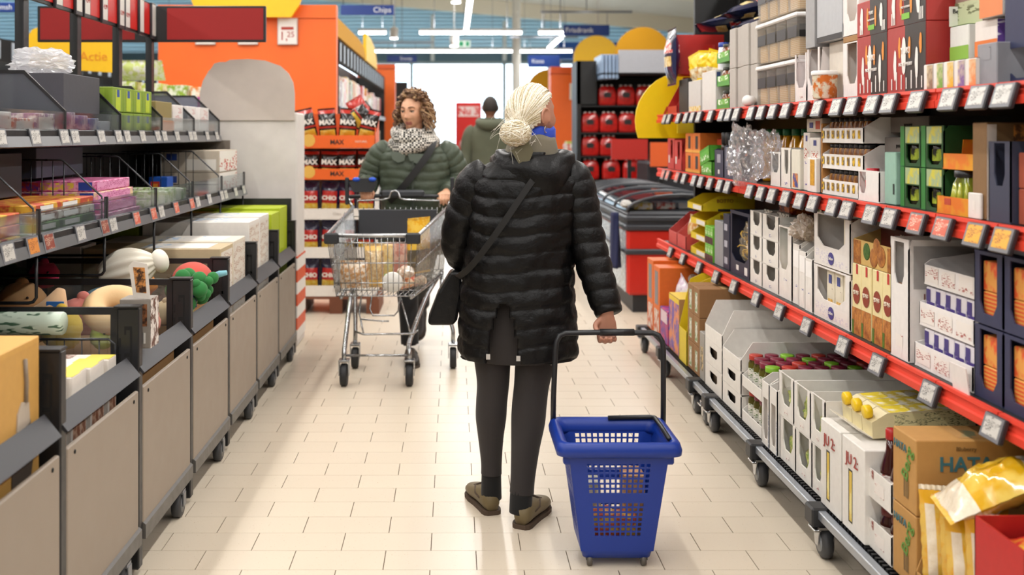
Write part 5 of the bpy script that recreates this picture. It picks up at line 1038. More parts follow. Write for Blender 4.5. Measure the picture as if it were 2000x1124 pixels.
b2 = bag('yellow and white snack bag lying before the kraft box with red lettering', (1.42, 2.655, .515), .17, .36, .10, FB2, lambda u, v, s_: 2 if (.5 < v or u < .25) else 0, 'lay2', (radians(84), 0, radians(90)), seed=4, crump=.016)
lettering('MINIS', .045, M('#a8243a', .4), b2, (.0, -.056, .16), (pi/2, radians(90), 0))
tray('snack_carton', 'kraft carton holding the standing yellow bags', (1.245, 2.445, Z0), .31, .24, .12, M('#b88a4c', .72, 'card'), lip=.06, slope=.1)
tr_ = tray('red_carton', 'red carton with torn open top in front of the yellow bags', (1.24, 2.22, Z0), .075+.14, .45, .33, M('#b8201e', .45, 'card'), lip=.33, slope=.03, inner=DARK)
lettering('Monte', .07, M('#e6ddd6', .5), tr_, (.10, -.002, .18), FACE_CAM)
bag('red and yellow flat pack lying in the red carton', (1.27, 2.33, .45), .16, .3, .05, [M('#c2281f', .3, 'patch', '#e2b53a', scale=.8)], lambda u, v, s_: 0, 'redflat', (radians(80), 0, radians(86)))
t = carton('blue_carton', 'blue carton with a round picture at the very end of the dolly', (1.275, 2.08, Z0), .12, .40, .27, M('#2f3f80', .45, 'card'), prints=[('e', .1, .9, .6, .98, M('#7f86a8', .45, 'patch', '#aab0c4'))])
MB().lathe([(.06, 0), (.06, -.001), (.03, -.002)], (.10, -.0008, .15), M('#1a2040', .3), 20, axis='y').build('picture', t)
# ------------------------------------------------------------------ people
def spline(pts, n=6):
    """Catmull-Rom through tuples of any length"""
    out = []; P = [pts[0]]+list(pts)+[pts[-1]]
    for i in range(1, len(P)-2):
        p0, p1, p2, p3 = P[i-1], P[i], P[i+1], P[i+2]
        for k in range(n):
            t = k/n; out.append(tuple(.5*((2*b)+(-a+c)*t+(2*a-5*b+4*c-d)*t*t+(-a+3*b-3*c+d)*t**3) for a, b, c, d in zip(p0, p1, p2, p3)))
    out.append(tuple(pts[-1])); return out
def limb(mb, pts, m, n=6, seg=16):
    s = spline(pts, n); mb.tube([p[:3] for p in s], [p[3] for p in s], m, seg); return mb
def loft_z(mb, rows, m, n=6, seg=32, pw=2.3, fn=None, cap=True):
    """rows: (z, cx, cy, rx, ry)"""
    s = spline(rows, n); rs = []
    for (z, cx, cy, rx, ry) in s:
        r = []
        for k in range(seg):
            a = 2*pi*k/seg; ca, sa = cos(a), sin(a)
            d = (abs(ca)**pw+abs(sa)**pw)**(-1/pw)
            q = fn(a, z) if fn else 0
            r.append((cx+(rx+q)*d*ca, cy+(ry+q)*d*sa, z))
        rs.append(r)
    mb.rings(rs, m, False, cap); return mb
def g_(x, s): return exp(-(x/s)**2)
def head(mb, c, yaw, m, sc=1.0, pitch=0.0, seg=72, rings=60, ears=True, face=True):
    R = Matrix.Rotation(yaw, 3, 'Z') @ Matrix.Rotation(pitch, 3, 'X'); c = Vector(c); b = MB(); b.ball((0, 0, 0), 1, m, seg, rings)
    out = []
    for (x, y, z) in b.v:
        X, Y, Z = x*.074, y*.094, z*.118
        if z < -.1:
            k = (-z-.1)/.9; X *= 1-.33*k*k-.08*k; Y = Y*(1-.18*k) if Y < 0 else Y*(1-.45*k)
            if Y < 0: Y -= .012*k
        if Y < 0 and face:
            d = 0
            d += .012*g_(X, .011)*g_(Z-.012, .03)+.025*g_(X, .013)*g_(Z+.024, .016)       # bridge, tip
            d += .007*(g_(X-.014, .008)+g_(X+.014, .008))*g_(Z+.030, .009)                # wings
            d -= .017*(g_(X-.032, .017)+g_(X+.032, .017))*g_(Z-.018, .012)                # sockets
            d += .005*(g_(X-.03, .02)+g_(X+.03, .02))*g_(Z-.038, .008)                    # brow
            d += .006*(g_(X-.042, .018)+g_(X+.042, .018))*g_(Z+.02, .02)                  # cheeks
            d += .007*g_(X, .021)*(g_(Z+.058, .006)+g_(Z+.071, .007))-.006*g_(X, .024)*g_(Z+.0645, .003)
            d -= .003*(g_(X-.03, .006)+g_(X+.03, .006))*g_(Z+.045, .02)                   # folds
            d += .008*g_(X, .02)*g_(Z+.098, .014)
            Y -= d
        out.append(R @ (Vector((X, Y, Z))*sc)+c)
    mb.add(out, b.f, m, True)
    if ears:
        for s in (-1, 1):
            e = MB(); e.ball((0, 0, 0), (.013*sc, .023*sc, .035*sc), m, 14, 10)
            mb.add([R @ (Vector((x+s*.074*sc, y+.008*sc-.25*x*s, z-.004))) + c for x, y, z in e.v], e.f, m, True)
            r = MB(); r.tube([(s*.086*sc, .010+.020*cos(q), -.002+.031*sin(q)) for q in [pi*k/6-.9 for k in range(10)]], .0052, m, 6)
            mb.add([R @ Vector(p)+c for p in r.v], r.f, m, True)
    return R
def hand(mb, wrist, d, n, side, m, curl=1.2, sc=1.0, thumb_curl=.5, spread=.0):
    """palm and five fingers; d: from wrist to fingers, n: palm side, side: thumb side"""
    d = Vector(d).normalized(); n = Vector(n); n = (n-d*n.dot(d)).normalized(); side = Vector(side); side = (side-d*side.dot(d)-n*side.dot(n)).normalized(); w_ = Vector(wrist)
    rows = []
    for t, hw, ht in ((-.03, .024, .019), (0, .025, .018), (.03, .036, .015), (.06, .041, .014), (.082, .040, .012), (.09, .036, .008)):
        r = []
        for k in range(20):
            a = 2*pi*k/20; r.append(w_+d*(t*sc)+side*(hw*sc*cos(a))+n*(ht*sc*sin(a)))
        rows.append(r)
    mb.rings(rows, m)
    for off, L_, r0 in ((.030, .072, .0092), (.010, .080, .0096), (-.010, .074, .0092), (-.028, .058, .0082)):
        p = w_+d*(.080*sc)+side*(off*sc); pts = [tuple(p-d*.02*sc)+(r0*sc,), tuple(p)+(r0*1.08*sc,)]; ang = .25
        for k, f in enumerate((.45, .32, .23)):
            ang += curl*(.55, .8, .55)[k]
            v = d*cos(ang)+n*sin(ang); q = p+v*(L_*f*sc)
            pts.append(tuple(p.lerp(q, .5))+(r0*(.98-.08*k)*sc,)); pts.append(tuple(q)+(r0*(1.0-.14*(k+1)*.7)*sc,)); p = q
        limb(mb, pts, m, 3, 10)
    p = w_+d*(.018*sc)+side*(.022*sc); pts = [tuple(p-side*.006)+(.013*sc,), tuple(p)+(.0125*sc,)]
    v = (d*.6+side*.65+n*.35).normalized(); q = p+v*.036*sc; pts.append(tuple(q)+(.0105*sc,)); v2 = (d*(.9-thumb_curl*.3)+n*(.3+thumb_curl)-side*thumb_curl*.4).normalized(); q2 = q+v2*.028*sc; pts.append(tuple(q2)+(.0095*sc,)); pts.append(tuple(q2+v2*.014*sc)+(.006*sc,))
    limb(mb, pts, m, 3, 10)
def skin_object(name, mb, voxel, parent, regions, smooth=2):
    """weld overlapping lofts into one continuous surface; regions(centre)->material index of mats"""
    mats, pick = regions
    o = mb.build('tmp'); md = o.modifiers.new('r', 'REMESH'); md.mode = 'VOXEL'; md.voxel_size = voxel; md.use_smooth_shade = True
    if smooth:
        s = o.modifiers.new('s', 'SMOOTH'); s.factor = .5; s.iterations = smooth
    dg = bpy.context.evaluated_depsgraph_get(); me = bpy.data.meshes.new_from_object(o.evaluated_get(dg), depsgraph=dg); bpy.data.objects.remove(o)
    me.materials.clear()
    for m in mats: me.materials.append(m)
    if pick:
        me.polygons.foreach_set('material_index', [pick(p.center) for p in me.polygons])
    me.polygons.foreach_set('use_smooth', [True]*len(me.polygons))
    return link(name, me, parent)
def puff(t, pitch, amp): return amp*(abs(sin(pi*t/pitch))**.36-.62)
def quilt_tube(mb, pts, m, pitch=.062, amp=.011, seg=28, step=.006, phase=0.0, seed=0, wr=.004):
    """puffer sleeve along a path of (x,y,z,r)"""
    s = spline(pts, 24); L_ = [0]
    for a, b in zip(s, s[1:]): L_.append(L_[-1]+(Vector(b[:3])-Vector(a[:3])).length)
    n = max(8, int(L_[-1]/step)); rings = []; up = None; j = 0
    for i in range(n+1):
        d = L_[-1]*i/n
        while j < len(s)-2 and L_[j+1] < d: j += 1
        f = (d-L_[j])/max(1e-6, L_[j+1]-L_[j]); p = Vector(s[j][:3]).lerp(Vector(s[j+1][:3]), f); r = s[j][3]*(1-f)+s[j+1][3]*f
        t = (Vector(s[j+1][:3])-Vector(s[j][:3])).normalized()
        if up is None: up = Vector((1, 0, 0)) if abs(t.x) < .8 else Vector((0, 1, 0))
        u = (up-t*up.dot(t)).normalized(); v = t.cross(u); up = u
        rg = []
        for k in range(seg):
            a = 2*pi*k/seg
            nz = mnoise.noise(Vector((cos(a)*2.2+seed, sin(a)*2.2, d*16)))*wr+mnoise.noise(Vector((cos(a)*6+seed, sin(a)*6, d*45)))*wr*.5
            dd = d+phase+.006*sin(a*2+seed)
            rr = r+puff(dd, pitch, amp)+nz
            rg.append(p+(u*cos(a)+v*sin(a))*rr)
        rings.append(rg)
    mb.rings(rings, m); return mb
def strands(mb, m, paths, r=.0011, seg=4):
    for p in paths:
        n = len(p); mb.tube(p, [r*(.4+.6*sin(pi*min(1, (i+.6)/(n*.75)))) if i > n*.5 else r for i in range(n)], m, seg, cap=False)
def shoe(parent, heel, ang, m, sole, L_=.255, lift=0.0, laces=None, name='shoe'):
    """low shoe built along +Y from the heel, turned by ang"""
    o = link(name, None, parent, heel, (lift, 0, ang))
    b = MB(); rows = []
    for (y, hw, h, z0) in ((-.005, .022, .055, .012), (.02, .034, .068, .012), (.07, .036, .074, .012), (.12, .040, .066, .012), (.17, .046, .050, .012), (.22, .044, .040, .014), (.25, .030, .030, .016), (.262, .010, .022, .018)):
        y *= L_/.262; r = []
        for k in range(20):
            a = 2*pi*k/20; ca, sa = cos(a), sin(a)
            r.append((hw*(abs(ca)**.8)*(1 if ca > 0 else -1), y, z0+(h/2)+(h/2)*(abs(sa)**.8)*(1 if sa > 0 else -1)))
        rows.append(r)
    b.rings(rows, m); b.build('upper', o)
    s = MB(); rows = []
    for (y, hw) in ((-.010, .020), (.0, .032), (.02, .037), (.07, .038), (.12, .041), (.17, .048), (.22, .046), (.25, .032), (.268, .010)):
        y *= L_/.262; rows.append([(-hw, y, .0), (hw, y, .0), (hw*1.02, y, .016), (-hw*1.02, y, .016)])
    s.rings(rows, sole, smooth=False); s.build('sole', o)
    st = MB()
    for s_ in (-1, 1): st.tube([(s_*.036, .05, .05), (s_*.040, .09, .055), (s_*.030, .12, .075)], .003, sole, 5)
    for k in range(4): st.tube([(-.022, .11+k*.018, .080-k*.007), (0, .112+k*.018, .086-k*.008), (.022, .11+k*.018, .080-k*.007)], .0028, laces or sole, 5)
    st.build('laces', o, kind='stuff')
    return o
# ================================================================ elderly shopper seen from behind
SK1 = M('#a8745c', .5, 'skin', '#c08a72'); COATB = M('#040405', .46, 'nylon', scale=1.1); LEGG = M('#2b2625', .85, 'fabric', scale=.8); SOCK = M('#0c0c0d', .9, 'fabric'); SHOEM = M('#6b5c3c', .6, 'fabric'); SOLEM = M('#4a3a2c', .7)
HAIRW = M('#d6c7a6', .42, 'hair', '#efe6d2'); 
OWX, OWY = .25, 3.75
ow = thing('person', 'person in black quilted coat and grey leggings walking away with a blue basket', 'person', (OWX, OWY, 0))
def OW(mb, name, parent=None, kind=None):
    mb.v = [(x-OWX, y-OWY, z) for x, y, z in mb.v]; return mb.build(name, parent or ow, kind=kind)
HC = Vector((.293, 3.77, 1.474)); FYAW = pi-radians(52)       # looks away, turned towards the food shelves
bm_ = MB()
head(bm_, HC, FYAW, SK1, .96)
limb(bm_, [(.262, 3.75, 1.22, .075), (.275, 3.76, 1.33, .055), (.285, 3.765, 1.42, .052), (.292, 3.77, 1.47, .05)], SK1)
loft_z(bm_, [(.58, .235, 3.76, .14, .10), (.70, .235, 3.76, .165, .115), (.90, .24, 3.76, .14, .095), (1.12, .25, 3.75, .16, .10), (1.26, .258, 3.75, .14, .075), (1.31, .262, 3.75, .07, .05)], SK1)
limb(bm_, [(.15, 3.76, .70, .095), (.144, 3.76, .60, .067), (.146, 3.77, .48, .057), (.140, 3.78, .385, .055), (.140, 3.80, .30, .046), (.1425, 3.815, .16, .034), (.1425, 3.825, .07, .034)], LEGG)
limb(bm_, [(.30, 3.75, .70, .10), (.302, 3.75, .60, .074), (.284, 3.74, .476, .062), (.276, 3.735, .386, .062), (.266, 3.72, .30, .053), (.250, 3.70, .16, .040), (.243, 3.69, .07, .036)], LEGG)
limb(bm_, [(.40, 3.75, 1.25, .05), (.462, 3.73, 1.12, .042), (.497, 3.70, .985, .036), (.530, 3.655, .86, .030), (.545, 3.625, .775, .024)], SK1)
hand(bm_, (.545, 3.622, .772), (-.03, .0, -1), (0, -1, 0), (-1, 0, 0), SK1, curl=1.25, sc=.92)
limb(bm_, [(.11, 3.75, 1.25, .05), (.04, 3.77, 1.12, .042), (.01, 3.80, 1.02, .036), (.05, 3.90, .95, .030), (.11, 3.96, .92, .024)], SK1)
hand(bm_, (.11, 3.96, .92), (.9, .3, -.2), (0, -.6, -.3), (0, 0, 1), SK1, curl=.6, sc=.9)
for x, y, s in ((.1425, 3.83, -.28), (.243, 3.695, .44)): limb(bm_, [(x, y, .06, .030), (x+s*.06, y+.06, .050, .028), (x+s*.13, y+.13, .042, .022)], SOCK)
skin_object('body', bm_, .0042, ow, ([SK1, LEGG, SOCK], lambda c: 0 if (c.z > 1.24 or c.x > .47 or (c.z > .86 and c.x < .05)) else (2 if c.z < .13 else 1)), 2).location = (-OWX, -OWY, 0)
# leggings end, socks
for nm_, pts in (('sock', [(.1425, 3.815, .175, .0365), (.1425, 3.82, .12, .037), (.1425, 3.826, .05, .039)]), ('sock', [(.250, 3.70, .165, .042), (.246, 3.695, .11, .041), (.243, 3.692, .045, .041)])):
    OW(limb(MB(), pts, SOCK, 6, 20), nm_)
lg = MB(); limb(lg, [(.15, 3.76, .80, .10), (.146, 3.76, .70, .088), (.144, 3.76, .60, .070), (.147, 3.765, .50, .060), (.142, 3.775, .42, .0575), (.140, 3.785, .36, .0565), (.140, 3.80, .28, .047), (.1425, 3.812, .19, .039), (.1425, 3.815, .145, .0385)], LEGG, 8, 24); OW(lg, 'legging')
lg = MB(); limb(lg, [(.30, 3.75, .80, .105), (.303, 3.75, .70, .092), (.302, 3.75, .60, .077), (.288, 3.745, .50, .065), (.278, 3.735, .42, .0635), (.273, 3.73, .36, .062), (.262, 3.715, .27, .052), (.252, 3.70, .17, .0445), (.248, 3.698, .115, .044)], LEGG, 8, 24); OW(lg, 'legging')
shoe(ow, (.146-OWX, 3.79-OWY, 0), radians(16), SHOEM, SOLEM, .245); shoe(ow, (.242-OWX, 3.655-OWY, 0), radians(-24), SHOEM, SOLEM, .245)
# quilted coat with back vent
def coat_fn(pitch, amp, seed, vent=None):
    def f(a, z):
        n_ = mnoise.noise(Vector((cos(a)*2.5+seed, sin(a)*2.5, z*9)))*.006+mnoise.noise(Vector((cos(a)*7+seed, sin(a)*7, z*30)))*.0035
        zz = z+.012*sin(a*3+seed)+.01*mnoise.noise(Vector((cos(a)*2, sin(a)*2, z*3+seed)))
        rd = -.007*abs(mnoise.noise(Vector((cos(a)*3.3+seed, sin(a)*3.3+z*4, z*13))))-.004*abs(mnoise.noise(Vector((cos(a)*9, sin(a)*9+z*10, z*26+seed))))
        return puff(zz, pitch, amp)+n_+rd+.003
    return f
ct = MB()
rows = [(.598, .238, 3.755, .212, .150), (.64, .238, 3.755, .216, .155), (.74, .238, 3.755, .214, .155), (.84, .235, 3.755, .208, .150), (.94, .238, 3.752, .200, .142), (1.04, .246, 3.75, .196, .138), (1.14, .255, 3.75, .198, .135), (1.22, .262, 3.75, .200, .125), (1.275, .266, 3.75, .175, .108), (1.315, .272, 3.752, .120, .088), (1.345, .278, 3.756, .085, .075)]
loft_z(ct, rows, COATB, 14, 112, 2.5, coat_fn(.066, .0105, 1.0), cap=False)
keep = []
for f, mi, sm in zip(ct.f, ct.mi, ct.sm):
    cx = sum(ct.v[i][0] for i in f)/4; cy = sum(ct.v[i][1] for i in f)/4; cz = sum(ct.v[i][2] for i in f)/4
    if cy < 3.75 and cz < .81 and abs(cx-.176) < .012+.045*(1-((cz-.6)/.21))**.6: continue
    keep.append((f, mi, sm))
ct.f = [k[0] for k in keep]; ct.mi = [k[1] for k in keep]; ct.sm = [k[2] for k in keep]
co = OW(ct, 'coat'); sd = co.modifiers.new('thickness', 'SOLIDIFY'); sd.thickness = .012; sd.offset = -1
REFL = M('#b8b4ae', .3)
OW(MB().box(.116, .130, 3.594, 3.600, .618, .636, REFL), 'reflective_tab', co); OW(MB().box(.222, .236, 3.594, 3.600, .612, .630, REFL), 'reflective_tab', co)
OW(quilt_tube(MB(), [(.40, 3.75, 1.275, .050), (.435, 3.745, 1.235, .075), (.462, 3.735, 1.13, .072), (.490, 3.71, 1.0, .066), (.520, 3.675, .89, .060), (.545, 3.645, .80, .052), (.552, 3.632, .772, .044)], COATB, .058, .008, seed=3), 'sleeve', co)
OW(quilt_tube(MB(), [(.135, 3.75, 1.275, .050), (.095, 3.75, 1.235, .075), (.055, 3.765, 1.14, .072), (.022, 3.785, 1.04, .066), (.030, 3.83, .965, .060), (.07, 3.90, .93, .052), (.10, 3.945, .922, .044)], COATB, .058, .008, seed=8), 'sleeve', co)
# hood lying on the back, collars
hd_ = MB(); rings = []
for i in range(33):
    a = -2.35+4.7*i/32                       # round the neck, open to the front
    cx, cy = .290+.118*sin(a), 3.745-.085*cos(a)
    droop = max(0, cos(a))
    zc = 1.315-.045*droop
    r = []
    for k in range(20):
        b = 2*pi*k/20
        w_, h_ = .036+.014*droop, .050+.055*droop
        ou = w_*cos(b)*(1+.15*sin(a*5+b)); z = zc+h_*sin(b)*(1 if sin(b) < 0 else .8)-.02*droop
        fold = .006*sin(b*4+a*3)+.006*mnoise.noise(Vector((a*4, b*2, 1)))
        r.append((cx+(ou+fold)*sin(a), cy-(ou+fold)*cos(a)*(1.0), z))
    rings.append(r)
hd_.rings(rings, COATB); OW(hd_, 'hood', co)
def band(rows_, m, name, seg=40, a0=-2.6, a1=2.6, th=.008):
    b = MB(); vs = []; n = seg
    for (z, rx, ry, cx, cy) in rows_:
        for i in range(n+1):
            a = a0+(a1-a0)*i/n; vs.append((cx+rx*sin(a), cy-ry*cos(a), z+.004*sin(a*6)))
    fs = [(j*(n+1)+i, j*(n+1)+i+1, (j+1)*(n+1)+i+1, (j+1)*(n+1)+i) for j in range(len(rows_)-1) for i in range(n)]
    b.add(vs, fs, m, True); o = OW(b, name, co); s_ = o.modifiers.new('thickness', 'SOLIDIFY'); s_.thickness = th; return o
band([(1.30, .105, .085, .285, 3.76), (1.345, .098, .080, .288, 3.76), (1.385, .088, .074, .29, 3.76), (1.405, .082, .070, .29, 3.76)], M('#77705f', .85, 'fabric', scale=.6), 'fleece_collar')
band([(1.35, .078, .070, .295, 3.765), (1.39, .080, .072, .297, 3.765), (1.425, .078, .070, .299, 3.765), (1.435, .072, .064, .299, 3.765)], M('#1a3fb0', .7, 'fabric', scale=.6), 'blue_scarf')
lin_ = MB(); lin_.prism([(.205, 1.352), (.268, 1.382), (.285, 1.35), (.262, 1.29), (.245, 1.285)], 'y', 3.63, 3.645, M('#5f5a44', .8, 'fabric')); OW(lin_, 'hood_lining', co)
# shoulder bag and strap
sb = thing('shoulder_bag', 'black leather shoulder bag hanging at the hip of the black coat', 'bag', (.0, 3.84, .70)); LEA = M('#131314', .35, 'nylon', scale=.8)
bb = MB(); bb.rings([[(x, y, z) for x, y in ((-w_, -.05), (w_, -.05), (w_, .05), (-w_, .05))] for z, w_ in ((0, .045), (.02, .055), (.12, .045), (.20, .02))], LEA, smooth=False)
bb.v = [(x-.045+.28*z, y, z) for x, y, z in bb.v]; bo = bb.build('bag_body', sb); bv = bo.modifiers.new('soft', 'BEVEL'); bv.width = .012; bv.segments = 2
st = MB(); path = spline([(.36, 3.735, 1.325), (.30, 3.632, 1.27), (.24, 3.598, 1.19), (.15, 3.585, 1.06), (.07, 3.615, .95), (.022, 3.70, .895), (.01, 3.82, .88)], 8)
vs = []
for i, p in enumerate(path):
    t = Vector(path[min(i+1, len(path)-1)])-Vector(path[max(i-1, 0)]); q = t.cross(Vector((0, -1, 0))).normalized()*.011
    vs += [tuple(Vector(p)+q), tuple(Vector(p)-q), tuple(Vector(p)-q+Vector((0, .004, 0))), tuple(Vector(p)+q+Vector((0, .004, 0)))]
st.rings([vs[i*4:i*4+4] for i in range(len(path))], M('#0a0908', .7), smooth=False); st.v = [(x-.0, y-3.84, z-.70) for x, y, z in st.v]; st.build('strap', sb)
# white hair gathered in a low bun
tie = Vector((.238, 3.672, 1.432)); hp = []; RH = Matrix.Rotation(FYAW, 3, 'Z')
def scalp(d, k=1.0): 
    return HC+RH @ Vector((d.x*.078*k, d.y*.100*k+.004, d.z*.112*k+.004))
back_d = (RH.transposed() @ (tie-HC)); bd = Vector((back_d.x/.078, back_d.y/.1, back_d.z/.112)).normalized()
cap_ = MB(); cap_.ball((0, 0, 0), 1, HAIRW, 48, 36)
def is_face(d):
    K = ((-1, .66), (-.3, .56), (0, .24), (.22, .12), (.34, -.34), (1, -.62)); 
    for (a, za), (b, zb) in zip(K, K[1:]):
        if a <= d.y <= b: return d.z < za+(zb-za)*(d.y-a)/(b-a)
    return False
cv = [Vector(v) for v in cap_.v]
kf = [f for f in cap_.f if not is_face(sum((cv[i] for i in f), Vector())/4)]
cap2 = MB(); cap2.add([scalp(v, 1.01) for v in cv], kf, HAIRW, True); ho = OW(cap2, 'hair')
hs = MB(); rnd = random.Random(4); paths = []
while len(paths) < 900:
    d = Vector((rnd.gauss(0, 1), rnd.gauss(0, 1), rnd.gauss(0, 1))).normalized()
    if is_face(d) or d.z < -.5: continue
    p = []; lift = rnd.uniform(1.02, 1.07)
    for i in range(11):
        t = i/10; v = d.lerp(bd, t)
        if v.length < .2: v = v+Vector((0, .3, .2))
        v.normalize()
        for _ in range(12):
            if t < .85 and is_face(v): v.z += .08; v.normalize()
        q = scalp(v, lift+.02*sin(pi*t))
        if t > .8: q = q.lerp(tie, (t-.8)*4)
        p.append(tuple(q))
    paths.append(p)
HW2 = M('#b3a27e', .45, 'hair', '#cbbd9c'); HW3 = M('#f0ead8', .4, 'hair', '#fbf7ec')
for q, m_ in enumerate((HAIRW, HW2, HW3)): strands(hs, m_, paths[q::3], .0019)
OW(hs, 'hair_strands', ho, 'stuff')
bun = MB(); bun.ball((0, 0, 0), (.054, .050, .044), HAIRW, 28, 20); BC = Vector((.222, 3.640, 1.413))
bun.v = [tuple(BC+Vector(v)*(1+.06*mnoise.noise(Vector(v)*50))) for v in bun.v]; OW(bun, 'hair_bun', ho)
bs = MB(); paths = []
for k in range(260):
    a0 = rnd.uniform(0, 2*pi); tilt = rnd.uniform(-1.2, 1.2); p = []
    ax = Vector((rnd.gauss(0, .4), rnd.gauss(0, .4), rnd.gauss(0, 1))).normalized(); u = ax.orthogonal().normalized(); v = ax.cross(u)
    rr = rnd.uniform(1.0, 1.07); of = rnd.uniform(-.8, .8)
    for i in range(12):
        a = a0+i*.28; q = (u*cos(a)+v*sin(a))*sqrt(1-of*of)+ax*of; p.append(tuple(BC+Vector((q.x*.054, q.y*.05, q.z*.045))*rr))
    paths.append(p)
for k in range(40):
    p0 = tie+Vector((rnd.uniform(-.06, .06), rnd.uniform(-.02, .01), rnd.uniform(-.06, .08))); dd = Vector((rnd.uniform(-1, .4), -.4, rnd.uniform(-.6, .7))).normalized(); p = [tuple(p0+dd*(.012*i)+Vector((0, 0, -.0006*i*i))) for i in range(8)]; paths.append(p)
for q, m_ in enumerate((HAIRW, HW2, HW3)): strands(bs, m_, paths[q:260:3], .0016)
strands(bs, HW3, paths[260:], .0006); OW(bs, 'hair_strands', ho, 'stuff')
ring_ = MB(); ec = HC+RH @ Vector((-.082, .012, -.048)); ring_.tube([tuple(ec+Vector((.004*cos(q), .010*cos(q), .012*sin(q)))) for q in [2*pi*k/14 for k in range(14)]], .0016, M('#d9c48a', .2, metal=1.0), 6, closed=True); OW(ring_, 'earring')
# ------------------------------------------------------------------ blue rolling basket
BLUE = M('#04308c', .42); BLUD = M('#0d2c80', .45); KBAR = M('#1b1c1f', .42)
BX, BY0 = .533, 3.42
rb = thing('rolling_basket', 'blue plastic rolling shopping basket with a long black pull handle', 'basket', (BX, BY0, 0))
def bas(z):                                      # half width, half depth at height z
    t = (z-.055)/.33; return .116+.044*t, .095+.038*t
ZB0, ZB1 = .055, .385
def wall(kind, sgn, grids):
    """one tapered wall with square holes; grids: (u0,u1,nu,v0,v1,nv)"""
    us, vs = {0.0, 1.0}, {0.0, 1.0}; holes = []
    for (u0, u1, nu, v0, v1, nv) in grids:
        du, dv = (u1-u0)/nu, (v1-v0)/nv
        for i in range(nu):
            us |= {round(u0+du*i+du*.16, 5), round(u0+du*(i+1)-du*.16, 5)}
        for j in range(nv):
            vs |= {round(v0+dv*j+dv*.14, 5), round(v0+dv*(j+1)-dv*.14, 5)}
        holes.append((u0, u1, nu, v0, v1, nv))
    us = sorted(us); vs = sorted(vs)
    mb = MB(); pts = []
    for v in vs:
        z = ZB0+(ZB1-ZB0)*v; hw, hd = bas(z)
        for u in us:
            pts.append(((2*u-1)*hw, sgn*hd, z) if kind == 'y' else (sgn*hw, (2*u-1)*hd, z))
    fs = []; nu_ = len(us)
    for j in range(len(vs)-1):
        for i in range(nu_-1):
            uc, vc = (us[i]+us[i+1])/2, (vs[j]+vs[j+1])/2; hole = False
            for (u0, u1, nu, v0, v1, nv) in holes:
                if u0 < uc < u1 and v0 < vc < v1:
                    fu = ((uc-u0)/(u1-u0)*nu) % 1; fv = ((vc-v0)/(v1-v0)*nv) % 1
                    if .16 < fu < .84 and .14 < fv < .86: hole = True
            if not hole: fs.append((j*nu_+i, j*nu_+i+1, (j+1)*nu_+i+1, (j+1)*nu_+i))
    mb.add(pts, fs, BLUE); o = mb.build('basket_wall', rb); s = o.modifiers.new('thickness', 'SOLIDIFY'); s.thickness = .004; s.offset = 0
    return o
wall('y', -1, [(.16, .84, 11, .585, .90, 6), (.19, .81, 9, .15, .50, 7)]); wall('y', 1, [(.14, .86, 11, .585, .97, 7), (.19, .81, 9, .15, .50, 7)])
wall('x', -1, [(.16, .84, 8, .585, .90, 6), (.16, .84, 8, .15, .50, 7)]); wall('x', 1, [(.16, .84, 8, .585, .90, 6), (.16, .84, 8, .15, .50, 7)])
def rrect(hx, hy, r, n=5, z=0, cx=0, cy=0):
    o = []
    for (sx, sy, a0) in ((1, 1, 0), (-1, 1, pi/2), (-1, -1, pi), (1, -1, 3*pi/2)):
        for k in range(n+1):
            a = a0+pi/2*k/n; o.append((cx+sx*(hx-r)+r*cos(a), cy+sy*(hy-r)+r*sin(a), z))
    return o
mb = MB(); mb.rings([rrect(.110, .089, .02, z=.03), rrect(.117, .096, .02, z=.055), rrect(.117, .096, .02, z=.064)], BLUE); mb.build('basket_floor', rb)
rim = MB(); prof = [(.158, .131, .372), (.178, .146, .372), (.200, .160, .380), (.202, .162, .398), (.196, .157, .418), (.186, .149, .424), (.174, .140, .420), (.162, .131, .404), (.158, .129, .386)]
rim.rings([rrect(a, b_, .028, z=z) for a, b_, z in prof], BLUE, closed=True); rim.build('rim', rb)
for s in (-1, 1):
    MB().box(s*.150, s*.178, -.13, -.10, .345, .375, BLUE, .005).build('rim_bracket', rb)
hp_ = [(-.186, .135, .395), (-.184, .14, .50), (-.176, .15, .66), (-.172, .153, .685), (-.160, .157, .706), (-.140, .16, .714), (0, .162, .716), (.165, .16, .714), (.185, .157, .706), (.197, .153, .685), (.2, .15, .66), (.198, .14, .50), (.196, .135, .395)]
ph_ = MB().tube(hp_, .0095, KBAR, 10).build('pull_handle', rb); MB().tube([(-.02, .1618, .716), (.10, .1615, .716)], .0125, KBAR, 12).build('grip', ph_)
MB().tube([(.005, .135, .424), (.15, .135, .427), (.165, .125, .427), (.168, .02, .424), (.168, -.10, .42)], .008, KBAR, 8).build('carry_handle', rb)
for s in (-1, 1):
    for y in (-.075, .075):
        c = MB().box(s*.088-.012, s*.088+.012, y-.012, y+.012, .022, .04, M('#3a3b3d', .5)).build('caster', rb); MB().lathe([(.006, -.008), (.018, -.008), (.020, 0), (.018, .008), (.006, .008)], (s*.088, y, .020), M('#55504a', .5), 14, axis='x').build('wheel', c)
for k, (x, y, z, sx, sy, sz, c1, c2, l) in enumerate(((-.055, -.03, .066, .05, .045, .10, '#b8452e', '#d9b04a', 'red and yellow printed pack lying in the blue basket'), (.03, -.035, .066, .04, .04, .09, '#c9a23a', '#a8442c', 'yellow printed pack at the bottom of the blue basket'), (.07, .03, .066, .035, .05, .21, '#a87848', '#c99a68', 'brown tall pack standing in the blue basket'), (-.07, .035, .066, .03, .04, .18, '#d9d3c0', '#a8a48a', 'cream pack at the side of the blue basket'))):
    carton('grocery_pack', l, (BX+x-sx, BY0+y-sy, z), 2*sy, 2*sx, sz, M(c1, .45, 'patch', c2, scale=1.5), cat='packet')
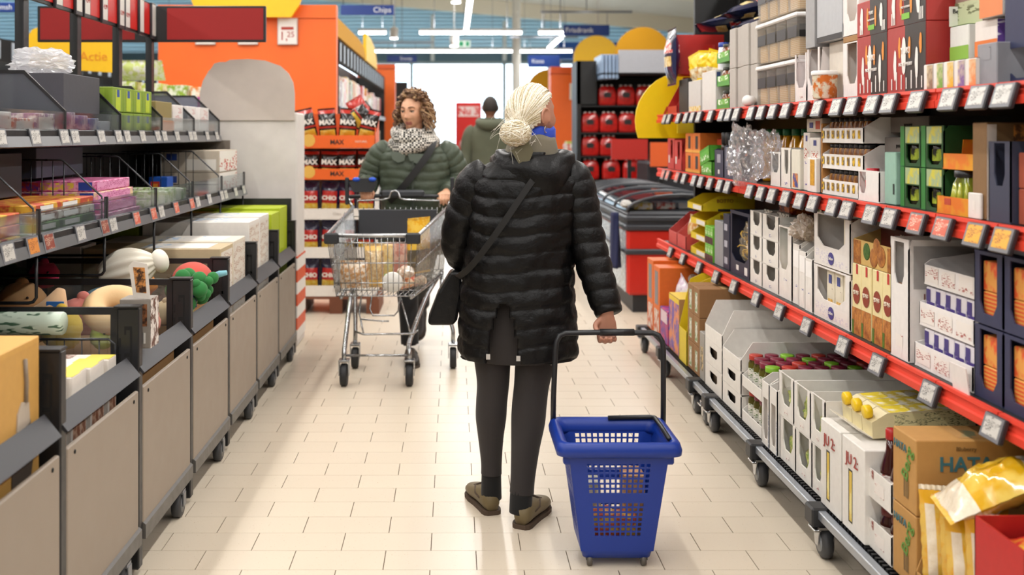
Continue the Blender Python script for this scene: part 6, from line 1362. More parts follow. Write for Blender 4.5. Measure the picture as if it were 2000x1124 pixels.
# ------------------------------------------------------------------ shopping trolley
TRL = M('#a9abad', .25, 'metal', metal=.95); TRP = M('#26282c', .45)
tr = thing('shopping_trolley', 'wire shopping trolley with groceries pushed by the person in green coat', 'trolley', (-.38, 6.0, 0)); TO = Vector((-.38, 6.0, 0))
def T(mb, name, parent=None, kind=None):
    mb.v = [(x-TO.x, y-TO.y, z) for x, y, z in mb.v]; return mb.build(name, parent or tr, kind=kind)
FLt, FRt, BLt, BRt = Vector((-.682, 5.52, .862)), Vector((-.190, 5.52, .862)), Vector((-.622, 6.36, .955)), Vector((-.032, 6.36, .955))
FLb, FRb, BLb, BRb = Vector((-.640, 5.62, .520)), Vector((-.215, 5.62, .520)), Vector((-.585, 6.30, .575)), Vector((-.060, 6.30, .575))
def panel(a, b_, c, d, nv, hz, name):
    """wire panel with corners a,b (top) c,d (bottom)"""
    m = MB()
    for i in range(nv+1):
        t = i/nv; m.tube([a.lerp(b_, t), c.lerp(d, t)], .0024, TRL, 5)
    for h in hz: m.tube([a.lerp(c, h), b_.lerp(d, h)], .0032, TRL, 6)
    return T(m, name, kind='stuff')
panel(FLt, FRt, FLb, FRb, 15, (.12, .45, .78, 1.0), 'front_wire_panel'); panel(BLt, FLt, BLb, FLb, 24, (.5, 1.0), 'side_wire_panel'); panel(BRt, FRt, BRb, FRb, 24, (.5, 1.0), 'side_wire_panel'); panel(BLt, BRt, BLb, BRb, 18, (.15, .5, 1.0), 'rear_wire_panel'); panel(FLb, FRb, BLb, BRb, 15, (.2, .4, .6, .8), 'floor_wire_panel')
T(MB().tube([BLt, FLt, FRt, BRt], .011, M('#b4b6b8', .3, 'metal', metal=.7), 10), 'top_rail')
for c_ in (FLt, FRt):
    s = 1 if c_ is FLt else -1
    T(MB().box(c_.x-.014 if s > 0 else c_.x-.065, c_.x+.065 if s > 0 else c_.x+.014, c_.y-.018, c_.y+.02, c_.z-.045, c_.z+.014, TRP, .008), 'corner_bumper')
T(MB().tube([(-.655, 6.43, 1.015), (-.52, 6.435, 1.02), (-.35, 6.437, 1.022), (-.16, 6.435, 1.02), (-.015, 6.43, 1.015)], .013, TRP, 12), 'push_bar')
T(MB().box(-.455, -.18, 6.415, 6.458, 1.012, 1.058, M('#33363b', .45), .012), 'coin_box')
T(MB().tube([(-.595, 6.37, .955), (-.595, 6.38, .995), (-.44, 6.385, 1.0), (-.40, 6.385, 1.01), (-.385, 6.385, 1.05), (-.365, 6.385, 1.058), (-.345, 6.385, 1.05), (-.33, 6.385, 1.01), (-.30, 6.385, 1.0), (-.085, 6.38, .995), (-.085, 6.37, .955)], .006, TRL, 8), 'seat_loop')
for p0, x in ((BLt, -.655), (BRt, -.015)): T(MB().tube([p0, (x, 6.40, 1.0), (x, 6.43, 1.015)], .011, TRL, 8), 'bar_bracket')
T(MB().box(-.58, -.10, 6.30, 6.315, .76, .945, M('#2f3238', .5), .004), 'child_seat_flap')
T(MB().prism([(5.72, .84), (6.30, .93), (6.30, .60), (5.72, .545)], 'x', -.668, -.665, M('#dfe4e8', .08, 'film', alpha=.22)), 'side_advert_pane')
for x, px in ((-.66, -1), (-.005, 1)):
    T(MB().box(x-.012, x+.012, 6.36, 6.385, .97, 1.14, TRP, .005), 'scanner_post')
sh_ = T(MB().prism([(-.62, 1.05), (-.50, 1.05), (-.47, 1.11), (-.49, 1.135), (-.61, 1.135), (-.645, 1.11)], 'y', 6.34, 6.38, TRP), 'scanner_bracket')
for x in (-.60, -.50): T(MB().ball((x, 6.345, 1.128), (.024, .018, .015), M('#1d4fc0', .3), 14, 8), 'blue_cap', sh_)
for s, fx, rx_, tx in ((-1, -.61, -.59, -.60), (1, -.245, .0, -.07)):
    T(MB().tube(spline([(tx, 6.32, .56), (tx*.5+fx*.5, 6.05, .45), (fx, 5.80, .24), (fx, 5.735, .19), (fx, 5.73, .15)], 5), .0135, TRL, 10), 'chassis_tube')
    T(MB().tube([(tx, 6.32, .56), (tx, 6.27, .48), (rx_, 6.19, .22), (rx_, 6.17, .15)], .0125, TRL, 10), 'rear_leg')
    T(MB().tube([(tx, 6.30, .55), (FLb.x+.02 if s < 0 else FRb.x-.02, 5.66, .505)], .011, TRL, 8), 'basket_bearer')
    for (x, y) in ((fx, 5.73), (rx_, 6.17)):
        c = T(MB().prism([(y-.03, .14), (y+.03, .14), (y+.02, .06), (y-.02, .06)], 'x', x-.030, x-.025, TRL).prism([(y-.03, .14), (y+.03, .14), (y+.02, .06), (y-.02, .06)], 'x', x+.025, x+.030, TRL).box(x-.030, x+.030, y-.032, y+.032, .136, .15, TRL, .004), 'caster')
        T(MB().lathe([(.015, -.020), (.055, -.020), (.0625, -.014), (.0625, .014), (.055, .020), (.015, .020)], (x, y, .0625), M('#1e1f21', .6), 22, axis='x'), 'wheel', c)
T(MB().tube([(-.61, 5.73, .17), (-.245, 5.73, .17)], .007, TRL, 8), 'cross_bar')
lr = MB(); lr.tube([(-.52, 5.80, .49), (-.53, 5.78, .40), (-.52, 5.75, .37), (-.40, 5.74, .36), (-.36, 5.74, .36)], .005, TRL, 6); lr.tube([(-.30, 5.80, .49), (-.31, 5.78, .41), (-.33, 5.75, .39), (-.45, 5.75, .39), (-.47, 5.78, .42), (-.46, 5.80, .49)], .005, TRL, 6); lr.tube([(-.55, 5.75, .30), (-.50, 5.72, .29), (-.22, 5.74, .29), (-.20, 5.78, .30)], .006, TRL, 6); lr.tube([(-.52, 5.75, .37), (-.50, 5.72, .29)], .005, TRL, 6); lr.tube([(-.30, 5.80, .49), (-.25, 5.75, .33), (-.24, 5.74, .29)], .005, TRL, 6)
T(lr, 'crate_rack_wire', kind='stuff')
# groceries in the trolley
bag('brown seeded bread loaf in a clear bag lying in the trolley', (-.44, 5.74, .55), .11, .22, .09, [M('#a8804a', .25, 'crunch', '#d9c49a', scale=.6, coat=.5), M('#d9b060', .3)], lambda u, v, s_: 0 if .15 < v < .9 else 1, 'loaf', (-.15, 0, .1), seed=1, name='bread_bag')
bag('clear bag of mixed snacks at the front of the trolley', (-.55, 5.72, .55), .16, .13, .08, [M('#b88a5a', .2, 'patch', '#d9cbb8', scale=2, coat=.5)], lambda u, v, s_: 0, 'mix', (0, 0, .1), seed=2)
bag('yellow orange carrot bag hung at the trolley side', (-.20, 5.95, .60), .20, .30, .08, [M('#d9a024', .2, 'patch', '#e0b848', coat=.5), M('#8a7a5a', .3, 'patch', '#5a5244')], lambda u, v, s_: 0 if v > .42 else 1, 'carrot', (0, 0, .9), seed=3)
carton('meat_tray', 'pale pink sliced meat pack standing in the trolley', (-.40, 6.02, .56), .04, .18, .21, M('#c98a80', .25, 'patch', '#e0bcae'), cat='packet')
carton('cream_pack', 'cream biscuit pack behind the bread loaf in the trolley', (-.47, 5.90, .55), .05, .12, .22, M('#dcb878', .45, 'patch', '#e6d3a8'), cat='packet')
MB().lathe([(.05, 0), (.062, .035), (.063, .038)], (0, 0, 0), M('#3a4a2a', .3), 18).lathe([(.064, .036), (.064, .046), (.05, .048)], (0, 0, 0), M('#3f9a34', .4), 18).build('salad_bowl', None, (-.345, 5.84, .56), (0, 0, 0), 'small salad bowl with a bright green lid in the trolley', 'bowl')
MB().lathe([(.052, -.008), (.058, 0), (.052, .008)], (0, 0, 0), M('#e9e6df', .4), 22, axis='y').build('cheese_round', None, (-.335, 5.66, .59), (0, 0, 0), 'white round cheese pack leaning at the trolley front', 'cheese')
for k in range(4): crumple('tomato_pack', f'small red and orange vegetable pack in the trolley, {ORD[k]} from the cheese', (-.29+.035*k, 5.72+.05*k, .57), .035, .04, .03, M(('#c9482a', '#e0803a', '#b83a2a', '#d9a88a')[k], .3, 'patch', '#e0c8a8', coat=.4), cat='food', seed=k, seg=14, rings=10)
crumple('foil_bag', 'clear salad bag with greens lying at the trolley front corner', (-.265, 5.72, .64), .05, .05, .035, M('#c9a890', .2, 'patch', '#e6ddd2', coat=.6), cat='bag', seed=21, seg=18, rings=12)
# ================================================================ shopper with the trolley
SK2 = M('#cf9573', .5, 'skin', '#dfad8c'); LIP = M('#a35a50', .45, 'skin', '#b06a5e'); COATG = M('#4a5346', .45, 'nylon', scale=1.0); TROU = M('#141518', .8, 'fabric')
TX, TY = -.25, 6.62
tw_ = thing('person', 'person in olive green quilted coat and checked scarf pushing the trolley', 'person', (TX, TY, 0))
def TW_(mb, name, parent=None, kind=None):
    mb.v = [(x-TX, y-TY, z) for x, y, z in mb.v]; return mb.build(name, parent or tw_, kind=kind)
HT = Vector((-.258, 6.60, 1.553)); TYAW = radians(-24)
b = MB(); RT = head(b, HT, TYAW, SK2, 1.0, radians(8))
limb(b, [(-.25, 6.64, 1.28, .075), (-.25, 6.63, 1.38, .056), (-.252, 6.615, 1.47, .053), (-.255, 6.61, 1.52, .05)], SK2)
loft_z(b, [(.80, -.25, 6.66, .17, .11), (.95, -.25, 6.66, .155, .105), (1.15, -.25, 6.65, .175, .11), (1.30, -.25, 6.65, .16, .085), (1.36, -.25, 6.65, .08, .06)], SK2)
limb(b, [(-.33, 6.66, .85, .10), (-.32, 6.56, .66, .085), (-.29, 6.42, .46, .062), (-.275, 6.36, .28, .05), (-.268, 6.34, .10, .04)], TROU)
limb(b, [(-.18, 6.66, .85, .10), (-.19, 6.70, .66, .085), (-.205, 6.74, .48, .062), (-.215, 6.92, .34, .05), (-.215, 7.02, .22, .04)], TROU)
limb(b, [(-.40, 6.65, 1.31, .05), (-.50, 6.68, 1.22, .045), (-.545, 6.68, 1.10, .04), (-.55, 6.58, 1.06, .034), (-.548, 6.485, 1.055, .026)], SK2)
limb(b, [(-.10, 6.65, 1.31, .05), (-.01, 6.68, 1.22, .045), (.03, 6.68, 1.10, .04), (.005, 6.58, 1.05, .034), (-.045, 6.485, 1.04, .026)], SK2)
hand(b, (-.548, 6.475, 1.056), (.05, -1, -.12), (0, 0, -1), (1, 0, 0), SK2, curl=1.15, sc=.98)
hand(b, (-.047, 6.475, 1.040), (-.05, -1, -.12), (0, 0, -1), (-1, 0, 0), SK2, curl=1.15, sc=.98)
RTi = RT.transposed()
def tw_pick(c):
    if c.z < .9: return 2
    q = RTi @ (Vector(c)-HT)
    if q.y < -.06 and abs(q.x) < .024-.3*abs(q.z+.064) and -.076 < q.z < -.052: return 1
    return 0
skin_object('body', b, .0036, tw_, ([SK2, LIP, TROU], tw_pick), 1).location = (-TX, -TY, 0)
EYEW = M('#d8d0c6', .3); IRIS = M('#2a2018', .2); BROW = M('#6a4a32', .8, 'hair', '#4a3220')
for s in (-1, 1):
    e = MB(); e.ball((s*.032, -.0735, .016), .0115, EYEW, 14, 10); e.v = [tuple(RT @ Vector(v)+HT) for v in e.v]; eo = TW_(e, 'eye')
    i_ = MB(); i_.ball((s*.032-.002, -.0800, .0118), .0060, IRIS, 10, 8); i_.v = [tuple(RT @ Vector(v)+HT) for v in i_.v]; TW_(i_, 'iris', eo)
    l_ = MB(); l_.ball((s*.032, -.0735, .0228), (.0152, .0130, .0092), SK2, 14, 10); l_.v = [tuple(RT @ Vector(v)+HT) for v in l_.v]; TW_(l_, 'eyelid')
    lb = MB(); lb.tube([(s*.018, -.084, .0150), (s*.026, -.0872, .0160), (s*.034, -.087, .0158), (s*.045, -.079, .0140)], .0022, M('#2a1a12', .6), 5); lb.v = [tuple(RT @ Vector(v)+HT) for v in lb.v]; TW_(lb, 'eyelash')
    w_ = MB(); w_.tube([(s*.014, -.094, .037), (s*.028, -.093, .042), (s*.042, -.084, .040), (s*.050, -.074, .034)], [.0022, .003, .0026, .0012], BROW, 6); w_.v = [tuple(RT @ Vector(v)+HT) for v in w_.v]; TW_(w_, 'eyebrow')
# curly brown hair
HB = M('#6f4d33', .5, 'hair', '#a07a56'); rnd = random.Random(11)
def scalp2(d, k=1.0): return HT+RT @ Vector((d.x*.082*k, d.y*.098*k+.008, d.z*.112*k+.012))
def face2(d): return (d.y < -.30 and d.z < .60 and abs(d.x) < .82) or (d.z < -.45) or (d.y < -.62 and d.z < .72)
cp = MB(); cp.ball((0, 0, 0), 1, HB, 40, 30); cv = [Vector(v) for v in cp.v]
c2_ = MB(); c2_.add([scalp2(v, 1.05+.05*mnoise.noise(v*4)) for v in cv], [f for f in cp.f if not face2(sum((cv[i] for i in f), Vector())/4)], HB, True); h2 = TW_(c2_, 'hair')
HB2 = M('#4a3020', .5, 'hair', '#6f4d33'); HB3 = M('#a5805a', .45, 'hair', '#c9a880'); cu = MB(); n = 0
while n < 420:
    d = Vector((rnd.gauss(0, 1), rnd.gauss(0, 1), rnd.gauss(.15, 1))).normalized()
    if face2(d): continue
    n += 1; p0 = scalp2(d, 1.02); out = (RT @ Vector((d.x, d.y, d.z*.6))).normalized(); L_ = rnd.uniform(.07, .13) if d.z < .55 else rnd.uniform(.05, .09); pts = []
    side_ = out.cross(Vector((0, 0, 1)))
    if side_.length < .1: side_ = Vector((1, 0, 0))
    side_.normalize(); ph = rnd.uniform(0, 6.28); rr = rnd.uniform(.009, .016); wind = RT @ Vector((0, .35, 0)) if d.y < .2 else Vector()
    for i in range(15):
        t = i/14; q = p0+(out*.75+wind)*(L_*.62*(1-(1-t)**2))+Vector((0, 0, -1))*L_*(.75 if d.z < .6 else .25)*t*t; a = ph+t*11
        pts.append(tuple(q+side_*rr*cos(a)*min(1, t*3)+out*rr*sin(a)*.8*min(1, t*3)))
    cu.tube(pts, .0036, (HB, HB2, HB3)[n % 3], 4, cap=False)
TW_(cu, 'hair_curls', h2, 'stuff')
# coat
ct = MB(); rows = [(.64, -.25, 6.66, .235, .165), (.74, -.25, 6.66, .235, .165), (.90, -.25, 6.66, .215, .150), (1.05, -.25, 6.655, .220, .148), (1.18, -.25, 6.65, .232, .145), (1.27, -.25, 6.65, .225, .130), (1.33, -.25, 6.65, .175, .105), (1.375, -.25, 6.65, .10, .08)]
loft_z(ct, rows, COATG, 14, 96, 2.4, coat_fn(.056, .010, 5.0), cap=False); c3 = TW_(ct, 'coat'); sd = c3.modifiers.new('thickness', 'SOLIDIFY'); sd.thickness = .012; sd.offset = -1
TW_(quilt_tube(MB(), [(-.41, 6.65, 1.325, .055), (-.46, 6.66, 1.285, .080), (-.515, 6.675, 1.20, .078), (-.548, 6.67, 1.115, .072), (-.552, 6.60, 1.075, .064), (-.550, 6.51, 1.06, .050), (-.549, 6.492, 1.058, .042)], COATG, .05, .010, seed=6), 'sleeve', c3)
TW_(quilt_tube(MB(), [(-.09, 6.65, 1.325, .055), (-.04, 6.66, 1.285, .080), (.015, 6.675, 1.20, .078), (.034, 6.67, 1.115, .072), (.010, 6.60, 1.07, .064), (-.035, 6.51, 1.047, .050), (-.044, 6.492, 1.043, .042)], COATG, .05, .010, seed=2), 'sleeve', c3)
for x0, x1, z0 in ((-.40, -.30, 1.30), (-.29, -.16, 1.29)):
    fl = MB().prism([(x0, z0), (x1, z0-.01), (x1-.01, z0-.06), ((x0+x1)/2, z0-.072), (x0+.015, z0-.05)], 'y', 6.492, 6.508, M('#5d675c', .6, 'fabric')); TW_(fl, 'collar_flap', c3)
TW_(MB().box(-.262, -.250, 6.488, 6.498, .70, 1.24, M('#3c443b', .5)), 'zip_placket', c3)
# houndstooth scarf: three wound loops
SCF = M('#1c1d1c', .9, 'checker', '#d8d2c8', scale=75)
for k, (z, rx, ry, r, tl) in enumerate(((1.352, .128, .112, .042, .25), (1.398, .116, .104, .040, -.18), (1.437, .100, .092, .030, .12))):
    pts = []
    for i in range(28):
        a = 2*pi*i/28; pts.append((-.252+rx*sin(a), 6.622-ry*cos(a), z+.035*tl*sin(a)*2-.026*cos(a)+.008*sin(3*a+k)))
    m_ = MB(); m_.tube(pts, [r*(1+.12*sin(i*1.3+k)) for i in range(28)], SCF, 14, closed=True); TW_(m_, 'scarf')
# sling strap
path = spline([(-.12, 6.62, 1.40), (-.125, 6.53, 1.36), (-.155, 6.492, 1.29), (-.24, 6.478, 1.17), (-.33, 6.485, 1.06), (-.41, 6.53, .98)], 8); m_ = MB(); rg = []
for i, p in enumerate(path):
    t = Vector(path[min(i+1, len(path)-1)])-Vector(path[max(i-1, 0)]); q = t.cross(Vector((0, -1, 0))).normalized()*.022; p = Vector(p)
    rg.append([p+q, p-q, p-q+Vector((0, .005, 0)), p+q+Vector((0, .005, 0))])
m_.rings(rg, M('#111113', .6, 'fabric'), smooth=False); TW_(m_, 'sling_strap')
TRS = M('#2a2522', .6); 
for pts in ([(-.33, 6.66, .85, .108), (-.32, 6.56, .66, .093), (-.29, 6.42, .46, .070), (-.275, 6.36, .28, .060), (-.268, 6.345, .11, .055)], [(-.18, 6.66, .85, .108), (-.19, 6.70, .66, .093), (-.205, 6.74, .48, .070), (-.215, 6.92, .34, .060), (-.215, 7.0, .25, .055)]):
    TW_(limb(MB(), pts, TROU, 8, 20), 'trouser_leg')
shoe(tw_, (-.268-TX, 6.40-TY, 0), pi+.1, M('#2b241f', .5), M('#4a4038', .7), .26, 0, M('#6a5d50', .6)); shoe(tw_, (-.215-TX, 7.05-TY, .19), pi-.1, M('#2b241f', .5), M('#3a322c', .7), .26, -radians(38))
# ================================================================ far shopper in olive hoodie
OL = M('#565a48', .8, 'fabric', scale=.5); SKM = M('#8a5c48', .5, 'skin', '#a0705a')
MX, MY = .44, 12.0
mn_ = thing('person', 'person with short dark hair in olive hooded jacket seen from behind at the windows', 'person', (MX, MY, 0))
def MN(mb, name, parent=None, kind=None):
    mb.v = [(x-MX, y-MY, z) for x, y, z in mb.v]; return mb.build(name, parent or mn_, kind=kind)
b = MB(); head(b, (.435, 12.0, 1.715), pi+.1, SKM, 1.12, seg=40, rings=30, face=False)
limb(b, [(.43, 12.0, 1.45, .08), (.433, 12.0, 1.56, .06), (.435, 12.0, 1.66, .056)], SKM)
loft_z(b, [(.85, .43, 12, .17, .11), (1.1, .43, 12, .17, .11), (1.4, .43, 12, .20, .12), (1.5, .43, 12, .14, .08)], SKM)
for s in (-1, 1):
    limb(b, [(.43+s*.09, 12, .95, .10), (.43+s*.10, 12, .5, .07), (.43+s*.11, 12.02, .08, .05)], TROU)
    limb(b, [(.43+s*.18, 12, 1.44, .06), (.43+s*.27, 12.0, 1.15, .05), (.43+s*.29, 11.93, .88, .032)], SKM)
    hand(b, (.43+s*.29, 11.93, .87), (0, -.1, -1), (-s, 0, 0), (0, 1, 0), SKM, .5)
    limb(b, [(.43+s*.11, 12.0, .06, .045), (.43+s*.12, 12.15, .05, .04)], TROU)
skin_object('body', b, .008, mn_, ([SKM, TROU], lambda c: 0 if c.z > .8 else 1), 1).location = (-MX, -MY, 0)
hj = MB(); loft_z(hj, [(.80, .43, 12, .22, .15), (.95, .43, 12, .22, .15), (1.2, .43, 12, .225, .15), (1.40, .43, 12, .245, .15), (1.50, .43, 12, .19, .12), (1.575, .43, 12, .11, .10), (1.60, .43, 12, .10, .09)], OL, 8, 48, 2.3, coat_fn(.5, .006, 2)); jo = MN(hj, 'jacket')
for s in (-1, 1):
    MN(quilt_tube(MB(), [(.43+s*.17, 12, 1.47, .06), (.43+s*.225, 12, 1.41, .085), (.43+s*.275, 12.0, 1.2, .075), (.43+s*.295, 11.96, 1.0, .065), (.43+s*.292, 11.93, .88, .05)], OL, .3, .006, seed=s, step=.02), 'sleeve', jo)
    MN(limb(MB(), [(.43+s*.09, 12, .95, .115), (.43+s*.10, 12, .5, .085), (.43+s*.11, 12.02, .07, .07)], M('#1c1e26', .8, 'fabric'), 6, 16), 'trouser_leg')
    shoe(mn_, (.43+s*.11-MX, 11.93-MY, 0), s*-.1, M('#26221f', .6), BLACK, .27)
ho_ = MB(); ho_.tube([(.43+.14*sin(a), 11.96-.12*cos(a), 1.555-.04*cos(a)) for a in [-2.2+4.4*i/16 for i in range(17)]], [.03+.03*max(0, cos(-2.2+4.4*i/16)) for i in range(17)], OL, 12); MN(ho_, 'hood', jo)
cp = MB(); cp.ball((0, 0, 0), 1, M('#1d1917', .7, 'hair', '#332a24'), 32, 24); kf = [f for f in cp.f if (sum(cp.v[i][2] for i in f)/4 > -.35 and sum(cp.v[i][1] for i in f)/4 < .5) or sum(cp.v[i][2] for i in f)/4 > .45]
c4 = MB(); c4.add([(.435+x*.094, 12.0+y*.116, 1.725+z*.132) for x, y, z in cp.v], kf, M('#1d1917', .7, 'hair', '#332a24'), True); MN(c4, 'hair')
# ------------------------------------------------------------------ things further down the shop
BOARD = M('#c6bbb2', .75, 'card', scale=.3)
t = thing('cardboard_display', 'plain grey white cardboard display with rounded header seen from behind', 'display', (-1.3, 6.75, 0))
pts = [(-.37, 1.50), (-.37, 1.68), (-.35, 1.76), (-.315, 1.82), (-.29, 1.85), (-.275, 1.875), (-.24, 1.885), (-.20, 1.885), (-.17, 1.90), (-.05, 1.905), (.06, 1.895), (.16, 1.86), (.215, 1.81), (.245, 1.75), (.255, 1.68), (.255, 1.50)]
MB().prism(pts, 'y', .0, .012, BOARD).build('header_board', t); MB().box(-.27, .27, .013, .35, .0, 1.552, M('#d6d0ca', .7, 'card', scale=.3), .01).build('carton_body', t)
MB().box(.262, .275, -.012, .36, .05, .60, M('#d9562a', .5, 'stripes', '#e6e2dc', scale=2)).build('edge_strip', t)
# chips display on a pallet
def front_tray(label, xr, y, z, W, D, H, m, lip, inner=None, name='chips_tray', prints=()):
    return tray(name, label, (xr, y, z), W, D, H, m, lip=lip, slope=.35, inner=inner, rot=pi/2, prints=prints)
PALM = M('#7a4a34', .8, 'card', scale=.5); pa = thing('wooden_pallet', 'brown wooden pallet under the chips display', 'pallet', (-.92, 8.0, 0))
for k in range(5): MB().box(-.33, .33, .02+k*.11, .10+k*.11, .115, .135, PALM).build('plank', pa)
for x in (-.29, 0, .29): MB().box(x-.05, x+.05, .02, .54, .0, .115, PALM).build('block', pa)
ORT = M('#e8641c', .45, 'card'); WTT = M('#e8e3dc', .55, 'card'); YCH = M('#dfb02c', .5, 'patch', '#e8cf6a', scale=1.2)
KB = [M('#1c1716', .25, coat=.5), M('#b52a20', .3, coat=.4), YCH]
def kpick(u, v, s_): return 2 if (v < .34 and abs(u-.5) < .4) else (1 if (v > .85 or .40 < v < .46) else 0)
CB = [M('#1f2448', .25, coat=.5), M('#c2281f', .3, coat=.4), YCH]
def cpick(u, v, s_): return 2 if (v < .35 and abs(u-.5) < .42) else (1 if .38 < v < .78 and .1 < u < .9 else 0)
tiers = [(.137, .30, 'c'), (.438, .30, 'c'), (.740, .31, 'c'), (1.052, .245, 'k'), (1.30, .28, 'k')]
for i, (z, h, k) in enumerate(tiers):
    m = WTT if k == 'c' else ORT
    t = front_tray(f'{["lowest white", "second white", "third white", "lower orange", "upper orange"][i]} tray of the chips display', -.61, 8.02, z, .60, .42, h-.004, m, .085 if i < 4 else .10, WTT if k == 'c' else M('#c2541c', .6))
    for q in range(4):
        lab = f'{["navy and red", "navy and red", "navy and red", "black", "black"][i]} chips bag in the {["lowest white", "second white", "third white", "lower orange", "upper orange"][i]} tray, {ORD[q]} from the cardboard display'
        b_ = bag(lab, (-1.13+q*.145, 8.12 if i < 4 else 8.10, z+.014+(.045 if i == 4 else 0)), .138, h-.05, .09, CB if k == 'c' else KB, cpick if k == 'c' else kpick, 'chip'+k+str(i), (0, .05*(q % 2) if i < 4 else .15*(q-1.5), 0), 'chips bags on the pallet display', seed=q % 3)
        lettering('CHIO' if k == 'c' else 'MAX', .045 if k == 'c' else .055, M('#ece6dc', .4), b_, (0, -.052, (h-.05)*(.58 if k == 'c' else .62)), FACE_CAM, bold=.002)
    if k == 'k': lettering('MAX', .05, M('#221c18', .5), t, (-.0015, .30, .045), FACE_NX, bold=.001)
    else:
        lettering('Chips', .028, M('#b8b0a6', .5), t, (-.0015, .30, .045), FACE_NX)
    if i == 4: lettering('NATUREL', .022, M('#f0e0cc', .5), t, (-.0015, .11, .05), FACE_NX)
    if k == 'k':
        MB().lathe([(.05, 0), (.05, -.002)], (-.001, .52, .06), M('#e0b050', .4), 18, False, axis='x').build('badge', t)
bag('black chips bag tumbled on top of the display', (-.80, 8.10, 1.50), .15, .17, .08, KB, kpick, 'top', (.2, .9, .3), seed=4); bag('red and yellow chips bag lying highest on the display', (-.70, 8.12, 1.52), .15, .17, .09, [KB[1], KB[2], WTT], lambda u, v, s_: 1 if v < .4 else (2 if .5 < v < .6 else 0), 'top2', (.1, -.5, -.3), seed=5)
# orange end wall with price cards and yellow sign
OR = M('#ef6a1d', .5, 'card', scale=.1); ORD_ = M('#e25a18', .5)
t = thing('orange_endcap', 'tall orange shelf end with white price cards behind the chips display', 'shelf', (-1.85, 9.2, 0))
MB().box(-.80, .80, 0, .12, 0, 2.45, OR).build('orange_panel', t); MB().box(-.80, .80, -.012, .12, 2.452, 2.57, OR).build('top_band', t)
for k, x in enumerate((-.37, .01, .366)):
    c = MB().box(x-.09, x+.09, -.03, -.012, 2.21, 2.45, M('#c9c2bb', .5), .004).box(x-.08, x+.08, -.031, -.03, 2.22, 2.44, M('#e9e4de', .5)).build('price_card', t)
    if k == 2:
        MB().box(x-.055, x+.055, -.033, -.031, 2.345, 2.37, M('#b0382a', .5)).build('banner', c); lettering('1,', .11, M('#a83224', .5), c, (x-.035, -.033, 2.285), FACE_CAM); lettering('25', .07, M('#a83224', .5), c, (x+.03, -.033, 2.30), FACE_CAM)
YS = M('#eebc0a', .5); YSD = M('#c48c00', .8)
def arc(cx, cz, r, a0, a1, n=20): return [(cx+r*cos(a0+(a1-a0)*k/n), cz+r*sin(a0+(a1-a0)*k/n)) for k in range(n+1)]
t = MB().prism(arc(-1.84, 2.80, .53, -.72, pi+.72), 'y', 9.10, 9.14, YS).build('promo_sign', None, (0, 0, 0), (0, 0, 0), 'large yellow rounded sign on top of the orange shelf end', 'sign')
# low promo stack glimpsed above the toy shelves
for k in range(2):
    for r in range(2): carton('lilac_box', f'lilac and white box behind the toy shelves, {["lower", "upper"][r]}, {["beside the orange wall", "beside the posts"][k]}', (-1.92-.36*k, 7.9, 1.52+.09*r), .3, .34, .086, M('#d9d3e6', .5, 'card'), -1, prints=[('e', .0, .15, 0, 1, M('#c0409a', .5)), ('e', .2, .95, 0, .2, M('#8f9fd0', .5))])
MB().box(-2.7, -1.75, 7.85, 8.5, 1.49, 1.515, WHITE).box(-2.68, -2.62, 7.87, 8.48, 0, 1.49, MGREY).box(-1.83, -1.77, 7.87, 8.48, 0, 1.49, MGREY).build('display_table', None, (0, 0, 0), (0, 0, 0), 'tall white display table behind the toy shelves', 'table')
for k, (x, c, l) in enumerate(((-2.55, '#a8bf3a', 'lime bag with white top on the lilac boxes'), (-2.35, '#b8c84a', 'lime green pack on the lilac boxes'), (-2.15, '#8fae34', 'leaf green pack on the lilac boxes'), (-1.97, '#e88a3a', 'orange pack on the lilac boxes'))):
    carton('grocery_pack', l, (x+.08, 7.95, 1.70), .2, .15, .12-.015*k, M(c, .4, 'patch', '#e6e8d2'), -1, cat='packet')
bag('white and lime sack on the packs behind the toy shelves', (-2.45, 8.05, 1.83), .38, .16, .1, [M('#e6e6df', .4, 'patch', '#c9d67a')], lambda u, v, s_: 0, 'lsack', (.6, 0, 0)); bag('white sack by the orange wall behind the toy shelves', (-1.86, 8.3, 1.70), .34, .16, .12, [M('#ece9e4', .4)], lambda u, v, s_: 0, 'wsack', (.3, .3, 0))
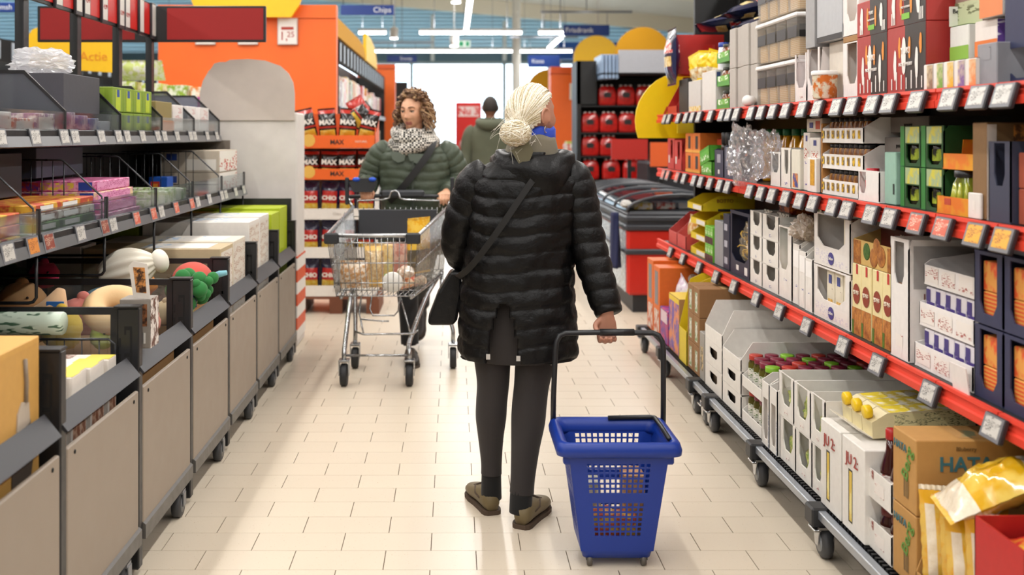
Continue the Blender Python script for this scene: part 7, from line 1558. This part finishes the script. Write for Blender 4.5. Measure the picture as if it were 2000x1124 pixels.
# gondolas: black shelving running away from the camera
def gondola(label, x0, x1, y0, y1, H, shelves, face, seed, ph='packets', n=16, lab2='', hdr=True, cols=None):
    """face=+1: open side looks to +X"""
    t = thing('gondola_shelf', label, 'shelf', ((x0+x1)/2, y0, 0)); O = Vector(((x0+x1)/2, y0, 0)); xf = x1 if face > 0 else x0; xb = (x0+x1)/2
    def B(mb, nm_, par=None, kind=None):
        mb.v = [(x-O.x, y-O.y, z) for x, y, z in mb.v]; return mb.build(nm_, par or t, kind=kind)
    B(MB().box(xb-.03, xb+.03, y0, y1, 0, H, UBLK), 'back_panel'); B(MB().box(x0, x1, y0, y0+.03, 0, H, UBLK), 'end_panel'); B(MB().box(x0, x1, y1-.03, y1, 0, H, UBLK), 'end_panel')
    B(MB().box(min(xb, xf), max(xb, xf), y0, y1, 0, .14, UBLK), 'plinth')
    rnd = random.Random(seed)
    for si, z in enumerate(shelves):
        s = B(MB().box(min(xb, xf), max(xb, xf), y0, y1, z-.03, z, UBLK), 'shelf')
        B(MB().box(xf-.005, xf+.012, y0, y1, z-.045, z+.005, M('#3a3b40', .4)), 'price_rail', s)
        y = y0+.1
        while y < y1-.1:
            B(MB().box(xf+.012*face, xf+.02*face, y, y+.075, z-.05, z+.005, M('#cfdbe6', .35)), 'price_tag', s); y += .23
        y = y0+.06
        k = 0
        while y < y1-.35:
            w_ = rnd.uniform(.16, .32); h = rnd.uniform(.22, .34); c = rnd.choice(cols or ('#b8322a', '#e0d9cf', '#c9a23a', '#8a3a2a', '#d9742a', '#dcd6d0', '#5a7a3a', '#7a2a34')); c2 = rnd.choice(('#e6dccb', '#d9b04a', '#a83228', '#dcdcd8'))
            carton('shelf_pack', f'{lab2}, {["middle", "upper", "top"][si+3-len(shelves)]} shelf, {ORD[k]} counting away', (xf-face*.05, y, z+.001), w_-.02, .22, h, M(c, .4, 'patch', c2, scale=.8), 1 if face < 0 else -1, cat='packet', group=f'packs on {label[:30]}'); y += w_; k += 1
    if hdr:
        hd = B(MB().box(xb-.02, xb+.02, y0, y1, H-.02, H+.02, UBLK), 'header'); y = y0+.1; zt = H-.21
        B(MB().box(xf-.03, xf, y0, y1, zt, H, M('#08080a', .95)), 'fascia', hd)
        while y < y1-.1:
            B(MB().box(xf, xf+.003*face, y, y+.10, zt+.02, H-.02, M('#8f99a4', .35)), 'price_card', hd); y += .34
    return t
gondola('black gondola of chips bags running to the windows beyond the orange shelf end', -1.95, -1.05, 9.40, 15.7, 2.28, (.65, 1.2, 1.66), 1, 3, lab2='printed snack pack on the chips gondola', cols=('#b8322a', '#e0d9cf', '#c9a23a', '#7a2a34', '#d98a7a', '#dcd6d0', '#5a7a3a'))
gondola('black gondola with white cards far behind the toy shelves', -5.1, -4.2, 9.3, 15.0, 2.30, (1.2, 1.6), 1, 8, lab2='printed pack on the gondola behind the toy shelves')
for k in range(2):
    MB().prism([[(9.42, 2.31), (12.42, 2.31), (12.35, 2.38), (12.1, 2.45), (11.6, 2.48), (9.42, 2.48)], [(12.5, 2.31), (14.3, 2.31), (14.2, 2.45), (13.8, 2.58), (13.2, 2.64), (12.5, 2.64)]][k], 'x', -1.10, -1.06, YSD if k == 0 else YS).build('promo_sign', None, (0, 0, 0), (0, 0, 0), ['dark yellow half round sign on the chips gondola', 'bright yellow half round sign further along the chips gondola'][k], 'sign')
t = thing('orange_endcap', 'narrow orange shelf end beyond the chips gondola', 'shelf', (-1.2, 16.0, 0)); MB().box(-.3, .29, 0, .3, 0, 2.42, OR).build('orange_panel', t); MB().box(-.3, .29, -.01, .3, 2.43, 2.5, ORD_).build('top_band', t)
gondola('dark gondola behind the narrow orange shelf end', -1.5, -.78, 17.5, 20.0, 2.3, (.8, 1.4), 1, 4, lab2='red pack on the distant dark gondola', hdr=False, cols=('#b8322a', '#c23a30', '#d9c9c0'))
# yellow Actie sign at the back left of the shop
t = thing('promo_sign', 'yellow sign lettered Actie behind the toy shelf posts', 'sign', (-3.37, 9.0, 1.95)); MB().prism([(-.40, .05), (.395, .0), (.395, .30), (-.02, .30), (-.05, .42), (-.20, .43), (-.33, .38), (-.40, .28)], 'y', 0, .04, YS).build('board', t); MB().box(.05, .09, .04, .08, -1.95, .3, UBLK).build('post', t)
lettering('Actie', .115, M('#e08a12', .5), t, (.21, -.003, .14), FACE_CAM)
carton('poster_box', 'black box standing below the yellow Actie sign', (-3.42, 9.1, 1.61), .3, -.14+.0, .30, UBLK, 1) if False else None
# hanging blue aisle signs
BSG = M('#163a86', .45)
def aisle_sign(label, x0, x1, y, z0, z1, txt, size, tx):
    t = thing('aisle_sign', label, 'sign', ((x0+x1)/2, y, z0)); h = z1-z0; w_ = (x1-x0)/2
    MB().box(-w_, w_, 0, .03, 0, h, BSG, .005).build('board', t)
    MB().tube([(-w_*.9, .015, h), (-w_*.9, .015, 3.55-z0)], .006, STEEL, 5).build('hanging_wire', t); MB().tube([(w_*.9, .015, h), (w_*.9, .015, 3.55-z0)], .006, STEEL, 5).build('hanging_wire', t)
    MB().box(-w_-.4, w_+.4, -.0, .03, 3.54-z0, 3.58-z0, STEEL).build('hanging_bar', t); MB().tube([(0, .015, 3.56-z0), (0, .015, ceil_z((x0+x1)/2)-z0)], .008, STEEL, 5).build('hanging_rod', t)
    if txt: lettering(txt, size, M('#e6ecf4', .4), t, (tx-(x0+x1)/2, -.003, h/2), FACE_CAM)
aisle_sign('blue hanging sign reading Chips above the chips gondola', -1.43, -.75, 13.0, 2.92, 3.05, 'Chips', .10, -.90)
aisle_sign('blue hanging sign reading Frisdrank above the yellow arch', 1.94, 2.75, 18.0, 3.14, 3.33, 'Frisdrank', .13, 2.22)
aisle_sign('blue hanging sign at the back behind the toy shelf posts', -4.6, -3.98, 9.4, 2.53, 2.62, 'tiemsh', .07, -4.14)
aisle_sign('small blue hanging sign just under the long cross lamp', -1.55, -.85, 24.0, 3.10, 3.26, 'Snoep', .12, -1.1)
aisle_sign('small blue hanging sign before the steel column', 1.66, 2.37, 22.7, 2.89, 3.16, 'Kassa', .12, 1.88)
t = thing('blue_fascia', 'broad royal blue fascia panel high at the wall', 'panel', (5.2, 31.2, 3.6)); MB().box(-2.0, 1.6, 0, .3, .1, .62, M('#1c57b0', .5)).build('board', t); MB().box(-2.0, -1.9, .1, .2, -3.6, .1, WALLW).build('support', t)
# right: orange end, yellow arches, soft drink shelf, freezers
t = thing('orange_endcap', 'orange shelf end beyond the white haired head', 'shelf', (1.83, 17.0, 0)); MB().box(-.21, .21, 0, .4, 0, 2.40, OR).build('orange_panel', t); MB().box(-.21, .21, -.01, .4, 2.41, 2.53, ORD_).build('top_band', t); MB().box(.10, .20, -.03, -.012, 1.98, 2.25, M('#e9e4de', .5)).build('price_card', t)
def sign(label, pts, y, th, m, post=None):
    t = thing('promo_sign', label, 'sign', (0, y, 0)); MB().prism(pts, 'y', 0, th, m).build('board', t)
    if post: MB().box(post[0]-.02, post[0]+.02, .01, .04, 0, post[1], UBLK).build('post', t)
sign('bright yellow arch sign over the soft drinks', arc(2.28, 2.62, .36, 0, pi)+[(1.92, 2.25), (2.16, 2.25), (2.16, 2.38), (2.64, 2.38)], 16.3, .05, YS, (2.3, 2.4)); sign('dark yellow half round sign above the soft drink shelf', arc(2.82, 2.58, .42, 0, pi), 15.2, .05, YSD, (2.8, 2.6)); sign('dark yellow sign far behind the orange end', arc(2.05, 2.35, .45, 0, pi), 22.0, .05, YSD, (2.05, 2.4))
gt = thing('drinks_shelf', 'black end shelf stacked with red bottle packs and a grey header', 'shelf', (2.3, 13.0, 0))
MB().box(-.72, 1.2, .5, .55, 0, 2.34, UBLK).build('back_panel', gt); MB().box(-.73, -.68, -.0, .55, 0, 2.34, UBLK).build('end_panel', gt); MB().box(-.73, -.48, .0, .02, 1.79, 2.34, UBLK).build('front_panel', gt)
for z in (.53, .83, 1.13, 1.43, 1.775): MB().box(-.70, 1.2, .02, .5, z-.02, z-.001, UBLK).build('shelf', gt)
MB().box(-.25, .75, -.35, -.30, 2.17, 2.45, M('#a9abb2', .4, 'metal')).build('header_panel', gt)
for k in range(5): MB().box(-.46+k*.045, -.43+k*.045, -.30+.0*k, .35-k*.12, 2.10, 2.40, M('#8fa6c4', .35)).build('price_card', gt)
MB().box(-.46, .75, -.3, .5, 2.15, 2.17, UBLK).build('header_tray', gt)
RP = M('#c21d18', .22, 'patch', '#a81612', scale=.6, coat=.6); RPC = M('#1a1414', .5); REDCAP = M('#d8cdc8', .3)
rp = thing('bottle_pack', '', 'drinks', (0, 0, 0)); rp_m = MB()
rows = []
for z, k in ((0, .94), (.02, 1), (.145, 1), (.20, .92), (.24, .72), (.252, .5)): rows.append(rrect(.115*k, .075*k, .03*k, 4, z, 0, .08))
rp_m.rings(rows, RP); rp_m.build('film_wrap', rp); MB().prism([(-.04, .10), (.04, .10), (.05, .14), (.03, .165), (-.03, .165), (-.05, .14)], 'y', -.001, .01, RPC).build('handle_hole', rp)
for i in range(3):
    for j in range(2): MB().lathe([(.014, .235), (.016, .237), (.016, .262), (.012, .266)], (-.06+.06*i, .05+.06*j, 0), REDCAP, 10).build('cap', rp)
rk = tree_of(rp); first = True
for ri, (z, xs_) in enumerate(((1.776, (-.33, -.09, .15, .40)), (1.431, (-.55, -.31, -.07, .17, .42)), (1.131, (-.55, -.31)), (.831, (-.55, -.28, -.02, .24)), (.531, (-.55, -.28, -.02, .24)))):
    for k, x in enumerate(xs_):
        lab = f'red wrapped bottle pack, {["top", "second", "third", "fourth", "lowest"][ri]} shelf row, {ORD[k]} from the black side panel'
        lc = (2.3+x, 13.06, z)
        if first: rp.location = lc; rp['label'] = lab; rp['group'] = 'red bottle packs'; first = False
        else: dup(rp, lc, 0, lab, 'red bottle packs', rk)
t = thing('shelf_sign', 'plain red panel on dark post below the yellow Actie disc', 'sign', (1.9, 11.0, 0)); MB().box(-.2, .19, 0, .03, 1.135, 1.355, M('#b8241a', .45)).build('board', t); MB().box(-.02, .02, .03, .06, 0, 1.3, UBLK).build('post', t)
t = thing('shelf_sign', 'plain orange panel on dark post beside the red panel', 'sign', (2.24, 11.0, 0)); MB().box(-.12, .11, 0, .03, 1.06, 1.32, M('#e8642a', .45)).build('board', t); MB().box(-.02, .02, .03, .06, 0, 1.3, UBLK).build('post', t)
MB().box(0, .8, 0, .7, 0, 1.1, M('#2a2c33', .5), .02).box(.02, .78, -.01, 0, .2, .5, M('#1c1d22', .4)).build('dark_cabinet', None, (2.15, 11.3, 0), (0, 0, 0), 'dark closed cabinet behind the freezers', 'cabinet')
# round yellow Actie disc on the end of the food shelf unit
ps = F(MB().prism(arc(1.586, 1.50, .335, -.36, pi+.36), 'y', 7.03, 7.05, M('#f5d400', .45)), 'promo_disc'); F(MB().box(1.58, 1.66, 6.905, 7.03, 1.60, 1.64, UBLK), 'bracket', ps); F(MB().box(1.53, 1.645, 6.98, 7.0, 1.415, 1.50, M('#f3e23a', .45)), 'tab', ps); F(MB().box(1.58, 1.60, 7.0, 7.03, 1.44, 1.48, UBLK), 'bracket', ps)
lettering('Actie', .135, M('#c2401e', .5), ps, (1.57-FO.x, 7.026-FO.y, 1.545), FACE_CAM, bold=.002)
# chest freezers
FRED = M('#c9281c', .35, 'metal'); FGR = M('#3a3c42', .4); FSIL = M('#b9c4cc', .25, 'metal', metal=.5)
def freezer(label, x0, x1, y0, y1, red=True):
    t = thing('chest_freezer', label, 'freezer', (x0, y0, 0)); W = x1-x0; L_ = y1-y0
    MB().box(.05, W-.05, .05, L_-.05, 0, .14, M('#2a2b2e', .5)).build('plinth', t)
    MB().box(0, W, 0, L_, .14, .66, FRED if red else FSIL, .02).build('cabinet_body', t)
    MB().box(-.006, 0, .06, L_-.06, .16, .64, FSIL).build('side_cladding', t)
    for z in (.46, .65, .72): MB().box(-.02, W+.02, -.02, L_+.02, z, z+.045, FGR, .012).build('bumper_rail', t)
    MB().box(0, W, 0, L_, .66, .80, FGR, .02).build('upper_body', t)
    g = MB(); rr = []
    for k in range(13):
        a = pi*k/12; rr.append((W/2-cos(a)*W*.5, .80+.13*sin(a)))
    gl = []
    for k in range(13): gl.append([(rr[k][0], 0.02, rr[k][1]), (rr[k][0], L_-.02, rr[k][1])])
    vs = [p for r in gl for p in r]; g.add(vs, [(2*i, 2*i+1, 2*i+3, 2*i+2) for i in range(12)], M('#3c434b', .06, 'film', alpha=.45), True)
    g.build('glass_lid', t)
    for yy in (0.02, L_*.33, L_*.66, L_-.02): MB().tube([(p[0], yy, p[1]) for p in rr], .012, FGR, 8).build('lid_frame', t)
    return t
freezer('red chest freezer with dark bumper rails at the end of the food shelf', 1.37, 2.25, 8.05, 10.0); freezer('silver sided chest freezer in line behind the red one', 1.37, 2.25, 10.1, 12.3 if False else 10.85, False)
for k in range(4): carton('frozen_pack', f'{["yellow", "red", "white", "pale blue"][k]} frozen food pack inside the red chest freezer', (1.45+.19*k, 8.2+.05*k, .805), .25, .15, .05, M(('#d9b83a', '#c9483a', '#dcdcdc', '#9ab4cc')[k], .4, 'patch', '#e6e0d8'), cat='packet')
cl = MB(); rg = []
for i in range(14):
    z = .78-.44*i/13; r = []
    for k in range(24):
        a = 2*pi*k/24; q = .02+.012*sin(a*5+i*.2)+.015*i/13; r.append((q*cos(a)*1.1, .06*sin(a)*(1+.4*i/13)+.012*sin(3*a+i*.3), z))
    rg.append(r)
cl.rings(rg, M('#1a2148', .9, 'fabric')); cl.build('hanging_jacket', None, (1.30, 8.22, 0), (0, 0, 0), 'dark navy jacket hanging over the freezer corner', 'jacket')
crumple('grey_gloves', 'pale grey gloves lying on the freezer corner', (1.385, 8.2, .85), .045, .10, .035, M('#b5b3ae', .8, 'fabric'), cat='gloves', seed=14, seg=20, rings=12)
# red poster stand, fruit stands and window extras
t = thing('poster_stand', 'red poster stand before the bright windows', 'sign', (.30, 20.0, 0)); MB().box(-.25, .25, 0, .04, .98, 2.03, M('#d81f1a', .4), .01).build('board', t); MB().box(-.2, .2, -.004, 0, 1.75, 1.95, M('#f2dcdc', .5)).build('text_panel', t); lettering('Nu 3', .2, M('#d81f1a', .4), t, (0, -.006, 1.85), FACE_CAM, bold=.004)
MB().lathe([(.13, 0), (.13, -.002)], (-.05, -.001, 1.2), M('#e8b8b8', .5), 20, axis='y').build('picture', t); MB().box(-.03, .03, .04, .08, 0, 1.0, STEEL).box(-.25, .25, -.15, .25, 0, .02, STEEL).build('stand', t)
for k in range(5):
    t = thing('fruit_crate', f'{["white", "green", "yellow", "pale", "red"][k]} produce crate stacked beyond the white haired head, {ORD[k]} from the floor', 'crate', (2.0, 15.9, .3+.2*k)); MB().box(-.25, .3, 0, .4, 0, .16, M(('#d9d6cf', '#7fb84a', '#e0c84a', '#e8e4dc', '#c9564a')[k], .5, 'patch', '#e8e6dc'), .01).build('crate_body', t); MB().box(-.23, .28, .02, .38, .16, .195, M('#8fbf5a', .5, 'crunch', '#e0c060', scale=.3)).build('produce', t)
MB().box(1.7, 2.35, 15.85, 16.27, 0, .299, MGREY).build('produce_table', None, (0, 0, 0), (0, 0, 0), 'low grey table carrying the produce crates', 'table')
